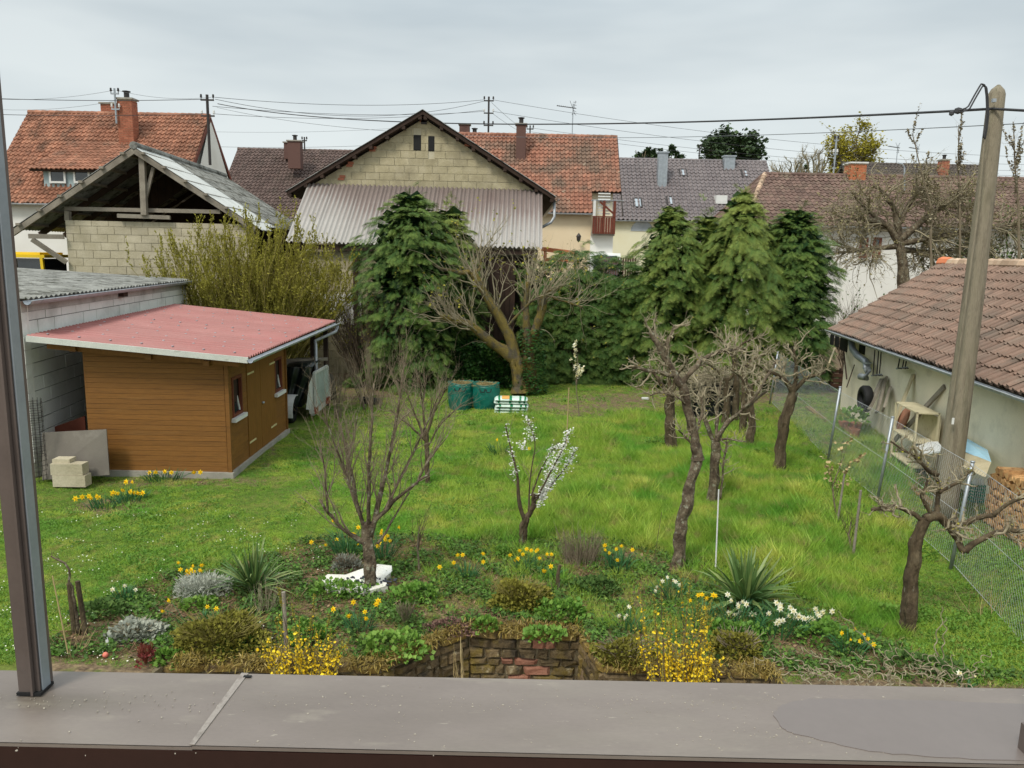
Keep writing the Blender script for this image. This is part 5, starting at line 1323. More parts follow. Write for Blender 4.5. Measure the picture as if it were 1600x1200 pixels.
def bare_tree(name, label, base, trunk, limbs, levels, seed, mats=(None, None), group=None, cat='tree', buds=None, extra=None):
    """trunk: list of (pts, r0, r1); limbs same; levels: dicts for grow()"""
    rng = np.random.default_rng(seed); T = Thing(name, label, cat, base, group)
    tm, wm = mats
    mb = MB(); 
    for pts, r0, r1 in trunk:
        p = poly_pl(pts, 14); p[1:-1] += rng.normal(size=p[1:-1].shape) * min(r0, .07) * .17
        rr_ = np.linspace(r0, r1, 14) * (1 + rng.normal(size=14) * (.07 if r0 < .15 else .03)); rr_[0] *= 1.3
        bark_tube(mb, p, rr_, rng)
    T.part('trunk', mb, tm)
    bl = []; br = []
    lb = MB()
    for pts, r0, r1 in limbs:
        p = poly_pl(pts, 10); p[1:-1] += rng.normal(size=p[1:-1].shape) * min(r0, .05) * .3
        rad = np.linspace(r0, r1, 10) * (1 + rng.normal(size=10) * .1)
        bark_tube(lb, p, rad, rng, 9, 24, .07); bl.append(p); br.append(rad)
    if limbs: T.part('limb', lb, tm, smooth=True)
    if not bl:
        for pts, r0, r1 in trunk:
            bl.append(poly_pl(pts, 10)); br.append(np.linspace(r0, r1, 10))
    cur, cr_ = np.array(bl), np.array(br); allp = []
    br_mb = MB()
    for lv in levels:
        lv = dict(lv); n = lv.pop('n'); keep = lv.pop('keep', False); k = lv.pop('k', 3)
        c, r_ = grow(rng, cur, cr_, n, **lv)
        br_mb.tubes(c, r_, k, np.full(len(c) * c.shape[1], .5) if False else .5, cap=False)
        allp.append(c)
        if keep:
            cur = np.concatenate([resamp(cur, c.shape[1]), c]); cr_ = np.concatenate([resampr(cr_, c.shape[1]), r_])
        else: cur, cr_ = c, r_
    if levels: T.part('twigs', br_mb, wm)
    if buds:
        n, size, mat, nm, lvl = buds[:5]
        src = allp[lvl]; N, m, _ = src.shape
        i = rng.integers(0, N, n); t = rng.uniform(.15, 1, n) * (m - 1) * .999; k = t.astype(int); f = (t - k)[:, None]
        pos = src[i, k] * (1 - f) + src[i, k + 1] * f
        b = MB(); S = rng.uniform(size[0], size[1], n)
        b.scatter(LEAF_V, LEAF_F, frames(rng.normal(size=(n, 3)) + A(0, 0, .4), rng.uniform(-1, 1, n)) * S[:, None, None], pos, rng.random(n))
        T.part(nm, b, mat)
    return T, allp
def resamp(a, m):
    t = np.linspace(0, a.shape[1] - 1.001, m); i = t.astype(int); f = (t - i)[None, :, None]; return a[:, i] * (1 - f) + a[:, i + 1] * f
def resampr(a, m):
    t = np.linspace(0, a.shape[1] - 1.001, m); i = t.astype(int); f = (t - i)[None]; return a[:, i] * (1 - f) + a[:, i + 1] * f

# front bare tree (vase of upright shoots)
y = 8.86
lim = [([(572, 850, y), (545, 835, y), (510, 800, y - .1), (500, 780, y - .1)], 0.0280, 0.0144),
       ([(574, 845, y), (560, 790, y + .1), (545, 720, y + .15), (525, 640, y + .25)], 0.0320, 0.0080),
       ([(578, 840, y), (590, 790, y), (604, 730, y + .1), (622, 640, y), (632, 570, y)], 0.0336, 0.0064),
       ([(580, 820, y), (618, 780, y - .1), (650, 755, y - .1), (668, 742, y)], 0.0288, 0.0144),
       ([(576, 830, y), (575, 760, y - .15), (578, 690, y - .2), (585, 600, y - .2)], 0.0272, 0.0064),
       ([(572, 840, y), (548, 760, y - .1), (520, 690, y - .25), (505, 640, y - .3)], 0.0240, 0.0064),
       ([(600, 800, y), (628, 740, y + .2), (655, 690, y + .3), (690, 610, y + .3)], 0.0224, 0.0056),
       ([(512, 802, y - .1), (508, 740, y - .1), (500, 690, y)], 0.0160, 0.0064), ([(560, 800, y), (540, 740, y + .3), (558, 650, y + .5)], 0.0208, 0.0056),
       ([(650, 757, y), (668, 720, y), (700, 680, y)], 0.0160, 0.0056), ([(590, 850, y), (612, 815, y + .2), (640, 770, y + .3)], 0.0176, 0.0064)]
bare_tree('bare_fruit_tree', 'bare young fruit tree with a thick trunk rising beside the white stone', G(578, 922),
          [([(579, 924, y), (578, 880, y), (572, 838, y), (576, 818, y)], .08, .06)], lim,
          [dict(n=110, L=(.25, .85), ang=(.25, .75), up=.4, wig=.18, m=7, rfac=.5, r=.0085, tmin=.15, taper=.3, keep=True, k=4), dict(n=620, L=(.14, .42), ang=(.3, .9), up=.25, wig=.24, m=6, rfac=.6, r=.0042, taper=.4), dict(n=900, L=(.06, .24), ang=(.3, 1.0), up=.15, wig=.3, m=4, r=.0026, taper=.6)],
          41, (m_bark_lichen, m_twig))
# second bare tree behind it
y = 13.2
bare_tree('bare_fruit_tree', 'smaller bare fruit tree out on the lawn behind the front fruit tree', G(668, 757),
          [([(668, 757, y), (667, 700, y), (665, 672, y)], .045, .035)],
          [([(666, 690, y), (650, 650, y), (630, 600, y)], .025, .008), ([(666, 680, y), (680, 640, y), (700, 600, y)], .025, .008), ([(665, 680, y), (660, 630, y + .3), (655, 590, y)], .024, .008),
           ([(666, 700, y), (690, 660, y), (722, 632, y)], .02, .007), ([(666, 690, y), (640, 665, y), (610, 640, y)], .02, .007)],
          [dict(n=40, L=(.5, 1.0), ang=(.3, .8), up=.35, wig=.2, m=6, keep=True), dict(n=200, L=(.2, .5), ang=(.3, .9), up=.25, wig=.25, m=5, r=.007), dict(n=200, L=(.1, .25), ang=(.3, .9), up=.2, wig=.25, m=4, r=.005, taper=.6)], 42, (m_bark, m_twig))
# plum in blossom
y = 10.3
T, ap_ = bare_tree('blossoming_plum', 'small plum tree with white blossom in the middle of the lawn', G(817, 857),
          [([(817, 857, y), (818, 825, y), (822, 806, y)], .055, .048)],
          [([(820, 812, y), (810, 790, y), (808, 745, y), (798, 700, y), (790, 664, y)], .03, .006), ([(822, 810, y), (834, 785, y), (836, 772, y)], .045, .035),
           ([(830, 790, y), (845, 768, y - .05), (862, 735, y - .1), (878, 705, y - .15), (890, 672, y - .2)], .018, .005), ([(832, 785, y), (860, 760, y), (885, 730, y), (897, 706, y)], .014, .005),
           ([(826, 800, y), (828, 750, y), (838, 690, y), (824, 655, y)], .014, .004), ([(830, 775, y), (842, 740, y + .1), (858, 710, y + .1), (874, 690, y + .1)], .014, .004)],
          [dict(n=26, L=(.15, .42), ang=(.3, .9), up=.35, wig=.2, m=5, r=.006, tmin=.3, keep=True), dict(n=90, L=(.05, .16), ang=(.4, 1.1), up=.1, wig=.2, m=4, r=.003)], 43, (m_bark, m_twig))
rng = np.random.default_rng(5); b = MB()
W_ = np.concatenate([poly_pl(p_, 40) for p_ in ([(862, 735, y - .1), (878, 705, y - .15), (890, 672, y - .2)], [(840, 775, y), (868, 752, y), (885, 730, y), (897, 706, y)], [(842, 790, y), (852, 760, y)], [(852, 755, y + .1), (858, 710, y + .1), (870, 694, y)], [(800, 712, y), (790, 668, y)], [(806, 745, y), (800, 715, y)], [(832, 690, y), (824, 655, y)], [(845, 782, y), (862, 745, y - .05)], [(812, 700, y), (818, 694, y)])])
w_ = np.concatenate([np.full(40, v) for v in (1.5, 1.8, .8, .9, .35, .5, .6, 1.4, .3)]); idx = rng.choice(len(W_), 1500, p=w_ / w_.sum())
cl = np.round(rng.normal(size=(len(W_), 3)), 3) * .016
pos = W_[idx] + cl[idx] + rng.normal(size=(1500, 3)) * .026
FL_V = A([0, 0, 0], [.5, .3, .1], [.35, .8, .15], [-.35, .8, .15], [-.5, .3, .1])
b.scatter(FL_V, [(0, 1, 2, 3, 4)], frames(rng.normal(size=(1500, 3)) + A(0, -.5, .4)) * rng.uniform(.018, .034, 1500)[:, None, None], pos, .5); T.part('blossom', b, m_blossom)

def pollard(label, base_px, trunk, limbs, seed, n=(60, 260, 200), L=(.25, .6), tw=(.08, .3), mat=None, r=None, buds=120, name='apple_tree', group='gnarled apple trees in the orchard'):
    return bare_tree(name, label, G(*base_px), trunk, limbs,
        [dict(n=int(n[0] * .65), L=L, ang=(.4, 1.2), up=.22, wig=.42, m=7, rfac=.7, r=.018, tmin=.35, taper=.5, keep=True, k=6), dict(n=int(n[1] * .7), L=tw, ang=(.4, 1.2), up=.22, wig=.34, m=6, r=.0075, taper=.5, tmin=.1, k=4), dict(n=n[2], L=(.05, .18), ang=(.4, 1.2), up=.35, wig=.3, m=4, r=.0035, taper=.6, k=3)],
        seed, (mat or m_bark_lichen, m_twig_pale), group, buds=(buds, (.012, .03), m_olive_leaf, 'bud_leaves', 1))
y = 9.74
pollard('gnarled pollarded apple tree with a leaning cracked trunk, nearest in the orchard', (1058, 886),
        [([(1059, 887, y), (1064, 830, y), (1076, 770, y), (1090, 716, y)], .085, .065), ([(1090, 718, y), (1088, 690, y), (1078, 650, y), (1066, 600, y)], .066, .05)],
        [([(1067, 605, y), (1052, 580, y), (1035, 552, y), (1018, 520, y)], .048, .03), ([(1066, 600, y), (1085, 575, y), (1100, 560, y + .1)], .04, .026), ([(1056, 585, y), (1025, 582, y - .1), (990, 572, y - .1)], .03, .018),
         ([(1040, 560, y), (1045, 530, y), (1055, 508, y)], .03, .018), ([(1090, 705, y), (1078, 690, y), (1060, 672, y)], .018, .01), ([(1086, 680, y), (1098, 640, y + .1), (1096, 620, y + .1)], .022, .014), ([(1100, 560, y + .1), (1130, 548, y + .2), (1165, 545, y + .3)], .026, .016),
         ([(1080, 640, y), (1060, 620, y - .1), (1030, 612, y - .1), (1016, 618, y - .1)], .016, .01)], 51, n=(75, 330, 320), L=(.14, .42), tw=(.06, .24))
y = 12.5
pollard('apple tree with a straight dark stem and split fork, beside the white rod', (1114, 786),
        [([(1113, 787, y), (1116, 740, y), (1119, 690, y)], .085, .07)],
        [([(1119, 695, y), (1105, 670, y), (1098, 640, y), (1092, 600, y)], .04, .022), ([(1119, 690, y), (1135, 660, y), (1160, 640, y + .1), (1200, 610, y + .2)], .04, .02), ([(1120, 690, y), (1120, 640, y + .2), (1130, 590, y + .2)], .04, .018),
         ([(1118, 690, y), (1135, 685, y), (1165, 690, y)], .022, .012), ([(1125, 780, y), (1130, 720, y), (1136, 690, y)], .02, .015), ([(1160, 640, y + .1), (1180, 620, y), (1215, 560, y + .3)], .028, .014)], 52, n=(50, 240, 200), L=(.25, .65))
y = 16.2
pollard('apple tree with a short dark trunk, left in the orchard behind the nearest one', (1048, 702), [([(1048, 702, y), (1046, 660, y), (1048, 620, y)], .12, .1)],
        [([(1048, 625, y), (1030, 595, y), (1015, 575, y)], .06, .03), ([(1048, 620, y), (1058, 585, y), (1075, 560, y)], .06, .03), ([(1047, 630, y), (1045, 590, y), (1040, 550, y)], .05, .025)], 53, n=(40, 160, 100), L=(.3, .8), mat=m_bark)
y = 14.57
pollard('apple tree with a curved dark trunk standing near the wire fence posts', (1218, 737), [([(1217, 737, y), (1221, 690, y), (1228, 650, y), (1240, 612, y)], .11, .085)],
        [([(1240, 614, y), (1225, 590, y), (1200, 580, y)], .06, .03), ([(1240, 612, y), (1245, 575, y), (1240, 545, y)], .05, .025), ([(1240, 610, y), (1262, 590, y), (1290, 580, y)], .05, .022), ([(1200, 580, y), (1182, 570, y), (1170, 585, y)], .03, .018)], 54, n=(60, 260, 200), L=(.3, .75), mat=m_bark)
for k, (bx, by, tx, ty, Y_, lab) in enumerate([(1150, 655, 1146, 545, 18.9, 'upright stem with stubby pruned top in front of the compost heap'), (1172, 697, 1172, 600, 16.3, 'thin stem between the straight-stemmed tree and the curved one'),
        (1132, 668, 1135, 590, 18.2, 'pale stem half hidden by the brush on the compost heap'), (1160, 680, 1162, 570, 17.3, 'dark stem behind the split-fork apple tree')]):
    pollard('apple tree, ' + lab, (bx, by), [([(bx, by, Y_), ((bx + tx) / 2 + 2, (by + ty) / 2, Y_), (tx, ty, Y_)], .09, .06)],
            [([(tx, ty + 10, Y_), (tx - 14, ty - 10, Y_), (tx - 30, ty - 22, Y_)], .035, .02), ([(tx, ty + 5, Y_), (tx + 16, ty - 10, Y_), (tx + 40, ty - 18, Y_)], .035, .02)], 60 + k, n=(26, 110, 60), L=(.3, .8), mat=m_bark)
y = 8.14
pollard('gnarled apple tree with crooked mossy limbs in front of the fence', (1415, 982),
        [([(1415, 983, y), (1420, 930, y), (1432, 870, y), (1428, 845, y), (1446, 812, y)], .082, .06)],
        [([(1446, 814, y), (1425, 800, y), (1395, 790, y), (1362, 797, y)], .03, .022), ([(1446, 812, y), (1470, 800, y), (1478, 815, y), (1508, 862, y - .15)], .055, .035), ([(1508, 862, y - .15), (1525, 846, y - .15), (1560, 832, y - .1), (1620, 828, y)], .035, .022),
         ([(1478, 820, y), (1510, 820, y + .1), (1535, 804, y + .1), (1555, 805, y + .1)], .032, .026), ([(1465, 805, y), (1468, 770, y + .1), (1460, 735, y + .1)], .028, .018), ([(1455, 806, y), (1440, 775, y), (1450, 750, y)], .024, .014),
         ([(1465, 742, y + .1), (1440, 728, y), (1425, 712, y), (1392, 690, y)], .022, .012), ([(1550, 805, y + .1), (1585, 780, y), (1620, 775, y)], .024, .014), ([(1468, 770, y), (1495, 755, y), (1520, 735, y)], .02, .012)],
        55, n=(90, 360, 300), L=(.12, .36), tw=(.05, .2), buds=260, mat=m_bark)
# old mossy tree in front of the hedge
y = 22.3
T, ap_ = bare_tree('old_apple_tree', 'big old apple tree with orange-mossed limbs and an ivy-clad trunk before the hedge', G(817, 612),
        [([(814, 612, y), (812, 580, y), (806, 560, y), (802, 548, y)], .27, .19), ([(828, 612, y + .2), (826, 570, y + .2), (822, 530, y + .2)], .24, .17)],
        [([(806, 565, y), (790, 548, y), (768, 536, y - .2), (752, 522, y - .3), (735, 505, y - .4), (712, 500, y - .4), (688, 494, y - .4)], .165, .1), ([(808, 570, y), (800, 540, y), (788, 508, y), (772, 482, y), (755, 452, y), (738, 425, y)], .175, .09),
         ([(824, 540, y + .2), (836, 520, y + .1), (845, 490, y), (850, 462, y)], .15, .12), ([(738, 425, y), (715, 425, y), (690, 420, y)], .08, .04), ([(738, 425, y), (750, 420, y), (752, 400, y)], .06, .03), ([(822, 535, y + .2), (822, 480, y + .3), (824, 440, y + .3)], .14, .06),
         ([(788, 515, y), (830, 470, y - .2), (870, 450, y - .4)], .04, .02), ([(850, 462, y), (880, 470, y), (910, 480, y)], .04, .02)],
        [dict(n=120, L=(.8, 2.3), ang=(.3, 1.2), up=.3, wig=.2, m=8, rfac=.5, r=.025, tmin=.5, keep=True, k=4), dict(n=460, L=(.4, 1.1), ang=(.3, 1.0), up=.12, wig=.22, m=6, r=.012, k=3), dict(n=460, L=(.15, .45), ang=(.3, 1.0), up=.1, wig=.25, m=4, r=.008, taper=.6)], 71, (m_bark_moss, m_twig_pale),
        buds=(420, (.04, .09), m_olive_leaf, 'young_leaves', 2))
rng = np.random.default_rng(9); b = MB(); n = 1500
an = rng.uniform(0, 2 * math.pi, n); z = rng.uniform(0, 1, n) ** 1.3 * 1.9; R_ = .38 * (1 - z * .18) + rng.uniform(0, .1, n); cx = P(822, 612, y)[0]
b.scatter(LEAF_V, LEAF_F, frames(np.stack([np.cos(an), np.sin(an), -np.full(n, .3)], -1) + rng.normal(size=(n, 3)) * .3) * rng.uniform(.06, .12, n)[:, None, None], np.stack([cx + .12 + R_ * np.cos(an), y + .15 + R_ * np.sin(an), z + .05], -1), .3 + rng.random(n) * .3)
T.part('ivy', b, m_hedge_leaf)

# bushy yellow-green shrub behind the shed
def twiggy_shrub(name, label, c, rx, ry, h, nst, seed, wm, lm=None, nleaf=0, lsize=(.04, .09), lv=(900, 1500), cat='shrub', spread=.5, zb=.0, r0=.022, tw=(.6, 1.4), group=None, smin=.75):
    rng = np.random.default_rng(seed); T = Thing(name, label, cat, c, group)
    m = 9; a = rng.uniform(0, 2 * math.pi, nst); s_ = np.sqrt(rng.random(nst))
    base = np.stack([c[0] + rx * .35 * s_ * np.cos(a), c[1] + ry * .35 * s_ * np.sin(a), np.full(nst, c[2])], -1)
    tip = np.stack([c[0] + rx * s_ * np.cos(a), c[1] + ry * s_ * np.sin(a), c[2] + h * rng.uniform(smin, 1, nst) * np.sqrt(np.clip(1 - .55 * s_ ** 2, 0, 1))], -1)
    t = np.linspace(0, 1, m)[None, :, None]
    p = base[:, None] * (1 - t) + tip[:, None] * t; out = (tip - base) * A(1, 1, 0); p += out[:, None] * (t ** 1.8 - t) * .5
    p[:, 1:] += np.cumsum(rng.normal(size=(nst, m - 1, 3)) * h * .012, 1)
    r_ = r0 * np.linspace(1, .3, m)[None] * rng.uniform(.6, 1.2, nst)[:, None]
    mb = MB(); mb.tubes(p, r_, 4, cap=False)
    c1, r1 = grow(rng, p, r_, lv[0], tw, (.15, .6), .4, .13, 6, r=r0 * .5, taper=.4, tmin=.3)
    mb.tubes(c1, r1, 3, cap=False)
    c2, r2 = grow(rng, c1, r1, lv[1], (tw[0] * .4, tw[1] * .5), (.2, .6), .3, .13, 4, r=r0 * .3, taper=.5, tmin=.1)
    mb.tubes(c2, r2, 3, cap=False); T.part('stems', mb, wm)
    if lm:
        src = np.concatenate([resamp(c1, 4), c2]); N = len(src); i = rng.integers(0, N, nleaf); tt = rng.uniform(0, 2.99, nleaf); k = tt.astype(int); f = (tt - k)[:, None]
        pos = src[i, k] * (1 - f) + src[i, k + 1] * f; d = src[i, k + 1] - src[i, k]
        tv_, tf_ = (TRI_V, TRI_F) if nleaf > 20000 else (LEAF_V * A(.6, 1, 1), LEAF_F); b = MB(); b.scatter(tv_, tf_, frames(unit_rows(d) + rng.normal(size=(nleaf, 3)) * .5, rng.uniform(-1, 1, nleaf)) * rng.uniform(lsize[0], lsize[1], nleaf)[:, None, None], pos, .5 + rng.normal(size=nleaf) * .2); T.part('leaves', b, lm)
    return T
twiggy_shrub('budding_shrub', 'large yellow-green budding shrub behind the red roofed shed', A(-7.75, 22.7, 0), 3.3, 1.8, 5.25, 300, 81, m_twig_olive, m_olive_leaf, 120000, (.035, .085), (2800, 4400), smin=.55, tw=(.4, 1.0))
twiggy_shrub('bramble_thicket', 'tangled brown bramble thicket between the shed and the dark cypress', A(-4.2, 22.9, 0), 1.5, 1.0, 2.9, 90, 82, m_twig_dark, m_olive_leaf, 900, (.04, .08), (700, 1100), cat='thicket', tw=(.5, 1.3))
twiggy_shrub('thin_shrub', 'thin leafless shoots sprouting beside the green bags', A(-3.6, 19.6, 0), .9, .7, 1.7, 26, 83, m_twig, None, 0, lv=(140, 260), tw=(.3, .9), r0=.012)
twiggy_shrub('thin_shrub', 'leafless shoots in front of the upturned trailer', A(-4.3, 18.6, 0), .5, .5, 1.5, 16, 84, m_twig, None, 0, lv=(90, 160), tw=(.3, .7), r0=.011)
# big gnarled bare tree over the outbuilding
y = 28
bare_tree('spreading_apple_tree', 'wide mossy bare tree with a dense tangled crown behind the outbuilding', A(13.6, 28, 0),
        [([(1412, 470, y), (1410, 410, y), (1404, 372, y)], .2, .15)],
        [([(1404, 378, y), (1385, 350, y), (1350, 340, y), (1310, 345, y)], .14, .05), ([(1404, 372, y), (1400, 330, y), (1380, 300, y), (1365, 290, y)], .13, .05), ([(1406, 375, y), (1440, 345, y), (1470, 320, y), (1520, 305, y)], .13, .05), ([(1408, 380, y), (1460, 370, y), (1520, 360, y), (1600, 350, y)], .12, .05),
         ([(1400, 385, y), (1350, 390, y), (1310, 395, y)], .1, .04), ([(1404, 350, y), (1425, 310, y), (1450, 280, y)], .1, .04), ([(1406, 390, y), (1470, 395, y + 1), (1540, 390, y + 1)], .1, .04), ([(1380, 350, y), (1345, 320, y), (1330, 300, y)], .08, .03)],
        [dict(n=240, L=(.9, 2.2), ang=(.4, 1.2), up=.0, wig=.3, m=8, rfac=.6, r=.035, tmin=.15, keep=True, k=4), dict(n=1500, L=(.5, 1.3), ang=(.4, 1.1), up=.0, wig=.35, m=6, r=.016, tmin=.05, droop=.1), dict(n=3600, L=(.2, .6), ang=(.4, 1.1), up=.05, wig=.4, m=4, r=.01, taper=.6)], 91, (m_bark_lichen, m_twig_pale),
        buds=(9000, (.03, .075), M('lichen_tufts', [(128, 120, 78), (146, 138, 96)], 4, tint=[(112, 104, 62), (160, 150, 108)], fine=.1), 'lichen', 1))
for k, (lab, pts) in enumerate([('slender tall shoot with budded twigs between the tangled tree and the wooden pole', [(1500, 330, 27), (1497, 260, 27), (1498, 195, 27)]), ('slender tall shoot with budded twigs to the right of the wooden pole', [(1592, 330, 26), (1586, 260, 26), (1583, 190, 26)]), ('arching budded sapling reaching over the far brown roof', [(1455, 320, 27), (1440, 270, 27), (1425, 208, 27)])]):
    bare_tree('sapling', lab, P(pts[0][0], 470, pts[0][2]) * A(1, 1, 0), [([(pts[0][0], 470, pts[0][2])] + pts, .05, .012)], [],
        [dict(n=12, L=(.7, 1.6), ang=(.3, .7), up=.4, wig=.12, m=7, r=.012, tmin=.4, keep=True), dict(n=40, L=(.2, .7), ang=(.3, .9), up=.3, wig=.15, m=5, r=.007)], 93 + k, (m_twig, m_twig), 'tall saplings behind the outbuilding', buds=(500, (.05, .1), m_twig_pale, 'buds', 0))
twiggy_shrub('evergreen_bush', 'dark green tangled bush behind the outbuilding roof by the wooden pole', A(18.0, 28.5, 0), 3.4, 1.5, 5.9, 110, 97, m_twig_dark, m_leaf_mid, 9000, (.06, .13), (1200, 1800))
twiggy_shrub('evergreen_bush', 'dark rounded bush between the cypress screen and the outbuilding gable', A(12.0, 26.6, 0), 1.4, .8, 2.6, 40, 98, m_twig_dark, m_leaf_mid, 500, (.06, .12), (500, 900))
# far trees
def far_tree(name, label, cx, base_h, Y, w, pts, seed, leafm, nleaf, lsize, wm=None, trunkpx=None, lev=(120, 900, 1200)):
    rng = np.random.default_rng(seed)
    x = P(cx, 300, Y)[0]; T = Thing(name, label, 'tree', (x, Y, 0))
    top = P(cx, pts, Y)[2]; r = w / 1200 * Y / 2
    mb = MB(); mb.tube([(x, Y, 0), (x + .2, Y, top * .45), (x, Y, top * .8)], [.45, .3, .1], 8); T.part('trunk', mb, wm or m_bark)
    nst = 26; a = rng.uniform(0, 2 * math.pi, nst); b0 = np.tile(A(x, Y, top * .45), (nst, 1)) + rng.uniform(0, top * .3, nst)[:, None] * A(0, 0, 1)
    tip = np.stack([x + r * .7 * np.cos(a), Y + r * .7 * np.sin(a), rng.uniform(base_h + .5, top - r * .3, nst)], -1)
    t = np.linspace(0, 1, 7)[None, :, None]; p = b0[:, None] * (1 - t) + tip[:, None] * t + rng.normal(size=(nst, 7, 3)) * .15; rr_ = np.tile(np.linspace(.16, .05, 7), (nst, 1))
    mb = MB(); mb.tubes(p, rr_, 5, cap=False)
    c1, r1 = grow(rng, p, rr_, lev[0], (r * .3, r * .7), (.3, 1), .25, .2, 6, r=.06); mb.tubes(c1, r1, 3, cap=False)
    c2, r2 = grow(rng, c1, r1, lev[1], (r * .12, r * .35), (.3, 1), .2, .25, 4, r=.03, taper=.6); mb.tubes(c2, r2, 3, cap=False)
    T.part('branches', mb, wm or m_twig)
    if nleaf:
        i = rng.integers(0, len(c2), nleaf); k = rng.integers(1, 4, nleaf); pos = c2[i, k] + rng.normal(size=(nleaf, 3)) * r * .07
        b = MB(); b.scatter(LEAF_V * A(1.2, 1, 1), LEAF_F, frames(rng.normal(size=(nleaf, 3)) + A(0, 0, .3)) * rng.uniform(lsize[0], lsize[1], nleaf)[:, None, None], pos, .5 + rng.normal(size=nleaf) * .2); T.part('crown', b, leafm)
    return T
m_pine = M('pine_needles', [(50, 68, 44), (64, 82, 52)], .6, tint=[(40, 56, 38), (80, 98, 62)], island=.2, fine=.05)
m_spring = M('spring_leaves', [(150, 140, 40), (168, 158, 54)], .6, tint=[(130, 124, 36), (184, 172, 66)], island=.12, trans=.3, fine=.05)
far_tree('pine_tree', 'broad dark pine rising behind the grey roof', 1140, 14, 110, 92, 206, 101, m_pine, 12000, (.3, .6), lev=(300, 1300, 0))
far_tree('pine_tree', 'small dark pine at the left end of the grey ridge', 1003, 14, 112, 42, 226, 102, m_pine, 4500, (.25, .5), lev=(80, 300, 0))
far_tree('pine_tree', 'small dark pine beside the tall metal flue', 1044, 14, 112, 38, 229, 103, m_pine, 4200, (.25, .5), lev=(80, 300, 0))
far_tree('leafing_tree', 'tall tree in yellow-green spring leaf above the hipped roof', 1330, 9, 92, 92, 188, 104, m_spring, 11000, (.14, .32), lev=(300, 1600, 0))
far_tree('bare_far_tree', 'pale bare tree left of the yellow-green tree', 1228, 9, 95, 64, 232, 105, m_spring, 300, (.1, .2), wm=m_twig_pale, lev=(300, 2200, 0))
far_tree('bare_far_tree', 'greyish bare tree next to the yellow-green tree', 1268, 9, 93, 56, 222, 106, m_spring, 0, (.1, .2), wm=m_twig_pale, lev=(300, 2000, 0))
far_tree('fir_tree', 'small dark evergreen between the far bare trees', 1252, 9, 90, 18, 256, 107, m_pine, 900, (.3, .5), lev=(40, 150, 0))
# ================================================================ GARDEN THINGS
m_bag = M('green_woven_bag', [(8, 92, 80), (16, 106, 92)], 3, rough=0.45, spec=0.4, bump=0.5, bscale=9, fine=0.06)
m_prunings = M('prunings', [(120, 108, 70), (140, 126, 84)], 8, tint=[(96, 84, 54), (168, 152, 104)], island=.2)
def wrinkled_bag(label, px, py, w, h, seed):
    rng = np.random.default_rng(seed); c = G(px, py); T = Thing('garden_bag', label, 'garden bag', c, 'green garden waste bags')
    k = 40; m = 14; an = np.arange(k) * 2 * math.pi / k; V = []
    for i in range(m):
        t = i / (m - 1); z = t * h
        rr_ = w / 2 * (.86 + .14 * math.sin(t * 2.6) + .05 * t)
        sq = 1 + .03 * np.sin(an * 4 + seed)
        wr = 1 + .022 * np.sin(an * 9 + t * 9 + seed) * math.sin(math.pi * t) + .02 * np.sin(an * 5 - t * 16) * math.sin(math.pi * t) + .014 * np.sin(t * 40 + an * 3)
        V.append(np.stack([c[0] + rr_ * sq * wr * np.cos(an), c[1] + rr_ * wr * np.sin(an), np.full(k, z) + .02 * np.sin(an * 2 + seed) * t], -1))
    for i, (q, dz) in enumerate(((.965, 0), (.955, -.1))):
        Lr = V[m - 1] * 1.0; cc = np.array([c[0], c[1], 0]); Lr = cc + (Lr - cc) * A(q, q, 1) + A(0, 0, dz); V.append(Lr)
    V = np.array(V); idx = np.arange(V.shape[0] * k).reshape(-1, k); nx = np.roll(idx, -1, 1)
    mb = MB(); mb.add(V.reshape(-1, 3), np.stack([idx[:-1], nx[:-1], nx[1:], idx[1:]], -1).reshape(-1, 4)); T.part('bag_body', mb, m_bag, smooth=True)
    mb = MB(); ring = V[m - 1]; mb.tube(np.vstack([ring, ring[:1]]) + A(0, 0, .005), .012, 6); T.part('rim', mb, m_bag)
    for s_ in (-1, 1):
        y_ = c[1] - w / 2 * 1.0; x_ = c[0] + (.12 if s_ > 0 else -.12) * w; 
        mb = MB(); mb.tube([(x_ - .07, y_ - .0, h * .86), (x_ - .05, y_ - .05, h * .77), (x_ + .04, y_ - .05, h * .76), (x_ + .07, y_ - .0, h * .87)], .013, 5); T.part('handle', mb, m_black)
    n = 420; a = rng.uniform(0, 2 * math.pi, n); r_ = np.sqrt(rng.random(n)) * w * .46
    st = np.stack([c[0] + r_ * np.cos(a), c[1] + r_ * np.sin(a), h - .07 + rng.uniform(-.03, .1, n) * (1 - r_ / w)], -1)
    d = rng.normal(size=(n, 3)) * A(1, 1, .3); d = unit_rows(d) * rng.uniform(.08, .25, n)[:, None]
    mb = MB(); mb.tubes(np.stack([st - d / 2, st + d / 2 + A(0, 0, .01)], 1), np.full((n, 2), .004), 3, rng.random(n * 2), cap=False)
    mb.lathe((c[0], c[1], h - .1), [(0, .06), (w * .25, .05), (w * .45, 0)], 16, .3); T.part('prunings', mb, m_prunings)
wrinkled_bag('left one of the two green garden bags full of prunings before the cypress', 720, 638, .66, .70, 1)
wrinkled_bag('green woven garden bag between its twin and the stack of soil sacks', 759, 640, .68, .70, 2)
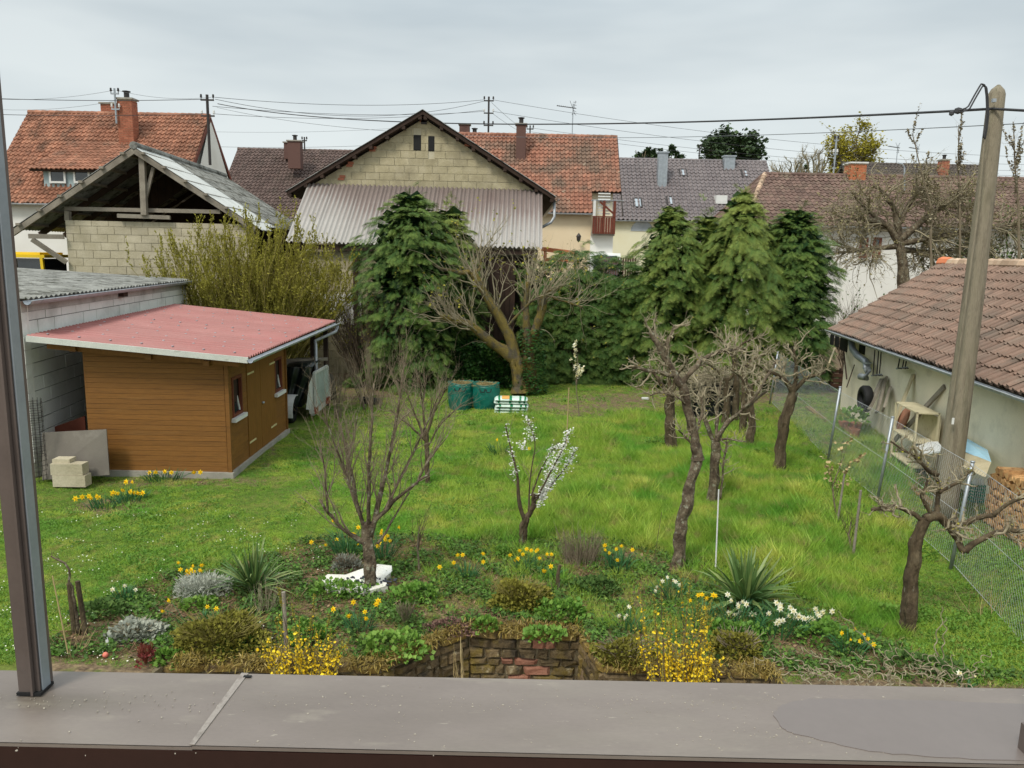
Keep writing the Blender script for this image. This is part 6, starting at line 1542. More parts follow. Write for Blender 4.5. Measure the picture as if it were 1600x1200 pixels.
# compost sacks: five stacked, each its own thing
m_sack = M('soil_sack_film', [(196, 214, 200), (206, 222, 210)], 5, rough=.35, spec=.5, fine=.04, bump=.4, bscale=12)
m_sack_green = M('sack_print_green', [(14, 110, 70), (20, 120, 78)], 5, rough=.35, fine=.03)
m_sack_pink = M('sack_print_photo', [(206, 120, 110), (226, 180, 80), (216, 140, 120)], 14, rough=.35, fine=.05)
c0 = G(799, 649); rsk = random.Random(3)
pos_w = ['topmost', 'second from the top', 'middle', 'second from the bottom', 'lowest']
for k in range(5):
    z0 = k * .083; name = pos_w[4 - k]
    cx, cy = c0[0] + rsk.uniform(-.03, .03), c0[1] + .28 + rsk.uniform(-.02, .02); W_, D_, H_ = .86, .5, .1
    T = Thing('soil_sack', 'white and green sack of potting soil, %s of its stack' % name, 'sack', (cx, cy, z0), 'stacked soil sacks')
    nx, ny = 18, 10; mb = MB()
    X, Y_ = np.meshgrid(np.linspace(-1, 1, nx), np.linspace(-1, 1, ny))
    e = (np.clip(1 - np.abs(X) ** 5, 0, 1) * np.clip(1 - np.abs(Y_) ** 4, 0, 1)) ** .45
    wr = .006 * np.sin(X * 17 + k) * np.cos(Y_ * 9 + k * 2)
    top = np.stack([cx + X * W_ / 2 * (1 - .04 * np.abs(Y_) ** 3), cy + Y_ * D_ / 2, z0 + H_ / 2 + e * H_ * .5 + wr], -1); bot = top * 1; bot[..., 2] = z0 + H_ / 2 - e * H_ * .42
    idx = np.arange(nx * ny).reshape(ny, nx); F = np.stack([idx[:-1, :-1], idx[:-1, 1:], idx[1:, 1:], idx[1:, :-1]], -1).reshape(-1, 4)
    mb.add(top.reshape(-1, 3), F); mb.add(bot.reshape(-1, 3), F[:, ::-1]); T.part('sack_body', mb, m_sack, smooth=True)
    # printed bands wrap the film
    for (xa, xb, mt) in ((-.78, -.66, m_sack_green), (-.1, .06, m_sack_green), (.5, .62, m_sack_green), (.8, .9, m_sack_green)):
        xs_ = np.linspace(xa, xb, 5); 
        Xb, Yb = np.meshgrid(xs_, np.linspace(-.995, .9, 12)); e = (np.clip(1 - np.abs(Xb) ** 5, 0, 1) * np.clip(1 - np.abs(Yb) ** 4, 0, 1)) ** .45
        tp = np.stack([cx + Xb * W_ / 2 * (1 - .04 * np.abs(Yb) ** 3), cy + Yb * (D_ / 2 + .003), z0 + H_ / 2 + e * H_ * .5 + .006 * np.sin(Xb * 17 + k) * np.cos(Yb * 9 + k * 2) + .002], -1)
        b2 = MB(); id2 = np.arange(60).reshape(12, 5); b2.add(tp.reshape(-1, 3), np.stack([id2[:-1, :-1], id2[:-1, 1:], id2[1:, 1:], id2[1:, :-1]], -1).reshape(-1, 4)); T.part('print_band', b2, mt, smooth=True)
    if k == 4:
        Xb, Yb = np.meshgrid(np.linspace(-.55, -.1, 6), np.linspace(-.9, .5, 8)); e = (np.clip(1 - np.abs(Xb) ** 5, 0, 1) * np.clip(1 - np.abs(Yb) ** 4, 0, 1)) ** .45
        tp = np.stack([cx + Xb * W_ / 2, cy + Yb * D_ / 2, z0 + H_ / 2 + e * H_ * .5 + .008], -1); id2 = np.arange(48).reshape(8, 6)
        b2 = MB(); b2.add(tp.reshape(-1, 3), np.stack([id2[:-1, :-1], id2[:-1, 1:], id2[1:, 1:], id2[1:, :-1]], -1).reshape(-1, 4)); T.part('print_picture', b2, m_sack_pink, smooth=True)

# upturned trailer beside the shed
m_tarp = M('black_green_tarpaulin', [(16, 24, 22), (26, 36, 32)], 3, rough=.35, spec=.5, bump=.8, bscale=6)
m_panel = M('pale_green_grey_panel', [(150, 164, 154), (166, 178, 168)], 2, rough=.5, patches=[((120, 126, 110), 5, .55, .7, .6)], fine=.08)
m_lamp_red = M('red_lamp_lens', [(120, 30, 20), (140, 40, 26)], 5, rough=.25, spec=.6)
T = Thing('trailer', 'white box trailer tipped on end under a dark tarpaulin beside the shed', 'trailer', G(480, 652))
YA, YB = 18.1, 19.2
tl, tr, br, bl_ = P(491, 583, YA), P(511, 572, YB), P(515, 620, YB), P(494, 636, YA)
mb = MB(); mb.prism([tl, tr, br, bl_], (-.05, .01, 0)); T.part('bed_panel', mb, m_panel)
for a, b in ((tl, tr), (tr, br), (bl_, tl)):
    mb = MB(); mb.beam(a, b, .05, .06); T.part('edge_frame', mb, m_dirty_white)
q0, q1 = P(484, 616, YA), P(488, 646, YA); mb = MB(); mb.beam(q0, q1, .12, .07, (0, 1, 0)); T.part('corner_post', mb, m_dirty_white)
q0, q1 = P(488, 645, YA), P(513, 624, YB); mb = MB(); mb.beam(q0, q1, .08, .14); bar = T.part('light_bar', mb, m_dirty_white)
for t in (.12, .85):
    c = q0 + (q1 - q0) * t + A(.05, -.05, .04); mb = MB(); mb.box(c, (.07, .2, .16)); T.part('tail_light', mb, m_lamp_red, parent=bar)
mb = MB(); mb.prism([P(478, 640, 18), P(483, 600, 18), P(489, 585, YA), P(490, 640, YA)], (0, .06, 0)); T.part('side_wall', mb, m_dirty_white)
k0 = [P(446, 573, 18.2), P(488, 573, 18.1), P(484, 600, 18.0), P(478, 622, 18.0), P(470, 634, 18.0), P(446, 632, 18.1)]
mb = MB(); nn = 14; V = []
for i in range(nn):
    t = i / (nn - 1); a = k0[0] * (1 - t) + k0[1] * t; b = k0[5] * (1 - t) + k0[4] * t
    for j in range(10):
        s_ = j / 9; p = a * (1 - s_) + b * s_; V.append(p + A(0, .06 * math.sin(t * 14 + s_ * 3) - .02 * math.sin(s_ * 9), 0))
idx = np.arange(nn * 10).reshape(nn, 10); mb.add(V, np.stack([idx[:-1, :-1], idx[:-1, 1:], idx[1:, 1:], idx[1:, :-1]], -1).reshape(-1, 4)); mb.prism([k0[0], k0[1], k0[1] + A(0, .9, .1), k0[0] + A(0, .9, .1)], (0, 0, -.02)); T.part('tarpaulin', mb, m_tarp, smooth=True)
for (a, b) in (((446, 563), (512, 561)), ((446, 567), (500, 566)), ((446, 571), (494, 570))):
    mb = MB(); mb.beam(P(a[0], a[1], 18.6), P(b[0], b[1], 18.9), .12, .06); T.part('top_plank', mb, m_wood_grey)
mb = MB(); c = P(455, 648, 17.9); mb.lathe((0, 0, 0), [(.1, -.08), (.27, -.08), (.3, -.05), (.3, .05), (.27, .08), (.1, .08)], 20)
V0 = np.vstack(mb.v); mb.v = [np.stack([V0[:, 2] + c[0], V0[:, 0] + c[1], V0[:, 1] + .3], -1)]; T.part('wheel', mb, m_black)
an = np.linspace(-.3, 2.4, 12); mb = MB(); 
for i in range(11):
    a, b = an[i], an[i + 1]; mb.prism([(c[0] - .12, c[1] - .36 * math.cos(a), .3 + .36 * math.sin(a)), (c[0] + .14, c[1] - .36 * math.cos(a), .3 + .36 * math.sin(a)), (c[0] + .14, c[1] - .36 * math.cos(b), .3 + .36 * math.sin(b)), (c[0] - .12, c[1] - .36 * math.cos(b), .3 + .36 * math.sin(b))], (0, -.02 * math.cos(a), .02 * math.sin(a)))
T.part('mudguard', mb, m_white)
mb = MB(); mb.hexa((-6.6, 18.3, .3), (1.5, 0, 0), (0, 1.4, 0), (0, 0, .9)); T.part('box', mb, m_tarp)
def tyre(label, c, axis, r, w, group=None):
    T = Thing('tyre', label, 'tyre', c, group)
    mb = MB(); mb.lathe((0, 0, 0), [(r * .55, -w / 2), (r * .9, -w / 2), (r, -w * .3), (r, w * .3), (r * .9, w / 2), (r * .55, w / 2), (r * .55, -w / 2)], 22)
    V0 = np.vstack(mb.v); M3 = frames(np.array([axis]), up=(0, .1, 1))[0]       # local y -> axis
    V1 = np.stack([V0[:, 0], V0[:, 2], V0[:, 1]], -1); mb.v = [V1 @ M3.T + np.array(c)]; T.part('tread', mb, m_black, smooth=True)
tyre('black tyre leaning on the far side of the upturned trailer', P(517, 605, 19.6), (.9, .3, .1), .34, .2, 'old tyres')
tyre('tyre lying in the grass before the bramble shoots', G(581, 632) + A(0, 0, .1), (.1, .2, 1), .26, .18, 'old tyres')

# grey board, blocks, mesh roll left of the shed
T = Thing('grey_board', 'large grey sheet of board leaning at the corner of the shed', 'board', G(120, 748))
a, b, c, d = P(66, 676, 13.15), P(166, 671, 13.1), P(171, 742, 12.95), P(66, 750, 12.9)
mb = MB(); mb.prism([a, b, c, d], (0, .02, 0)); T.part('board_sheet', mb, M('grey_board', [(104, 98, 90), (118, 112, 102)], 1.6, patches=[((136, 130, 120), 3, .58, .7, .4)], fine=.08))
for (lab, pa, pb, pt, pbm, Yb) in (('hollow block at the bottom of the small pile by the grey board', 81, 131, 0, .2, 12.62), ('hollow block lying on top of the lower block by the grey board', 79, 128, .205, .4, 12.63), ('small pale stone slab topping the block pile by the grey board', 83, 109, .403, .47, 12.68)):
    a, b = P(pa, 740, Yb), P(pb, 740, Yb); a[2] = pt; b[2] = pbm; mb = MB(); mb.hexa((a[0], Yb, a[2]), (b[0] - a[0], .02, 0), (0, .2, 0), (0, 0, b[2] - a[2])); single('concrete_block', lab, 'block', mb, m_block2, (a[0], Yb, a[2]), 'blocks piled by the grey board')
mb = MB(); xa, xb = P(40, 640, 12.9)[0], P(64, 640, 12.9)[0]; zt2 = P(50, 623, 12.9)[2]; zb2 = 0.02
k_ = 13; an = np.linspace(0, 2 * math.pi, k_)[:-1]; cx, rx_ = (xa + xb) / 2, (xb - xa) / 2
for t in an: mb.tube([(cx + rx_ * math.cos(t), 12.9 + rx_ * math.sin(t), zb2), (cx + rx_ * math.cos(t), 12.9 + rx_ * math.sin(t), zt2)], .004, 4)
for z in np.arange(zb2 + .03, zt2, .085): mb.tube([(cx + rx_ * math.cos(t), 12.9 + rx_ * math.sin(t), z) for t in np.linspace(0, 2 * math.pi, 17)], .004, 4)
single('wire_mesh_roll', 'standing roll of dark wire mesh against the white garage wall', 'wire mesh', mb, m_dark_metal, (cx, 12.9, 0))
mb = MB(); mb.hexa(P(82, 668, 13.9), P(132, 650, 13.9) - P(82, 668, 13.9), (0, .03, 0), (0, 0, -.5)); single('dark_board', 'dark red board in the gap between garage wall and shed', 'board', mb, m_red_wood, P(100, 700, 13.9))
# yellow vehicle roof behind the garage
T = Thing('yellow_tractor', 'yellow vehicle cab showing above the garage roof under the open barn', 'tractor', (P(45, 400, 25.5)[0], 25.8, 0))
m_yel = M('yellow_vehicle_paint', [(224, 186, 20), (232, 196, 34)], 3, rough=.35, spec=.5)
a, b = P(-30, 400, 25.5), P(72, 400, 25.5); zc = a[2]
mb = MB(); mb.hexa((a[0], 25.4, zc - .02), (b[0] - a[0], 0, 0), (0, 1.5, 0), (0, 0, .1)); mb.hexa((a[0] + .1, 25.5, zc + .08), (b[0] - a[0] - .3, 0, 0), (0, 1.3, 0), (0, 0, .07)); T.part('cab_roof', mb, m_yel)
for x in (a[0] + .1, (a[0] + b[0]) / 2, b[0] - .12):
    mb = MB(); mb.beam((x, 25.45, zc), (x + .05, 25.45, zc - 1.2), .09, .09, (0, 1, 0)); T.part('cab_pillar', mb, m_yel)
mb = MB(); mb.hexa((a[0] + .1, 25.5, zc - 1.0), (b[0] - a[0] - .2, 0, 0), (0, 1.3, 0), (0, 0, .95)); T.part('cab_glass', mb, m_glass)
mb = MB(); mb.hexa((a[0], 25.3, .4), (b[0] - a[0], 0, 0), (0, 1.6, 0), (0, 0, zc - 1.4)); T.part('body', mb, m_yel)
# wooden fence and carport beam beyond the hedge; white car
fx0, fx1 = P(935, 400, 30)[0], P(995, 400, 30)[0]; fzt, fzb = P(965, 402, 30)[2], P(965, 440, 30)[2]
T = Thing('picket_fence', 'brown picket fence showing between the hedge and the drooping cypress', 'fence', ((fx0 + fx1) / 2, 30, 0))
n = 16
for k in range(n):
    x = fx0 + (fx1 - fx0) * (k + .5) / n; mb = MB(); mb.hexa((x - .035, 30, 0.05), (.07, 0, 0), (0, .025, 0), (0, 0, fzt - .05)); T.part('picket', mb, m_brown_clad)
for z in (fzt - .2, fzb):
    mb = MB(); mb.box(((fx0 + fx1) / 2, 30.05, z), (fx1 - fx0, .04, .07)); T.part('rail', mb, m_wood_grey)
T = Thing('timber_pergola', 'orange-brown timber frame in front of the cream house wall', 'pergola', (P(880, 400, 40)[0], 40, 0))
a, b = P(846, 389, 40), P(902, 396, 40); mb = MB(); mb.beam(a, b, .14, .22); T.part('beam', mb, m_brick_new)
a, b = P(850, 405, 40), P(905, 409, 40); mb = MB(); mb.beam(a, b, .12, .16); T.part('beam', mb, m_brick_new)
for px_ in (852, 876, 900):
    q = P(px_, 392, 40); mb = MB(); mb.box((q[0], 40, q[2] / 2), (.16, .14, q[2])); T.part('post', mb, m_brick_new)
T = Thing('parked_car', 'white car partly hidden beneath the corner balcony', 'car', (P(936, 395, 43)[0], 43, 0))
ca, cb = P(922, 400, 42.5), P(950, 388, 42.5); zr_ = cb[2] - .25
cy_ = 42.3
sec = [(-1.9, .35), (1.9, .35), (1.95, .8), (1.5, .95), (.9, 1.42), (-.7, 1.46), (-1.5, 1.0), (-1.9, .9)]
s_c = (zr_) / 1.46
mb = MB(); mb.prism([(ca[0] + .1, cy_ + 2 + p[0], max(.2, p[1] * s_c)) for p in sec], (1.7, 0, 0)); T.part('body', mb, m_white)
mb = MB(); mb.prism([(ca[0] + .2, cy_ + .5, 1.0 * s_c), (ca[0] + 1.7, cy_ + .5, 1.0 * s_c), (ca[0] + 1.6, cy_ + 1.15, 1.4 * s_c), (ca[0] + .3, cy_ + 1.15, 1.4 * s_c)], (0, -.03, .03)); T.part('rear_window', mb, m_glass)
for sx in (.12, 1.78):
    for yy in (.9, 3.1):
        mb = MB(); mb.lathe((0, 0, 0), [(0, -.1), (.32, -.1), (.32, .1), (0, .1)], 16); V0 = np.vstack(mb.v); mb.v = [np.stack([V0[:, 2] + ca[0] + sx, V0[:, 0] + cy_ + yy, V0[:, 1] + .32], -1)]; T.part('wheel', mb, m_black)

# compost heap
T = Thing('compost_heap', 'dark compost bin heaped with brushwood behind the orchard', 'compost heap', G(1112, 652))
cc = G(1112, 650); a_, b_ = P(1083, 640, 19.3)[0], P(1150, 640, 19.3)[0]
m_binp = M('black_plastic', [(24, 26, 28), (34, 36, 38)], 3, rough=.4, bump=.4, bscale=6)
mb = MB()
for k in range(6): mb.hexa((a_ + .03 * (k % 2), 19.3, .05 + k * .14), (b_ - a_, 0, 0), (0, .05, 0), (0, 0, .125)); mb.hexa((a_, 19.3, .05 + k * .14), (.05, 0, 0), (0, 1.1, 0), (0, 0, .125)); mb.hexa((b_, 19.3, .05 + k * .14), (.05, 0, 0), (0, 1.1, 0), (0, 0, .125))
T.part('bin', mb, m_binp)
rng = np.random.default_rng(77); n = 700
c = np.stack([rng.uniform(a_ - .1, b_ + .1, n), rng.uniform(19.2, 20.4, n), rng.uniform(.6, 1.25, n)], -1); c[:, 2] -= np.abs(c[:, 0] - (a_ + b_) / 2) * .3
d = unit_rows(rng.normal(size=(n, 3)) * A(1, .8, .45)) * rng.uniform(.2, .6, n)[:, None]; mid = c + rng.normal(size=(n, 3)) * .04
mb = MB(); mb.tubes(np.stack([c - d, mid, c + d], 1), np.full((n, 3), .007), 3, rng.random(n * 3), cap=False); T.part('brushwood', mb, m_twig_pale)

# ---------------------------------------------------------------- wire fence, kerb
m_wire = M('galvanised_wire', [(166, 170, 172), (182, 186, 188)], 9, rough=.5, fine=.05)
kA, kB = G(1262, 637), G(1610, 906)
kd = unit(kB - kA); T = Thing('garden_kerb', 'narrow mossy concrete kerb running along the fence', 'kerb', (kA + kB) / 2)
L_ = np.linalg.norm(kB - kA); kn = A(-kd[1], kd[0], 0); n = int(L_ / .9); rr = random.Random(5)
m_kerb = M('mossy_kerb', [(104, 88, 62), (122, 104, 76), (92, 80, 50)], 5, objr=.15, patches=[((150, 108, 40), 4, .5, .65, .6), ((90, 110, 50), 6, .55, .68, .5)], bump=.8, bscale=30, fine=.2)
for k in range(n):
    o = kA + kd * (k * L_ / n + .01); mb = MB(); mb.hexa(o - kn * .07 + A(0, 0, -.05), kd * (L_ / n - .02) + kn * rr.uniform(-.01, .01), kn * .14, A(0, 0, .085 + rr.uniform(-.015, .015))); T.part('kerbstone', mb, m_kerb)
posts = [(1266, 607, 566), (1293, 722, 594), (1370, 786, 652), (1485, 890, 756), (1650, 1080, 880)]
T = Thing('wire_fence', 'chain link fence on thin grey posts along the right of the garden', 'fence', G(1370, 786), None)
pp_ = [G(p[0], p[1]) for p in posts]; pp_[0] = A(7.35, 21.5, 0); h_ = 1.5
for i, p in enumerate(pp_):
    tp = A(p[0] + .12, p[1], h_ if i != 1 else 1.56)
    mb = MB(); mb.tube([p, tp], .024, 8); mb.tube([tp, tp + A(0, 0, .015)], .03, 8); T.part('post', mb, m_galv, smooth=True)
wm_ = MB()
for i in range(len(pp_) - 1):
    a, b = pp_[i] + A(.06, 0, .03), pp_[i + 1] + A(.06, 0, .03); L = np.linalg.norm(b - a); u = (b - a) / L; off = A(.1, 0, 0)
    s = .075; H_ = h_ - .08
    S0 = []; 
    for sg in (1, -1):
        for x in np.arange(-H_, L + H_, s):
            # line x(t)=x+sg*z clipped to the panel
            z0, z1 = 0.0, H_; xa, xb = x, x + sg * H_
            if sg > 0: z0 = max(0, -x); z1 = min(H_, L - x)
            else: z0 = max(0, x - L); z1 = min(H_, x)
            if z1 - z0 < .05: continue
            pa = a + u * (x + sg * z0) + A(0, 0, z0) + off * z0 / 1.5; pb = a + u * (x + sg * z1) + A(0, 0, z1) + off * z1 / 1.5; S0.append([pa, pb])
    S0 = np.array(S0); wm_.tubes(S0, np.full((len(S0), 2), .0013), 3, cap=False)
    for z in (.02, H_ / 2, H_): wm_.tube([a + A(0, 0, z) + off * z / 1.5, b + A(0, 0, z) + off * z / 1.5], .003, 4)
T.part('wire_mesh', wm_, m_wire, kind='stuff')

# ---------------------------------------------------------------- wooden pole
m_pole = M('weathered_pole', [(116, 107, 90), (138, 129, 110), (126, 118, 98)], 3, stretch=(4, 4, .5), bump=.7, bscale=26, fine=.14, fscale=24, patches=[((92, 88, 72), 2.5, .56, .7, .6), ((128, 132, 104), 1.2, .55, .72, .3)])
T = Thing('utility_pole', 'tall weathered leaning wooden pole carrying the thick black cable', 'pole', G(1474, 812))
pb_ = G(1474, 812); pt_ = P(1557, 148, pb_[1] + .15); m = 16; t = np.linspace(0, 1, m)[:, None]
mb = MB(); pts = pb_ * (1 - t) + pt_ * t; pts += A(1, 0, 0) * (.03 * np.sin(t * 3.1)); rad = np.linspace(.185, .118, m)
pts = np.vstack([pts, pts[-1] + A(.01, 0, .07), pts[-1] + A(.015, 0, .14)]); rad = np.r_[rad, .09, .02]; mb.tube(pts, rad, 16); T.part('trunk', mb, m_pole, smooth=True)
q = P(1553, 157, pb_[1] - .02); mb = MB(); mb.box(q, (.05, .04, .05)); T.part('bolt', mb, m_galv)
q = P(1489, 658, pb_[1] - .18); mb = MB(); mb.box(q, (.035, .01, .1)); T.part('plate', mb, m_white)
gd = MB(); gd.tube([P(1538, 218, pb_[1] - .1), P(1528, 330, pb_[1] - .11), P(1503, 520, pb_[1] - .15), P(1486, 640, pb_[1] - .17)], .018, 6); T.part('earth_strip', gd, m_pole)
# cable loop at the top
YP = pb_[1] - .05
lp = MB()
for dx in (0, 5):
    pts_ = [(1497, 173), (1512, 168), (1523, 148), (1533, 131), (1539, 133), (1541, 150), (1542, 175), (1540, 195), (1536, 216)]
    W_ = np.array([P(a + dx * .5, b + dx * .6, YP - .1 + .02 * dx) for a, b in pts_]); tt = np.linspace(0, 1, 30); s_ = np.linspace(0, 1, len(W_)); lp.tube(np.stack([np.interp(tt, s_, W_[:, i]) for i in range(3)], 1), .012, 6)
T.part('cable_loop', lp, m_cable, smooth=True)
mb = MB(); q = P(1497, 173, YP); mb.lathe(q - A(0, 0, .05), [(0, 0), (.05, .02), (.05, .08), (0, .1)], 8); q = P(1487, 176, YP); mb.lathe(q - A(0, 0, .05), [(0, 0), (.035, .02), (.035, .06), (0, .08)], 8); T.part('clamp', mb, m_cable)
# masts
mast('roof_mast', 'dark mast with two crossarms on the gable of the orange roofed house', P(328, 250, 39.5)[0], 39.5, P(334, 258, 39.5)[2], P(328, 148, 39.5)[2], 2, .65, .07)
mast('roof_mast', 'grey mast with insulators beside the tall brick chimney', P(182, 190, 40.2)[0], 40.2, P(182, 193, 40.2)[2], P(178, 138, 40.2)[2], 2, .4, .05, mat=m_galv)
mast('roof_mast', 'tall thin mast with three crossarms on the ridge of the cream house', P(763, 212, 51)[0], 51, P(763, 214, 51)[2], P(763, 151, 51)[2], 3, .62, .06)
mast('roof_mast', 'small mast peeping over the ridge right of the brown clad chimney', P(828, 212, 58)[0], 58, P(828, 214, 58)[2], P(828, 196, 58)[2], 1, .5, .05)
mast('roof_mast', 'small mast beside the chimney of the brown roofed house', P(476, 234, 56)[0], 56, P(476, 236, 56)[2], P(475, 214, 56)[2], 1, .35, .05)
mast('roof_mast', 'thin mast on the ridge of the grey roofed house', P(1092, 250, 62)[0], 62, P(1092, 252, 62)[2], P(1092, 226, 62)[2], 1, .3, .05)
mast('roof_mast', 'mast standing before the yellow-green tree on the hipped roof', P(1302, 275, 44.6)[0], 44.6, P(1302, 280, 44.6)[2], P(1304, 212, 44.6)[2], 3, .22, .05, mat=m_galv)
mast('roof_antenna', 'television aerial on the ridge of the cream house', P(894, 212, 49)[0], 49, P(894, 214, 49)[2], P(892, 162, 49)[2], 0, 1.0, .03, None, m_galv, True)
mast('roof_antenna', 'television aerial on the far brown roof', P(1400, 258, 66)[0], 66, P(1400, 258, 66)[2], P(1400, 226, 66)[2], 0, .8, .03, None, m_galv, True)
mast('roof_antenna', 'small aerial at the middle of the far brown ridge', P(1431, 258, 66)[0], 66, P(1431, 258, 66)[2], P(1431, 228, 66)[2], 0, .7, .03, None, m_galv, True)
# vent pipe on the hipped roof
q = PL(1412, 296, (0, 40.2, ez), (0, -(zr - ez) / 4.3, 1)) if False else P(1413, 300, 43.2)
mb = MB(); mb.tube([q, P(1413, 262, 43.2), P(1410, 257, 43.2), P(1403, 255, 43.2)], .05, 6); single('vent_pipe', 'bent pale pipe rising from the hipped roof behind the tangled tree', 'pipe', mb, m_galv, q)
# cables
kM = P(336, 162, 39.5); 
pc = [(336, 162, 39.5), (420, 174, 37), (600, 189, 31), (800, 194.5, 26), (1050, 191, 20), (1300, 183, 15.5), (1490, 173, YP)]
W_ = np.array([P(*p) for p in pc])
def spl(W_, n=60):
    s_ = np.r_[0, np.cumsum(np.linalg.norm(np.diff(W_, axis=0), axis=1))]; tt = np.linspace(0, s_[-1], n)
    c = [np.polyfit(s_, W_[:, i], 3) for i in range(3)]; return np.stack([np.polyval(k, tt) for k in c], 1)
mb = MB(); mb.tube(spl(W_), .02, 6); single('overhead_cable', 'thick twisted black cable from the house mast to the wooden pole', 'cable', mb, m_cable, W_[3], 'overhead cables crossing the sky')
mb = MB(); mb.tube([P(1497, 173, YP), P(1550, 170, YP + .1), P(1700, 178, YP - 1)], .02, 6); single('overhead_cable', 'thick black cable leaving the wooden pole to the right', 'cable', mb, m_cable, P(1550, 170, YP), 'overhead cables crossing the sky')
W_ = np.array([P(*p) for p in [(340, 168, 39.5), (600, 204, 33), (960, 217, 26), (1200, 210, 20), (1537, 190, 14), (1700, 193, 12)]])
mb = MB(); mb.tube(spl(W_), .008, 5); single('overhead_cable', 'thin grey wire running below the thick cable', 'cable', mb, m_cable_thin, W_[3], 'overhead cables crossing the sky')
for lab, a, b, s_, r_ in (
    ('dark wire from the left edge to the house mast at crossarm height', (-60, 152, 38), (322, 155, 39.5), .1, .016),
    ('dark wire from the left edge passing the lower crossarm', (-60, 177, 38), (322, 178, 39.5), .1, .014),
    ('faint wire from the left edge up to the grey mast', (-60, 150, 44), (178, 141, 40.2), .3, .008),
    ('faint wire from the left edge to the lower arm of the grey mast', (-60, 166, 44), (178, 158, 40.2), .3, .008),
    ('faint wire between the grey mast and the dark mast', (182, 141, 40.2), (330, 152, 39.5), .2, .008),
    ('topmost wire between the dark mast and the tall thin mast', (336, 152, 39.5), (756, 156, 51), .35, .012),
    ('wire sagging above the barn ridge to the tall thin mast', (336, 155, 39.5), (756, 158, 51), .85, .012),
    ('wire to the middle crossarm of the tall thin mast', (336, 178, 39.5), (756, 172, 51), .35, .011),
    ('wire to the lower crossarm of the tall thin mast', (332, 166, 39.5), (756, 174, 51), .3, .011),
    ('uppermost wire from the tall thin mast to the right edge', (770, 156, 51), (1640, 246, 60), .7, .011),
    ('second wire from the tall thin mast to the right edge', (770, 174, 51), (1640, 258, 60), .7, .011),
    ('steep wire from the tall thin mast down to the small mast', (768, 160, 51), (826, 208, 58), .1, .01),
    ('second steep wire from the tall thin mast to the small mast', (768, 176, 51), (826, 212, 58), .1, .01),
    ('low wire behind the grey roof to the far right', (830, 200, 58), (1640, 268, 66), .6, .011),
    ('lowest wire behind the grey roof to the far right', (830, 206, 58), (1640, 276, 66), .6, .011),
    ('far wire left of the barn gable at chimney height', (300, 228, 60), (640, 224, 62), .2, .011),
    ('higher far wire left of the barn gable', (300, 205, 60), (640, 199, 62), .2, .009)):
    cable(lab, P(*a), P(*b), s_, r_, m_cable if r_ > .0105 else m_cable_thin)

# ---------------------------------------------------------------- things along the outbuilding wall
def lean(name, label, cat, a, b, w, th, mat, group=None, off=(.06, .35)):
    """plank leaning: a = foot pixel, b = top pixel on the wall"""
    A0, B0 = WP(a[0], a[1], off[1]), WP(b[0], b[1], off[0]); mb = MB(); mb.beam(A0, B0, w, th, rdir); return single(name, label, cat, mb, mat, A0, group)
m_plank_pale = M('pale_plank', [(172, 160, 128), (188, 176, 144)], 3, bump=.3)
lean('plank', 'grey round-edged plank leaning on the beige wall, leftmost of three', 'plank', (1357, 640), (1379, 592), .2, .06, m_wood_grey, 'planks leaning on the beige wall')
lean('plank', 'longest grey plank leaning on the beige wall, middle of three', 'plank', (1370, 644), (1384, 590), .16, .05, m_wood_grey, 'planks leaning on the beige wall')
lean('plank', 'short dark plank leaning on the beige wall, right of three', 'plank', (1380, 640), (1390, 607), .15, .05, m_wood_grey, 'planks leaning on the beige wall')
lean('plank', 'long cream board leaning slantwise on the beige wall before the shelf', 'plank', (1388, 686), (1427, 585), .14, .03, m_plank_pale, None, (.03, .5))
lean('plank', 'pale board leaning by the wooden crate near the building corner', 'plank', (1294, 572), (1303, 548), .22, .04, m_plank_pale)
lean('plank', 'grey board slanting behind the cream shelf', 'plank', (1396, 690), (1476, 604), .1, .04, m_wood_grey, None, (.02, .3))
lean('garden_tool', 'long handled rake leaning on the beige wall below the crate', 'tool', (1323, 592), (1318, 546), .03, .03, m_wood_dark)
lean('garden_tool', 'small hoe leaning on the beige wall under the grey pipe', 'tool', (1323, 605), (1335, 570), .025, .025, m_wood_dark)
T = Thing('flue_pipe', 'grey metal flue pipe bending out of the beige wall under the eave', 'pipe', WP(1340, 560))
mb = MB(); mb.tube([WP(1330, 530, .1), WP(1332, 545, .2), WP(1340, 556, .25), WP(1353, 565, .22), WP(1356, 580, .22), WP(1353, 590, .22), WP(1344, 588, .3)], .085, 12)
T.part('pipe', mb, m_galv, smooth=True)
for (a, b) in (((1350, 568), (1361, 566)), ((1350, 576), (1360, 575))):
    mb = MB(); q = (WP(*a, .22) + WP(*b, .22)) / 2; mb.lathe(q - A(0, 0, .02), [(.085, 0), (.1, 0), (.1, .04), (.085, .04)], 12); T.part('pipe_collar', mb, m_galv)
T = Thing('wooden_crate', 'dark slatted wooden crate standing on the kerb by the building corner', 'crate', WP(1300, 590, .5))
q = G(1286, 606); m_crate = M('dark_crate_wood', [(70, 48, 38), (86, 60, 46)], 5)
for k in range(4):
    for (o, a) in ((A(0, 0, 0), ed * .9), (A(0, 0, 0), rdir * .5), (ed * .9, rdir * .5), (rdir * .5, ed * .9)):
        mb = MB(); mb.hexa(q + o + A(0, 0, .02 + k * .16), a, unit(np.cross(a, (0, 0, 1))) * .02, A(0, 0, .11)); T.part('slat', mb, m_crate)
for o in (A(0, 0, 0), ed * .85, rdir * .45, ed * .85 + rdir * .45):
    mb = MB(); mb.hexa(q + o, ed * .05, rdir * .05, A(0, 0, .66)); T.part('corner_post', mb, m_wood_dark)
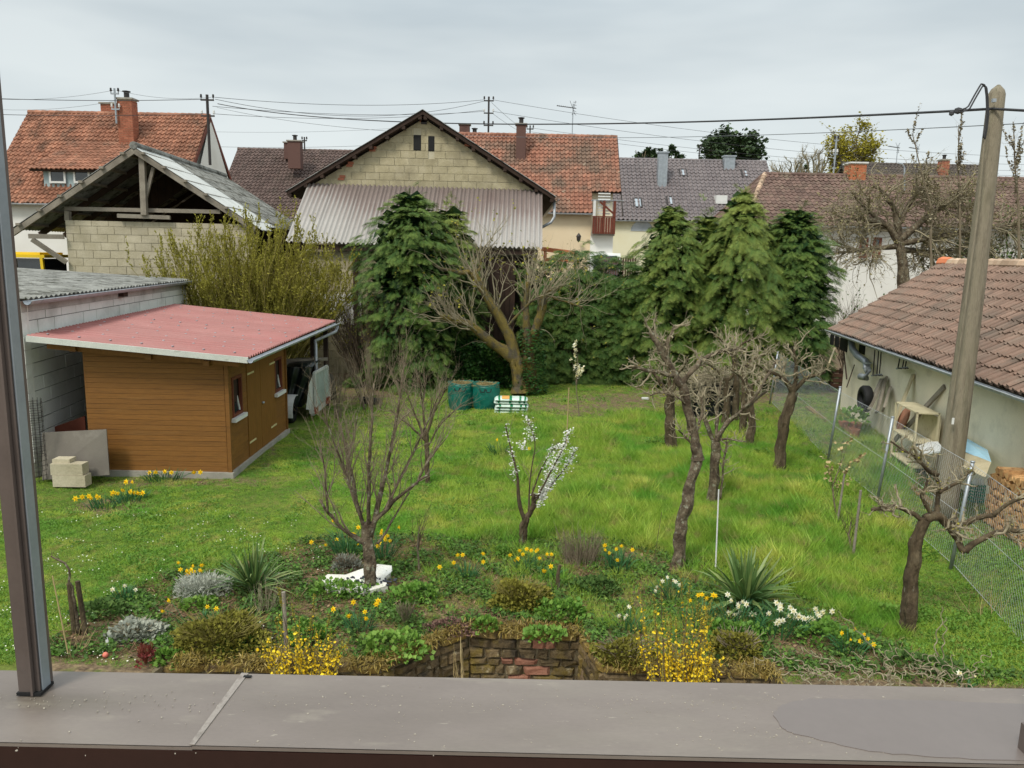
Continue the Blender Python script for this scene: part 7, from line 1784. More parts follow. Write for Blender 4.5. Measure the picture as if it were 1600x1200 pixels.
for k, (lab, pxs, py0, py1) in enumerate((('pair of folded metal frames hanging on the beige wall beside the flue pipe', (1365, 1371, 1375), 547, 586), ('metal hooks hanging below the eave of the beige wall', (1404, 1411, 1415), 559, 575))):
    T = Thing('hanging_frame', lab, 'metal frame', WP(pxs[1], py1), 'metal frames hung on the beige wall')
    for px_ in pxs:
        mb = MB(); mb.tube([WP(px_ + 2, py0, .06), WP(px_ - 1, py1, .12), WP(px_ + 4, py1 + 1, .3)], .014, 6); T.part('bar', mb, m_dark_metal)
    mb = MB(); mb.tube([WP(pxs[0] - 3, py1 + 1, .13), WP(pxs[-1] + 3, py1 - 1, .13)], .02, 6); T.part('cross_bar', mb, m_galv)
tyre('black tyre standing against the beige wall behind the potted plant', WP(1352, 623, .35), -rdir, .32, .2, 'old tyres')
# potted plant
T = Thing('potted_plant', 'small leafy plant in a pot between the tools and the tyre', 'plant', WP(1339, 628, .5)); q = A(*WP(1339, 628, .6)[:2], 0)
mb = MB(); mb.lathe(q, [(0, 0), (.11, 0), (.16, .28), (.14, .28), (.12, .22), (0, .22)], 14); T.part('pot', mb, m_terra)
rng = np.random.default_rng(3); mb = MB(); leaf_blob(mb, rng, q + A(0, 0, .3), (.28, .28, .35), 90, (.08, .16)); T.part('leaves', mb, m_leaf)
mb = MB(); q = A(*WP(1320, 640, .7)[:2], 0)
for k in range(5): mb.lathe(q + ed * (k * .22) + A(.03 * (k % 2), 0, 0), [(0, 0), (.09, 0), (.12, .2), (.1, .2), (.08, .05), (0, .05)], 12)
single('flower_pots', 'row of orange flower pots on the ground behind the wire mesh', 'flower pots', mb, m_terra, q)
# shelf
m_shelf = M('cream_shelf_paint', [(184, 174, 142), (200, 190, 158)], 3, rough=.6, patches=[((140, 124, 90), 5, .58, .7, .6)], fine=.08)
T = Thing('shelf_unit', 'cream open shelf unit with three boards leaning on the beige wall', 'shelf', WP(1450, 695, .3))
f_l, f_r = WP(1426, 685, .15), WP(1474, 700, .15); z_ = [P(1450, y_, 14.4)[2] for y_ in (688, 645, 608)]
o = A(f_l[0], f_l[1], 0) - rdir * .45; wv = (A(f_r[0], f_r[1], 0) - A(f_l[0], f_l[1], 0)); 
Ls = 1.15; o = A(f_l[0], f_l[1], 0) - rdir * .42; zs = (.12, .62, 1.2)
for z in zs:
    mb = MB(); mb.hexa(o + A(0, 0, z), ed * Ls, rdir * .42, A(0, 0, .025)); T.part('shelf_board', mb, m_shelf)
for oo in (A(0, 0, 0), ed * (Ls - .05), rdir * .4, ed * (Ls - .05) + rdir * .4):
    mb = MB(); mb.hexa(o + oo + A(0, 0, 0), ed * .05, rdir * .03, A(0, 0, 1.225)); T.part('upright', mb, m_shelf)
mb = MB(); mb.hexa(o + rdir * .44 + A(0, 0, .12), ed * Ls, rdir * .012, A(0, 0, 1.0)); T.part('back_board', mb, m_shelf)
# round orange dish, sheets, sacks, firewood, crate
mb = MB(); q = WP(1413, 655, .25); k = 22; an = np.arange(k) * 2 * math.pi / k; cu = unit(rdir * .3 + A(0, 0, 1)); 
mb.prism([q + ed * math.cos(t) * .2 + cu * math.sin(t) * .26 for t in an], -rdir * .04); single('round_dish', 'round terracotta dish leaning on the beige wall left of the shelf', 'dish', mb, m_terra, q)
m_blue = M('pale_blue_board', [(150, 190, 208), (166, 204, 218)], 3, patches=[((196, 204, 200), 4, .55, .68, .7)], fine=.08)
mb = MB(); mb.prism([WP(1497, 677, .1), WP(1543, 703, .1), WP(1549, 722, .5), WP(1496, 700, .5)], -rdir * .03); single('blue_board', 'pale blue painted board leaning on the beige wall right of the pole', 'board', mb, m_blue, WP(1520, 700, .3))
mb = MB(); mb.prism([WP(1494, 700, .45), WP(1549, 722, .55), WP(1540, 745, .9), WP(1492, 722, .9)], -rdir * .03); single('plywood_sheet', 'bare plywood sheet lying below the blue board', 'board', mb, m_plank_pale, WP(1520, 725, .6))
mb = MB(); mb.prism([WP(1424, 694, .3), WP(1465, 692, .3), WP(1476, 706, .9), WP(1440, 712, .9)], (0, 0, .03)); single('white_sheet', 'white sheet lying on the ground below the cream shelf', 'sheet', mb, m_white, WP(1450, 700, .5))
T = Thing('green_basket', 'green plastic basket holding white bags behind the fence', 'basket', WP(1527, 780, .9)); q = A(*G(1529, 784)[:2], 0)
m_gp = M('green_plastic', [(20, 110, 84), (28, 124, 96)], 4, rough=.4, fine=.05); mb = MB()
for k in range(6): mb.hexa(q + A(-.17, -.12, .02 + k * .055), A(.34, 0, 0), A(0, .012, 0), A(0, 0, .03)); mb.hexa(q + A(-.17, .12, .02 + k * .055), A(.34, 0, 0), A(0, .012, 0), A(0, 0, .03)); mb.hexa(q + A(-.17, -.12, .02 + k * .055), A(.012, 0, 0), A(0, .25, 0), A(0, 0, .03)); mb.hexa(q + A(.16, -.12, .02 + k * .055), A(.012, 0, 0), A(0, .25, 0), A(0, 0, .03))
for k in range(7): mb.hexa(q + A(-.17 + k * .053, -.125, .02), A(.015, 0, 0), A(0, .012, 0), A(0, 0, .32))
T.part('basket', mb, m_gp)
mb = MB(); rng = np.random.default_rng(4)
for k in range(3): mb.lathe(q + A(-.07 + k * .08, .02, .2), [(0, 0), (.07, .03), (.08, .12), (.04, .2), (0, .22)], 9)
T.part('bags', mb, m_white, smooth=True)
# firewood stack
m_log_end = M('split_wood', [(176, 132, 84), (196, 156, 108), (150, 108, 70)], 9, objr=.18, fine=.2, patches=[((120, 88, 60), 12, .58, .68, .6)])
T = Thing('firewood_stack', 'stack of split firewood against the beige wall at the right edge', 'firewood', WP(1590, 790, .4)); rr = random.Random(14)
fo = A(*WP(1572, 735, 0)[:2], 0) - rdir * .45
for lay in range(8):
    x = .35 + rr.uniform(0, .1)
    while x < 2.6:
        s_ = rr.uniform(.09, .15); top = 1.0 if x > .7 else .3 + x
        if lay * .12 < top:
            k = rr.choice((3, 4, 5)); a0 = rr.random() * 6; c = fo + ed * (x + s_ / 2) + A(0, 0, .07 + lay * .12); 
            mb = MB(); mb.prism([c + ed * math.cos(a0 + j * 2 * math.pi / k) * s_ * .55 + A(0, 0, math.sin(a0 + j * 2 * math.pi / k) * s_ * .55) for j in range(k)], rdir * (.4 + rr.uniform(-.04, .04))); T.part('log', mb, m_log_end)
        x += s_ * 1.0

# ================================================================ BED PLANTS
def on(px, py):
    q = G(px, py, .0); return A(q[0], q[1], gz(q[0], q[1]))
def clump_leaves(T, rng, c, n, L, w, spread, bend, mat, rad=.08, name='leaves', tint=.5):
    a = rng.uniform(0, 2 * math.pi, n); r_ = np.sqrt(rng.random(n)) * rad
    base = np.stack([c[0] + r_ * np.cos(a), c[1] + r_ * np.sin(a), np.full(n, c[2])], -1); ln = rng.uniform(spread * .3, spread, n)
    d = unit_rows(np.stack([np.cos(a) * ln, np.sin(a) * ln, np.ones(n)], -1) + rng.normal(size=(n, 3)) * .08)
    mb = MB(); blade(mb, rng, base, d, rng.uniform(L * .7, L, n), np.full(n, w), rng.uniform(bend * .4, bend, n), tint); return T.part(name, mb, mat)
PET = A([0, 0, 0], [.28, .4, .05], [0, 1, .12], [-.28, .4, .05])
def flower(mb_list, rng, c, s, face):
    """six petals and a trumpet; c centre, s radius"""
    M3 = frames(np.array([face]))[0]                        # local y = facing
    mb = MB(); a0 = rng.uniform(0, 1)
    for k in range(6):
        a = a0 + k * math.pi / 3; ca, sa = math.cos(a), math.sin(a)
        V = []
        for p in PET: V.append(A(p[0] * ca - p[1] * sa, p[2] * .6, p[0] * sa + p[1] * ca))
        mb.add(np.array(V) @ M3.T * s + c, LEAF_F, .8 + rng.normal() * .08)
    k_ = 8; an = np.arange(k_) * 2 * math.pi / k_
    rings = [(.2, .02), (.24, .3), (.34, .52)]
    V = np.array([[(r * math.cos(t), y, r * math.sin(t)) for t in an] for r, y in rings]).reshape(-1, 3)
    idx = np.arange(24).reshape(3, 8); nx = np.roll(idx, -1, 1)
    mb.add(V @ M3.T * s + c, np.stack([idx[:-1], nx[:-1], nx[1:], idx[1:]], -1).reshape(-1, 4), .15)
    return mb
def daffodils(label, px, py, heads, seed, mat=m_yellow, n=40, L=.28, s=.036, rad=.1, group='flowering daffodil clumps', lw=.012):
    rng = np.random.default_rng(seed); c = on(px, py); T = Thing('daffodil_clump', label, 'daffodils', c, group)
    clump_leaves(T, rng, c, n, L, lw, .5, .8, m_leaf_blue, rad)
    st = MB()
    for (hx, hy) in heads:
        q = P(hx, hy, c[1] + rng.uniform(-.08, .05)); q[2] = max(q[2], .12); b = c + rng.normal(size=3) * A(.05, .05, 0) + (q - c) * A(.4, .4, 0); b[2] = gz(b[0], b[1])
        st.tube([b, b * .4 + q * .6 + A(0, 0, .03), q + A(0, .02, 0)], [.004, .0035, .003], 5)
        T.part('flower', flower(None, rng, q, s * rng.uniform(.85, 1.15), unit(A(rng.normal() * .5, -1, .15 + rng.normal() * .3))), mat)
    T.part('stems', st, m_leaf_blue)
    return T
daffodils('yellow daffodils behind the silver cushion plant', 311, 912, [(279, 879), (282, 890), (292, 892), (296, 896), (302, 884), (303, 893), (315, 883), (313, 891), (293, 909), (299, 890)], 1, n=26, L=.3)
daffodils('tall yellow daffodils to the left of the bare fruit tree trunk', 543, 862, [(521, 813), (526, 843), (509, 852), (487, 861), (553, 834), (560, 824), (560, 854)], 2, n=90, L=.42, rad=.2)
daffodils('bunch of yellow daffodils to the right of the bare fruit tree trunk', 598, 872, [(596, 833), (601, 838), (597, 829), (606, 837), (609, 845), (593, 848), (624, 824), (590, 853), (602, 843)], 3, n=70, L=.4, rad=.16)
daffodils('yellow daffodils above the forsythia, low in the bed', 564, 985, [(545, 962), (570, 956), (591, 939), (588, 944), (552, 941), (572, 970), (521, 952)], 4, n=60, L=.24, rad=.14)
daffodils('small group of yellow daffodils in the middle of the bed', 730, 908, [(715, 867), (723, 867), (709, 879), (687, 886), (755, 865), (755, 878)], 5, n=60, L=.24, rad=.12)
daffodils('row of yellow daffodils at the foot of the plum tree', 825, 892, [(812, 860), (817, 866), (823, 858), (830, 860), (838, 861), (840, 859), (797, 867), (809, 873), (805, 882), (843, 872)], 6, n=40, L=.2, rad=.16)
daffodils('yellow daffodils to the right of the plum tree', 862, 905, [(855, 866), (862, 866), (850, 892), (861, 885), (851, 892)], 7, n=30, L=.2, rad=.12)
daffodils('yellow daffodils beside the brown heather at the centre right', 967, 895, [(945, 852), (946, 859), (952, 864), (963, 858), (971, 853), (988, 859), (965, 875)], 8, n=80, L=.34, rad=.13)
daffodils('two yellow daffodils left of the olive bush', 318, 970, [(256, 985), (324, 948), (338, 951), (264, 938)], 9, n=24, L=.16, rad=.08, s=.032)
daffodils('white daffodils beside the vine stump', 195, 935, [(176, 922), (195, 915), (212, 925)], 10, mat=m_cream, n=40, L=.24, rad=.1, s=.034)
daffodils('white narcissus behind the tall forsythia', 1050, 935, [(1043, 902), (1053, 907), (1026, 917), (1024, 925), (1056, 909), (1035, 908), (1062, 914)], 11, mat=m_cream, n=70, L=.26, rad=.22, s=.03)
daffodils('yellow and white daffodils among the forsythia stems', 1095, 975, [(1091, 930), (1097, 929), (1104, 934), (1115, 930), (1118, 931), (1100, 950), (1078, 938)], 12, n=80, L=.26, rad=.25)
daffodils('white narcissus at the left foot of the forsythia', 985, 985, [(983, 948), (980, 961), (967, 962), (976, 965)], 13, mat=m_cream, n=50, L=.26, rad=.14, s=.03)
daffodils('white narcissus before the broad yucca', 1150, 975, [(1137, 929), (1142, 938), (1153, 945), (1160, 940), (1166, 944), (1153, 948), (1137, 963), (1155, 970), (1172, 989), (1148, 962), (1178, 963)], 14, mat=m_cream, n=120, L=.3, rad=.3, s=.04)
daffodils('thick drift of white narcissus right of the yucca', 1215, 985, [(1213, 942), (1219, 946), (1219, 951), (1234, 949), (1240, 955), (1232, 962), (1241, 965), (1248, 962), (1255, 966), (1218, 970), (1214, 976), (1201, 958), (1222, 989), (1248, 964)], 15, mat=m_cream, n=130, L=.3, rad=.28, s=.044)
daffodils('white narcissus heads left of the mixed daffodils', 1272, 985, [(1274, 951), (1276, 957), (1285, 956), (1268, 966), (1272, 969), (1261, 972), (1300, 955), (1280, 962)], 16, mat=m_cream, n=70, L=.26, rad=.16, s=.042)
daffodils('mixed yellow daffodils at the right end of the bed', 1328, 1020, [(1335, 983), (1315, 989), (1350, 991), (1356, 998), (1328, 999), (1365, 1008), (1344, 1002)], 17, n=60, L=.26, rad=.16, s=.032)
daffodils('pair of white narcissus near the ledge at the right', 1510, 1072, [(1498, 1058), (1522, 1057)], 18, mat=m_cream, n=26, L=.1, rad=.1, s=.036)
daffodils('yellow daffodils in the lawn strip before the shed, left group', 165, 790, [(129, 786), (139, 775), (142, 778), (152, 775), (155, 790), (118, 779)], 19, n=60, L=.22, rad=.22, s=.05, lw=.016)
daffodils('yellow daffodils in the lawn strip before the shed, right group', 200, 782, [(176, 778), (184, 778), (178, 784), (197, 753), (204, 768), (210, 770), (216, 772), (223, 773), (207, 753), (192, 766)], 20, n=70, L=.24, rad=.25, s=.05, lw=.016)
daffodils('yellow daffodils against the shed front', 255, 748, [(234, 743), (258, 746), (244, 757), (303, 738), (313, 738), (268, 742)], 21, n=60, L=.24, rad=.3, s=.05, lw=.016)
daffodils('few yellow daffodils on the lawn left of the plum tree', 780, 710, [(777, 687), (827, 706)], 22, n=50, L=.3, rad=.2, s=.05, lw=.018)

def yucca(label, px, py, n, L, seed, w=.04, spread=1.6):
    rng = np.random.default_rng(seed); c = on(px, py); T = Thing('yucca', label, 'yucca', c)
    a = rng.uniform(0, 2 * math.pi, n); el = rng.uniform(.1, 1.0, n) ** .8
    d = unit_rows(np.stack([np.cos(a) * (1 - el) * spread, np.sin(a) * (1 - el) * spread, .25 + el], -1))
    base = c + np.stack([np.cos(a) * .04, np.sin(a) * .04, rng.uniform(0, .12, n)], -1)
    lf = 0
    order = np.argsort(base[:, 1])
    for i in range(n):                     # every sword leaf a part of its own
        mb = MB(); blade(mb, rng, base[i:i + 1], d[i:i + 1], np.array([L * rng.uniform(.7, 1.0)]), np.array([w]), np.array([rng.uniform(.05, .35) + (.7 if rng.random() < .12 else 0)]), .5 + rng.normal() * .18); T.part('leaf', mb, m_yucca)
    return T
yucca('broad green yucca with sword leaves right of the leaning orchard tree', 1165, 948, 110, .72, 1, .045)
yucca('spiky olive yucca beside the silver cushion plant', 397, 925, 130, .62, 2, .026)
def cushion(name, label, cat, px, py, r, h, n, size, mat, seed, tint=.5, tmpl=None, rx=1.0, stems=0, sm=None, group=None, hemi=True):
    rng = np.random.default_rng(seed); c = on(px, py); T = Thing(name, label, cat, c, group)
    mb = MB(); leaf_blob(mb, rng, c, (r * rx, r, h), n, size, tint, tmpl=tmpl); T.part('leaves', mb, mat)
    if stems:
        a = rng.uniform(0, 2 * math.pi, stems); s_ = np.sqrt(rng.random(stems)); t = np.linspace(0, 1, 5)[None, :, None]
        b = np.tile(c, (stems, 1)); tip = c + np.stack([r * rx * s_ * np.cos(a), r * s_ * np.sin(a), h * rng.uniform(.8, 1.15, stems)], -1)
        p = b[:, None] * (1 - t) + tip[:, None] * t + rng.normal(size=(stems, 5, 3)) * r * .04; sb = MB(); sb.tubes(p, np.full((stems, 5), .0035), 3, rng.random(stems * 5), cap=False); T.part('stems', sb, sm or m_twig)
    return T
THIN = (A([0, 0, 0], [.08, .5, .02], [0, 1, 0], [-.08, .5, .02]), LEAF_F)
cushion('silver_cushion', 'silvery white cushion plant with daffodils behind it', 'shrub', 318, 925, .26, .2, 2600, (.03, .07), m_silver, 1, rx=1.35, tmpl=THIN, stems=160, sm=m_silver)
cushion('silver_cushion', 'dull silver-green low plant near the reddish stems', 'shrub', 214, 990, .22, .14, 900, (.03, .06), m_silver, 2, tint=.1, rx=1.4, stems=60, sm=m_twig_pale)
cushion('lavender', 'grey lavender cushion beside the white stone', 'shrub', 541, 885, .16, .17, 1500, (.03, .06), M('lavender_grey', [(120, 124, 110), (142, 146, 132)], 8, tint=[(100, 104, 92), (156, 158, 146)], island=.15), 3, tmpl=THIN, rx=1.2, stems=120)
cushion('heather_bush', 'olive-green bush left of the forsythia', 'shrub', 345, 1008, .36, .3, 4200, (.02, .05), m_heather, 4, rx=1.5, stems=200, sm=m_twig_olive)
cushion('heather_bush', 'olive-yellow bush in the middle of the bed above the stone recess', 'shrub', 812, 952, .27, .26, 3200, (.02, .05), m_heather, 5, rx=1.3, stems=160, sm=m_twig_olive, tint=.65)
cushion('heather_bush', 'low dull bush to the right of the stone recess', 'shrub', 975, 1030, .25, .14, 1800, (.02, .045), m_heather, 6, rx=1.3, tint=.3, stems=80)
cushion('heather_bush', 'small olive bush beside the right forsythia', 'shrub', 1150, 1020, .24, .22, 1500, (.02, .05), m_heather, 7, rx=1.2, tint=.5, stems=80)
cushion('rosemary', 'small upright grey-green herb in the bed', 'herb', 634, 975, .1, .24, 900, (.02, .04), m_leaf_mid, 8, tmpl=THIN, rx=1.2, stems=60)
cushion('brown_heather', 'low purple-brown heather patch above the wall', 'shrub', 702, 985, .2, .09, 1300, (.015, .03), M('purple_brown_heather', [(88, 62, 58), (112, 82, 72)], 9, tint=[(74, 50, 50), (128, 100, 84)], island=.2), 9, rx=1.6)
for k, (lab, px, py, r, h, n, t_, rx) in enumerate((
    ('bright green leafy clump below the white stone', 520, 925, .2, .16, 420, .6, 1.5), ('bright green leafy clump beside the bare fruit tree foot', 650, 935, .22, .15, 460, .5, 1.4), ('leafy green clump above the mossy wall, left of the recess', 612, 1018, .26, .2, 620, .7, 1.4),
    ('leafy green clump right of the olive-yellow bush', 875, 968, .24, .17, 560, .5, 1.3), ('dark green leafy clump below the yucca', 1150, 1000, .26, .18, 620, .45, 1.3), ('leafy green clump below the narcissus drift', 1290, 1000, .26, .18, 560, .5, 1.4),
    ('green leafy clump before the heather bush on the left', 375, 1010, .2, .13, 420, .55, 1.3), ('green leafy clump under the silver cushion', 310, 945, .17, .1, 260, .65, 1.3), ('small leafy plant by the wall at far left of the bed', 265, 1030, .14, .12, 260, .6, 1.2),
    ('leafy green clump left of the first forsythia daffodils', 480, 1000, .2, .16, 420, .5, 1.3), ('green leafy clump right of the brown heather tuft', 930, 925, .24, .15, 520, .35, 1.4), ('green leafy clump under the plum tree', 790, 870, .14, .14, 260, .5, 1.3),
    ('low green weeds along the lawn edge beside the vine stump', 160, 955, .22, .1, 360, .4, 1.5), ('green rosette plant in the grass by the curved orchard tree', 1190, 712, .2, .12, 160, .6, 1.3), ('leafy plant in the grass by the short dark orchard trunk', 1030, 696, .3, .2, 340, .5, 1.3), ('dock leaves at the foot of the mossy crooked apple tree', 1395, 960, .16, .12, 200, .7, 1.3),
    ('leafy green clump by the lower daffodils', 560, 925, .2, .13, 380, .55, 1.5), ('small bright plant right of the recess', 760, 985, .12, .1, 200, .6, 1.2), ('bright leafy clump in front of the recess edge', 850, 1000, .14, .08, 240, .6, 1.6), ('dark weeds at the right end of the bed near the curly twigs', 1440, 1045, .3, .09, 420, .35, 1.6))):
    cushion('leafy_plant', lab, 'plant', px, py, r, h, n, (.03, .065), m_leaf if t_ > .42 else m_leaf_mid, 20 + k, tint=t_, rx=rx, group='leafy plants in the bed')
# reddish stems
cushion('reddish_plant', 'small plant with reddish stems at the left end of the bed', 'plant', 228, 1035, .09, .2, 90, (.02, .05), M('red_leaf', [(110, 44, 44), (130, 60, 54)], 9, fine=.1), 50, stems=40, sm=m_red_wood)
# brown dormant shrub
def stems_fan(name, label, cat, px, py, w, h, n, seed, mat, mat2=None, group=None, r=.004, flowers=0, fl_mat=None, lo=.0, curve=.1, top_leaf=0, fsize=(.012, .03)):
    rng = np.random.default_rng(seed); c = on(px, py); T = Thing(name, label, cat, c, group)
    a = rng.uniform(-1, 1, n); b0 = c + np.stack([a * w * .6 + rng.normal(size=n) * .02, rng.normal(size=n) * .08, np.zeros(n)], -1)
    tip = c + np.stack([a * w + rng.normal(size=n) * w * .15, rng.normal(size=n) * .12, h * rng.uniform(.45, 1, n)], -1)
    t = np.linspace(0, 1, 8)[None, :, None]; p = b0[:, None] * (1 - t) + tip[:, None] * t; p += np.cumsum(rng.normal(size=(n, 8, 3)) * curve * .05, 1)
    mb = MB(); mb.tubes(p, np.tile(np.linspace(r, r * .4, 8), (n, 1)), 4, rng.random(n * 8), cap=False); T.part('stems', mb, mat)
    if flowers:
        i = rng.integers(0, n, flowers); tt = (rng.uniform(lo, 1, flowers) ** 1.3) * .86; k = (tt * 7).astype(int); f = (tt * 7 - k)[:, None]
        pos = p[i, k] * (1 - f) + p[i, k + 1] * f + rng.normal(size=(flowers, 3)) * .013
        b = MB(); b.scatter(FL_V, [(0, 1, 2, 3, 4)], frames(rng.normal(size=(flowers, 3)) + A(0, -.6, .2), rng.uniform(-1, 1, flowers)) * rng.uniform(fsize[0] * 1.4, fsize[1] * 1.15, flowers)[:, None, None], pos, rng.random(flowers)); T.part('blossom', b, fl_mat)
    if top_leaf:
        i = rng.integers(0, n, top_leaf); tt = rng.uniform(.78, 1, top_leaf); k = np.minimum((tt * 7).astype(int), 6); f = (tt * 7 - k)[:, None]
        pos = p[i, k] * (1 - f) + p[i, k + 1] * f
        b = MB(); b.scatter(LEAF_V * A(.7, 1, 1), LEAF_F, frames(rng.normal(size=(top_leaf, 3)) * A(1, 1, .5) + A(0, 0, 1), None) * rng.uniform(.018, .035, top_leaf)[:, None, None], pos, .6 + rng.normal(size=top_leaf) * .2); T.part('top_leaves', b, m_olive_leaf)
    return T
stems_fan('dormant_shrub', 'brown leafless fan of stems right of the plum tree daffodils', 'shrub', 906, 882, .32, .5, 260, 1, m_twig, r=.003, curve=.1)
stems_fan('dormant_shrub', 'fine dry stems before the spiky olive yucca', 'shrub', 415, 955, .16, .42, 60, 2, m_twig_pale, r=.003)
stems_fan('forsythia', 'yellow flowering forsythia at the left above the ledge', 'forsythia', 478, 1068, .42, .62, 34, 3, m_twig_olive, flowers=1000, fl_mat=m_forsy, top_leaf=300, r=.006)
stems_fan('forsythia_shoots', 'tall forsythia shoots tipped with green, rising from the left forsythia', 'forsythia', 470, 1060, .3, .98, 8, 4, m_twig_dark, flowers=70, fl_mat=m_forsy, top_leaf=260, r=.005, lo=.2)
stems_fan('forsythia', 'yellow flowering forsythia at the right above the ledge', 'forsythia', 1052, 1072, .36, .95, 30, 5, m_twig_olive, flowers=900, fl_mat=m_forsy, top_leaf=460, r=.006)
stems_fan('forsythia', 'low dense yellow forsythia heads right of the stone recess', 'forsythia', 1080, 1072, .3, .5, 30, 6, m_twig_olive, flowers=800, fl_mat=m_forsy, top_leaf=80, r=.005)
stems_fan('forsythia_shoots', 'tallest bare forsythia shoots of the right bush', 'forsythia', 1050, 1068, .38, 1.2, 8, 7, m_twig_dark, flowers=90, fl_mat=m_forsy, top_leaf=300, r=.005, lo=.2)
stems_fan('dry_reeds', 'dry straw stalks hanging over the stone recess', 'dry grass', 716, 1060, .06, .46, 9, 8, m_straw, r=.005)
stems_fan('dry_reeds', 'dry weed stalks in the grass at the right of the garden', 'dry grass', 1530, 960, .3, .5, 12, 9, m_straw, r=.004)
stems_fan('dry_reeds', 'dead stems standing at the left end of the bed', 'dry grass', 105, 1020, .3, .42, 12, 10, m_straw, r=.004)
# curly hazel twigs
rng = np.random.default_rng(33); c = on(1450, 1062); T = Thing('curly_hazel', 'pale corkscrew twigs curling over the bed at the right', 'shrub', c); n = 46; m = 26
p = np.zeros((n, m, 3)); xb = rng.uniform(-1.5, .55, n); p[:, 0] = c + np.stack([xb, rng.uniform(-.3, .25, n), np.full(n, .02)], -1); d = unit_rows(np.stack([rng.normal(size=n), rng.normal(size=n) * .3, rng.uniform(-.05, .5, n)], -1)); ph = rng.uniform(0, 6, n)
for k in range(1, m):
    w_ = np.stack([np.cos(ph + k * .9), np.sin(ph * 1.3 + k * .8), np.sin(ph + k * 1.1)], -1); p[:, k] = p[:, k - 1] + unit_rows(d + w_ * 1.0) * .028; p[:, k, 2] = np.maximum(p[:, k, 2], .01)
mb = MB(); mb.tubes(p, np.tile(np.linspace(.0065, .003, m), (n, 1)), 5, rng.random(n * m), cap=False)
T.part('twigs', mb, m_twig_pale)
mb = MB()
for pts in ([(1478, 1060), (1460, 1010), (1466, 985), (1474, 960), (1472, 948)], [(1485, 1045), (1472, 1020), (1476, 990), (1478, 965)], [(1380, 1045), (1368, 1020), (1345, 990), (1310, 955)], [(1445, 1052), (1448, 1030), (1444, 1020)]):
    W_ = poly_pl([(a, b, 7.45) for a, b in pts], 26); W_[1:-1] += np.stack([.018 * np.sin(np.arange(24) * 1.1), .012 * np.cos(np.arange(24) * .9), .012 * np.sin(np.arange(24) * .8)], -1); mb.tube(W_, np.linspace(.008, .0035, 26), 6)
T.part('long_twigs', mb, m_twig_pale, kind='stuff')
# vine stump and stakes, white stone
T = Thing('vine_stump', 'old dark vine stem curling between two short posts at the left', 'vine', on(118, 990))
Yv = on(118, 992)[1]; mb = MB(); mb.tube(poly_pl([(124, 990, Yv), (118, 950, Yv), (112, 915, Yv), (108, 890, Yv), (95, 876, Yv), (80, 868, Yv)], 14) + np.random.default_rng(1).normal(size=(14, 3)) * .006, np.linspace(.022, .008, 14), 8); T.part('stem', mb, m_bark_lichen, smooth=True)
rngt = np.random.default_rng(2); pp1 = poly_pl([(112, 915, Yv), (108, 890, Yv), (95, 876, Yv), (80, 868, Yv)], 8)[None]; c1, r1 = grow(rngt, pp1, np.full((1, 8), .01), 9, (.08, .2), (.4, 1.1), .2, .2, 5, r=.003); mb = MB(); mb.tubes(c1, r1, 4); T.part('twig', mb, m_twig_dark)
for (pa, pb_) in (((113, 992), (108, 912)), ((130, 992), (121, 908))):
    q = on(pa[0] + 4, pa[1]); mb = MB(); mb.tube([q, P(pb_[0], pb_[1], q[1])], [.03, .026], 8); T.part('post', mb, m_bark)
T = Thing('tree_stump', 'short weathered post stump standing in the bed right of the plum', 'stump', on(872, 925)); q = on(872, 925); mb = MB(); mb.tube([q, q + A(-.01, 0, .2), q + A(.01, 0, .33)], [.028, .024, .02], 8); T.part('stem', mb, m_bark)
for nm, lab, a, b, r_, mt in (('wooden_stake', 'grey wooden stake rising through the left forsythia', (449, 1050), (443, 925), .022, m_wood_grey), ('white_rod', 'thin white rod beside the straight-stemmed orchard tree', (1118, 892), (1123, 765), .011, m_white),
        ('wooden_stake', 'short pale stake in the grass at the right', (1333, 868), (1345, 766), .02, m_wood_grey), ('wooden_stake', 'thin stake tied to the sapling near the fence', (1308, 820), (1320, 738), .018, m_wood_grey), ('bamboo_cane', 'pale cane marking the young tree on the bare soil', (885, 700), (889, 606), .014, m_straw),
        ('wooden_stake', 'thin dead stem left of the vine stump', (108, 1030), (82, 900), .007, m_straw), ('metal_rod', 'rusty thin rod before the first apple tree trunk', (1020, 890), (1034, 800), .004, m_twig_dark)):
    q = on(*a); mb = MB(); mb.tube([q, P(b[0], b[1], q[1])], [r_, r_ * .85], 8); single(nm, lab, 'stake', mb, mt, q)
# young trees
for k, (lab, b, pts, leafn, s1) in enumerate((('young tree with pale blossom buds on the bare soil strip', (905, 650), [(900, 600), (903, 555)], 240, 17.8), ('thin sapling with brown leaves beside the short stake', (1308, 815), [(1300, 760), (1318, 715)], 120, None), ('bare leafless sapling in the bed below the lawn', (655, 895), [(652, 850), (656, 822)], 0, None), ('tiny bare sapling behind the curly twigs', (1330, 860), [(1326, 835), (1330, 815)], 0, None))):
    q = on(*b); Y_ = q[1]
    bare_tree('young_tree', lab, q, [([(b[0], b[1], Y_)] + [(a, c_, Y_) for a, c_ in pts], .014, .006)], [], [dict(n=10, L=(.2, .6), ang=(.3, .8), up=.4, wig=.15, m=6, r=.006, tmin=.3), dict(n=30, L=(.08, .25), ang=(.3, .9), up=.2, wig=.2, m=4, r=.003)], 130 + k, (m_twig, m_twig_dark), 'young trees', buds=(leafn, (.03, .07), m_cream if k == 0 else m_straw, 'buds', 1) if leafn else None)
T = Thing('white_stone', 'flat white stone slab with dark slate chips around the bare fruit tree foot', 'stone', on(560, 905))
rr = random.Random(2); c = on(558, 915); mb = MB()
out = [(503, 905), (512, 898), (540, 897), (565, 888), (590, 882), (612, 884), (613, 892), (600, 903), (606, 915), (580, 922), (540, 920), (512, 917)]
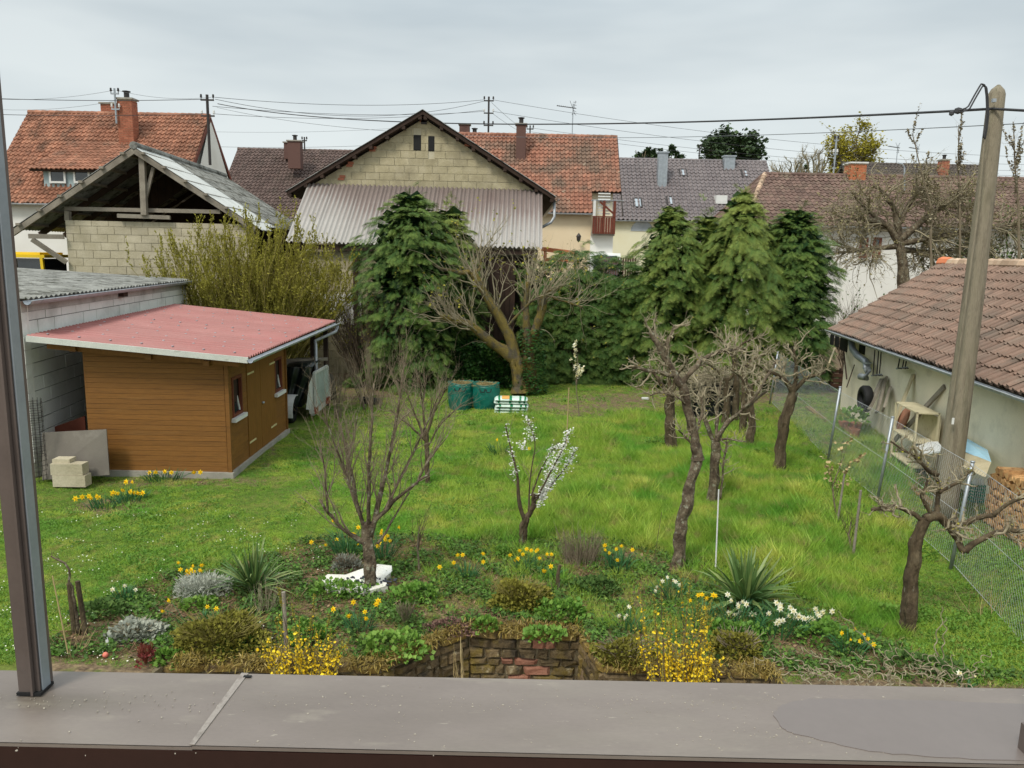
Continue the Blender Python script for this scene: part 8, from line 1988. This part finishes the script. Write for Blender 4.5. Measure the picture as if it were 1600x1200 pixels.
mb.prism([G(a, b, .07) + A(0, 0, rr.uniform(-.008, .008)) for a, b in out], (0, 0, -.08)); T.part('slab', mb, M('white_rock', [(206, 202, 188), (226, 224, 214)], 4, patches=[((150, 140, 110), 5, .6, .7, .6)], bump=.8, bscale=14))
m_slate = M('slate_chip', [(40, 42, 50), (60, 62, 70)], 6, objr=.2)
for k in range(46):
    a, b = rr.uniform(530, 595), rr.uniform(900, 916)
    if rr.random() < .3: a = rr.uniform(590, 620); b = rr.uniform(903, 914)
    q = G(a, b, .078); mb = MB(); s_ = rr.uniform(.012, .03); an = rr.random() * 3; mb.prism([q + A(math.cos(an + t) * s_ * rr.uniform(.7, 1.2), math.sin(an + t) * s_ * rr.uniform(.7, 1.2), rr.uniform(0, .006)) for t in (0, 1.4, 2.9, 4.4)], (0, 0, -.008)); T.part('slate_chip', mb, m_slate)
# little things
mb = MB(); q = on(168, 1012); mb.box(q + A(0, 0, .06), (.03, .004, .07)); mb.tube([q, q + A(0, .01, .12)], .004, 5); single('plant_label', 'small white plant label stuck in the bed at the left', 'label', mb, m_white, q)
mb = MB(); mb.lathe(on(165, 1028) + A(0, 0, .03), [(0, -.03), (.025, -.01), (.03, .01), (.015, .03), (0, .033)], 10); single('red_ball', 'small red and white ball among the dead stems', 'ball', mb, M('faded_red', [(200, 90, 76), (220, 140, 120)], 30), on(165, 1028), smooth=True)
mb = MB(); q = on(1008, 627); mb.box(q + A(0, 0, .04), (.2, .08, .05)); single('white_strip', 'short white strip lying on the soil before the hedge', 'strip', mb, m_white, q)

# ================================================================ GROUND COVER AND GRASS
rng = np.random.default_rng(500)
def ground_pts(n, x0, x1, y0, y1):
    return rng.uniform(x0, x1, n), rng.uniform(y0, y1, n)
# litter and low weeds through the bed
x, y = ground_pts(26000, -6, 6.5, 7.1, 10.6)
px, py = proj(x, y, 0.0); keep = (py > bed_top_px(px) - 6) & (y > wall_y(x) + .12); x, y = x[keep], y[keep]
n = len(x); z = hills(x, y) + .012
sel = rng.random(n) < .5
mb = MB(); k = sel.sum(); mb.scatter(LEAF_V * A(1.1, 1, 1), LEAF_F, frames(rng.normal(size=(k, 3)) * A(1, 1, .3), rng.uniform(-.6, .6, k)) * rng.uniform(.015, .05, k)[:, None, None], np.stack([x, y, z], -1)[sel], rng.random(k))
k2 = 6000; i = rng.integers(0, n, k2); d = unit_rows(rng.normal(size=(k2, 3)) * A(1, 1, .15)) * rng.uniform(.04, .18, k2)[:, None]; c = np.stack([x, y, z], -1)[i] + A(0, 0, .01)
mb.tubes(np.stack([c - d, c + d + A(0, 0, .01)], 1), np.full((k2, 2), .0022), 3, rng.random(k2 * 2), cap=False)
link('leaf_litter', mb.mesh('leaf_litter'), None, (0, 0, 0), m_litter, 'stuff')
pat = np.sin(x * 4.1 + 1) * np.cos(y * 5.3) + np.sin(x * 9 + y * 7) * .6 + rng.normal(size=n) * .5
for nm, mt, cond, sz in (('ground_cover', m_leaf_mid, (pat > 0), (.015, .045)), ('ground_cover', m_leaf, (pat > .65), (.015, .045))):
    c = np.stack([x, y, z + .015], -1)[cond]; c = np.repeat(c, 4, 0) + rng.normal(size=(len(c) * 4, 3)) * A(.03, .03, .012); k = len(c)
    mb = MB(); mb.scatter(LEAF_V * A(1.3, 1, 1), LEAF_F, frames(rng.normal(size=(k, 3)) * A(1, 1, .3) + A(0, 0, .35), rng.uniform(-1, 1, k)) * rng.uniform(sz[0], sz[1], k)[:, None, None], c + A(0, 0, .01), .45 + rng.normal(size=k) * .2)
    link(nm, mb.mesh(nm), None, (0, 0, 0), mt, 'stuff')
# moss and dry growth hanging along the wall top
xw = rng.uniform(-3.3, 2.7, 15000); yw = wall_y(xw) + rng.normal(size=15000) * .06 + .05; c = np.stack([xw, yw, np.full(15000, .05) + rng.uniform(-.05, .03, 15000)], -1)
pw = np.sin(xw * 5) + rng.normal(size=15000) * .7 > -.6; c = c[pw]; k = len(c)
mb = MB(); mb.scatter(THIN[0], THIN[1], frames(rng.normal(size=(k, 3)) + A(0, -.5, .2)) * rng.uniform(.03, .09, k)[:, None, None], c, rng.random(k))
link('moss', mb.mesh('moss'), None, (0, 0, 0), M('moss_and_dry_grass', [(124, 108, 50), (146, 128, 74)], 6, tint=[(108, 92, 30), (128, 108, 44), (164, 146, 96)], island=.2), 'stuff')

# grass tufts (instanced)
def tuft(name, mat, n, spread, h, w, bend, seed, lean_=.6):
    r_ = np.random.default_rng(seed); a = r_.uniform(0, 2 * math.pi, n); q = np.sqrt(r_.random(n)) * spread
    base = np.stack([q * np.cos(a), q * np.sin(a), np.zeros(n) - .1 * h], -1); d = unit_rows(r_.normal(size=(n, 3)) * A(lean_, lean_, .1) + A(0, 0, 1))
    mb = MB(); blade(mb, r_, base, d, r_.uniform(h * .55, h * 1.1, n), np.full(n, w), r_.uniform(.2, bend, n), .5, m=3)
    me = mb.mesh(name); me.materials.append(mat); return bpy.data.objects.new(name, me)
coll = bpy.data.collections.new('grass_sources')
srcs = [tuft('grass_tuft', m_grass_b, 16, .07, .075, .007, 1.0, 1), tuft('grass_tuft', m_grass_b, 14, .08, .06, .007, 1.4, 2), tuft('grass_tuft', m_grass_b, 18, .06, .085, .006, .8, 3), tuft('grass_tuft', m_grass_b, 16, .07, .17, .006, .6, 4, .4), tuft('grass_tuft', m_straw, 8, .08, .07, .005, 1.6, 5, 1.3)]
mbw = MB(); rw_ = np.random.default_rng(6); leaf_blob(mbw, rw_, (0, 0, 0), (.08, .08, .03), 14, (.015, .03)); me = mbw.mesh('weed_tuft'); me.materials.append(m_leaf); srcs.append(bpy.data.objects.new('weed_tuft', me))
mbw = MB(); k = 3; mbw.scatter(FL_V, [(0, 1, 2, 3, 4)], frames(rw_.normal(size=(k, 3)) * A(1, 1, .3) + A(0, 0, 0.4)) * .016, rw_.normal(size=(k, 3)) * A(.06, .06, 0) + A(0, 0, .05), .9); me = mbw.mesh('daisy'); me.materials.append(m_cream); srcs.append(bpy.data.objects.new('daisy', me))
for i, s_ in enumerate(srcs):
    s_.name = '%02d_%s' % (i, s_.name); coll.objects.link(s_)
N0 = 330000
# more tufts where the camera is near
yy = 7.0 + (26.5 - 7.0) * rng.random(N0) ** 1.25; hw_ = .70 * yy + 1.6; xx = rng.uniform(-1, 1, N0) * hw_
px, py = proj(xx, yy, 0.0)
inbed = (py > bed_top_px(px)) & (yy < 12)
ok = (yy > wall_y(xx) + .15) & (xx > -9.2)
ok &= ~((xx > SxL - .1) & (xx < Sx + .1) & (yy > Sy - .05) & (yy < SyB + 2.6))
wx = 8.8 + (yy - 21.3) * .119 + .4; ok &= xx < wx
ok &= ~((xx < -8.35))
soil = soil_mask(xx, yy)
edge = .5 + .25 * np.sin(xx * 3.3 + yy * 2.1) + .2 * np.sin(xx * 8 - yy * 6.3)
dens = np.where(soil > .3, np.clip(1 - soil * (.95 + .4 * edge), 0.04, 1), 1.0)
dens = np.where(inbed, .32 + .25 * (np.sin(xx * 5) * np.cos(yy * 4) > .3), dens)
ok &= rng.random(N0) < dens
tall = np.clip((px - 640) / 320, 0, 1) * (py > 655) * (py < 990) * (px < 1420)
tall = np.maximum(tall, np.clip((px - 820) / 120, 0, 1) * .6 * (py > 640) * (py < 800) * (px < 1230))
u_ = rng.random(N0)
idx = np.where(u_ < .34, 0, np.where(u_ < .62, 1, 2))
idx = np.where((rng.random(N0) < tall * .75), 3, idx)
dry = .05 + .16 * (px > 1240) * (py > 600) + .1 * ((py < 700) & (px > 840)) + .25 * (soil > .3) + .2 * inbed
idx = np.where(rng.random(N0) < dry, 4, idx)
weed = .06 + .14 * ((px > 1240)) + .1 * (np.sin(xx * 2.1) * np.sin(yy * 1.9 + 1) > .5) + .12 * (px < 420)
idx = np.where(rng.random(N0) < weed, 5, idx)
daisy = (px < 520) * (py > 800) * .012 * (np.sin(xx * 2.7) * np.sin(yy * 3.1) > -.3)
idx = np.where(rng.random(N0) < daisy, 6, idx)
scl = rng.uniform(.6, 1.15, N0) * (1 + .35 * np.sin(xx * 1.7 + 2) * np.cos(yy * 1.3)) * np.where(inbed, .8, 1) * (1 + .25 * tall) * (.72 + .28 * (px > 560))
tc = rng.uniform(0, 1, (420, 2)); tcy = 8.5 + tc[:, 1] * 15; tcx = (tc[:, 0] * 2 - 1) * .62 * tcy; ty = np.zeros(N0)
for a_, b_, r_ in zip(tcx, tcy, rng.uniform(.08, .3, 420)): ty = np.maximum(ty, np.exp(-((xx - a_) ** 2 + (yy - b_) ** 2) / r_ ** 2))
scl = scl * (1 + .9 * ty) * (.7 + .5 * rng.random(N0))
scl = np.where(idx == 6, 1, scl)
xx, yy, idx, scl = xx[ok], yy[ok], idx[ok], scl[ok]; n = len(xx); print('grass tufts', n)
me = bpy.data.meshes.new('grass'); me.vertices.add(n); me.vertices.foreach_set('co', np.stack([xx, yy, hills(xx, yy) * (yy < 26)], -1).reshape(-1).astype(np.float32))
for nm, ty, ar in (('gs', 'FLOAT', scl.astype(np.float32)), ('gi', 'INT', idx.astype(np.int32)), ('gr', 'FLOAT', rng.uniform(0, 6.28, n).astype(np.float32))):
    at = me.attributes.new(nm, ty, 'POINT'); at.data.foreach_set('value', ar)
go = link('grass', me, None, (0, 0, 0), None, 'stuff')
ng = bpy.data.node_groups.new('grass_scatter', 'GeometryNodeTree')
ng.interface.new_socket('Geometry', in_out='INPUT', socket_type='NodeSocketGeometry'); ng.interface.new_socket('Geometry', in_out='OUTPUT', socket_type='NodeSocketGeometry')
gn_, gl_ = ng.nodes, ng.links
gi_ = gn_.new('NodeGroupInput'); go_ = gn_.new('NodeGroupOutput'); m2p = gn_.new('GeometryNodeMeshToPoints'); iop = gn_.new('GeometryNodeInstanceOnPoints'); ci = gn_.new('GeometryNodeCollectionInfo')
ci.inputs['Collection'].default_value = coll; ci.inputs['Separate Children'].default_value = True; ci.inputs['Reset Children'].default_value = True
def na(nm, ty):
    q = gn_.new('GeometryNodeInputNamedAttribute'); q.data_type = ty; q.inputs['Name'].default_value = nm; return q.outputs['Attribute']
cx_ = gn_.new('ShaderNodeCombineXYZ'); gl_.new(na('gr', 'FLOAT'), cx_.inputs['Z'])
gl_.new(gi_.outputs[0], m2p.inputs['Mesh']); gl_.new(m2p.outputs[0], iop.inputs['Points']); gl_.new(ci.outputs[0], iop.inputs['Instance'])
iop.inputs['Pick Instance'].default_value = True; gl_.new(na('gi', 'INT'), iop.inputs['Instance Index'])
e2r = gn_.new('FunctionNodeEulerToRotation'); gl_.new(cx_.outputs[0], e2r.inputs[0]); gl_.new(e2r.outputs[0], iop.inputs['Rotation'])
gl_.new(na('gs', 'FLOAT'), iop.inputs['Scale']); gl_.new(iop.outputs[0], go_.inputs[0])
md = go.modifiers.new('scatter', 'NODES'); md.node_group = ng
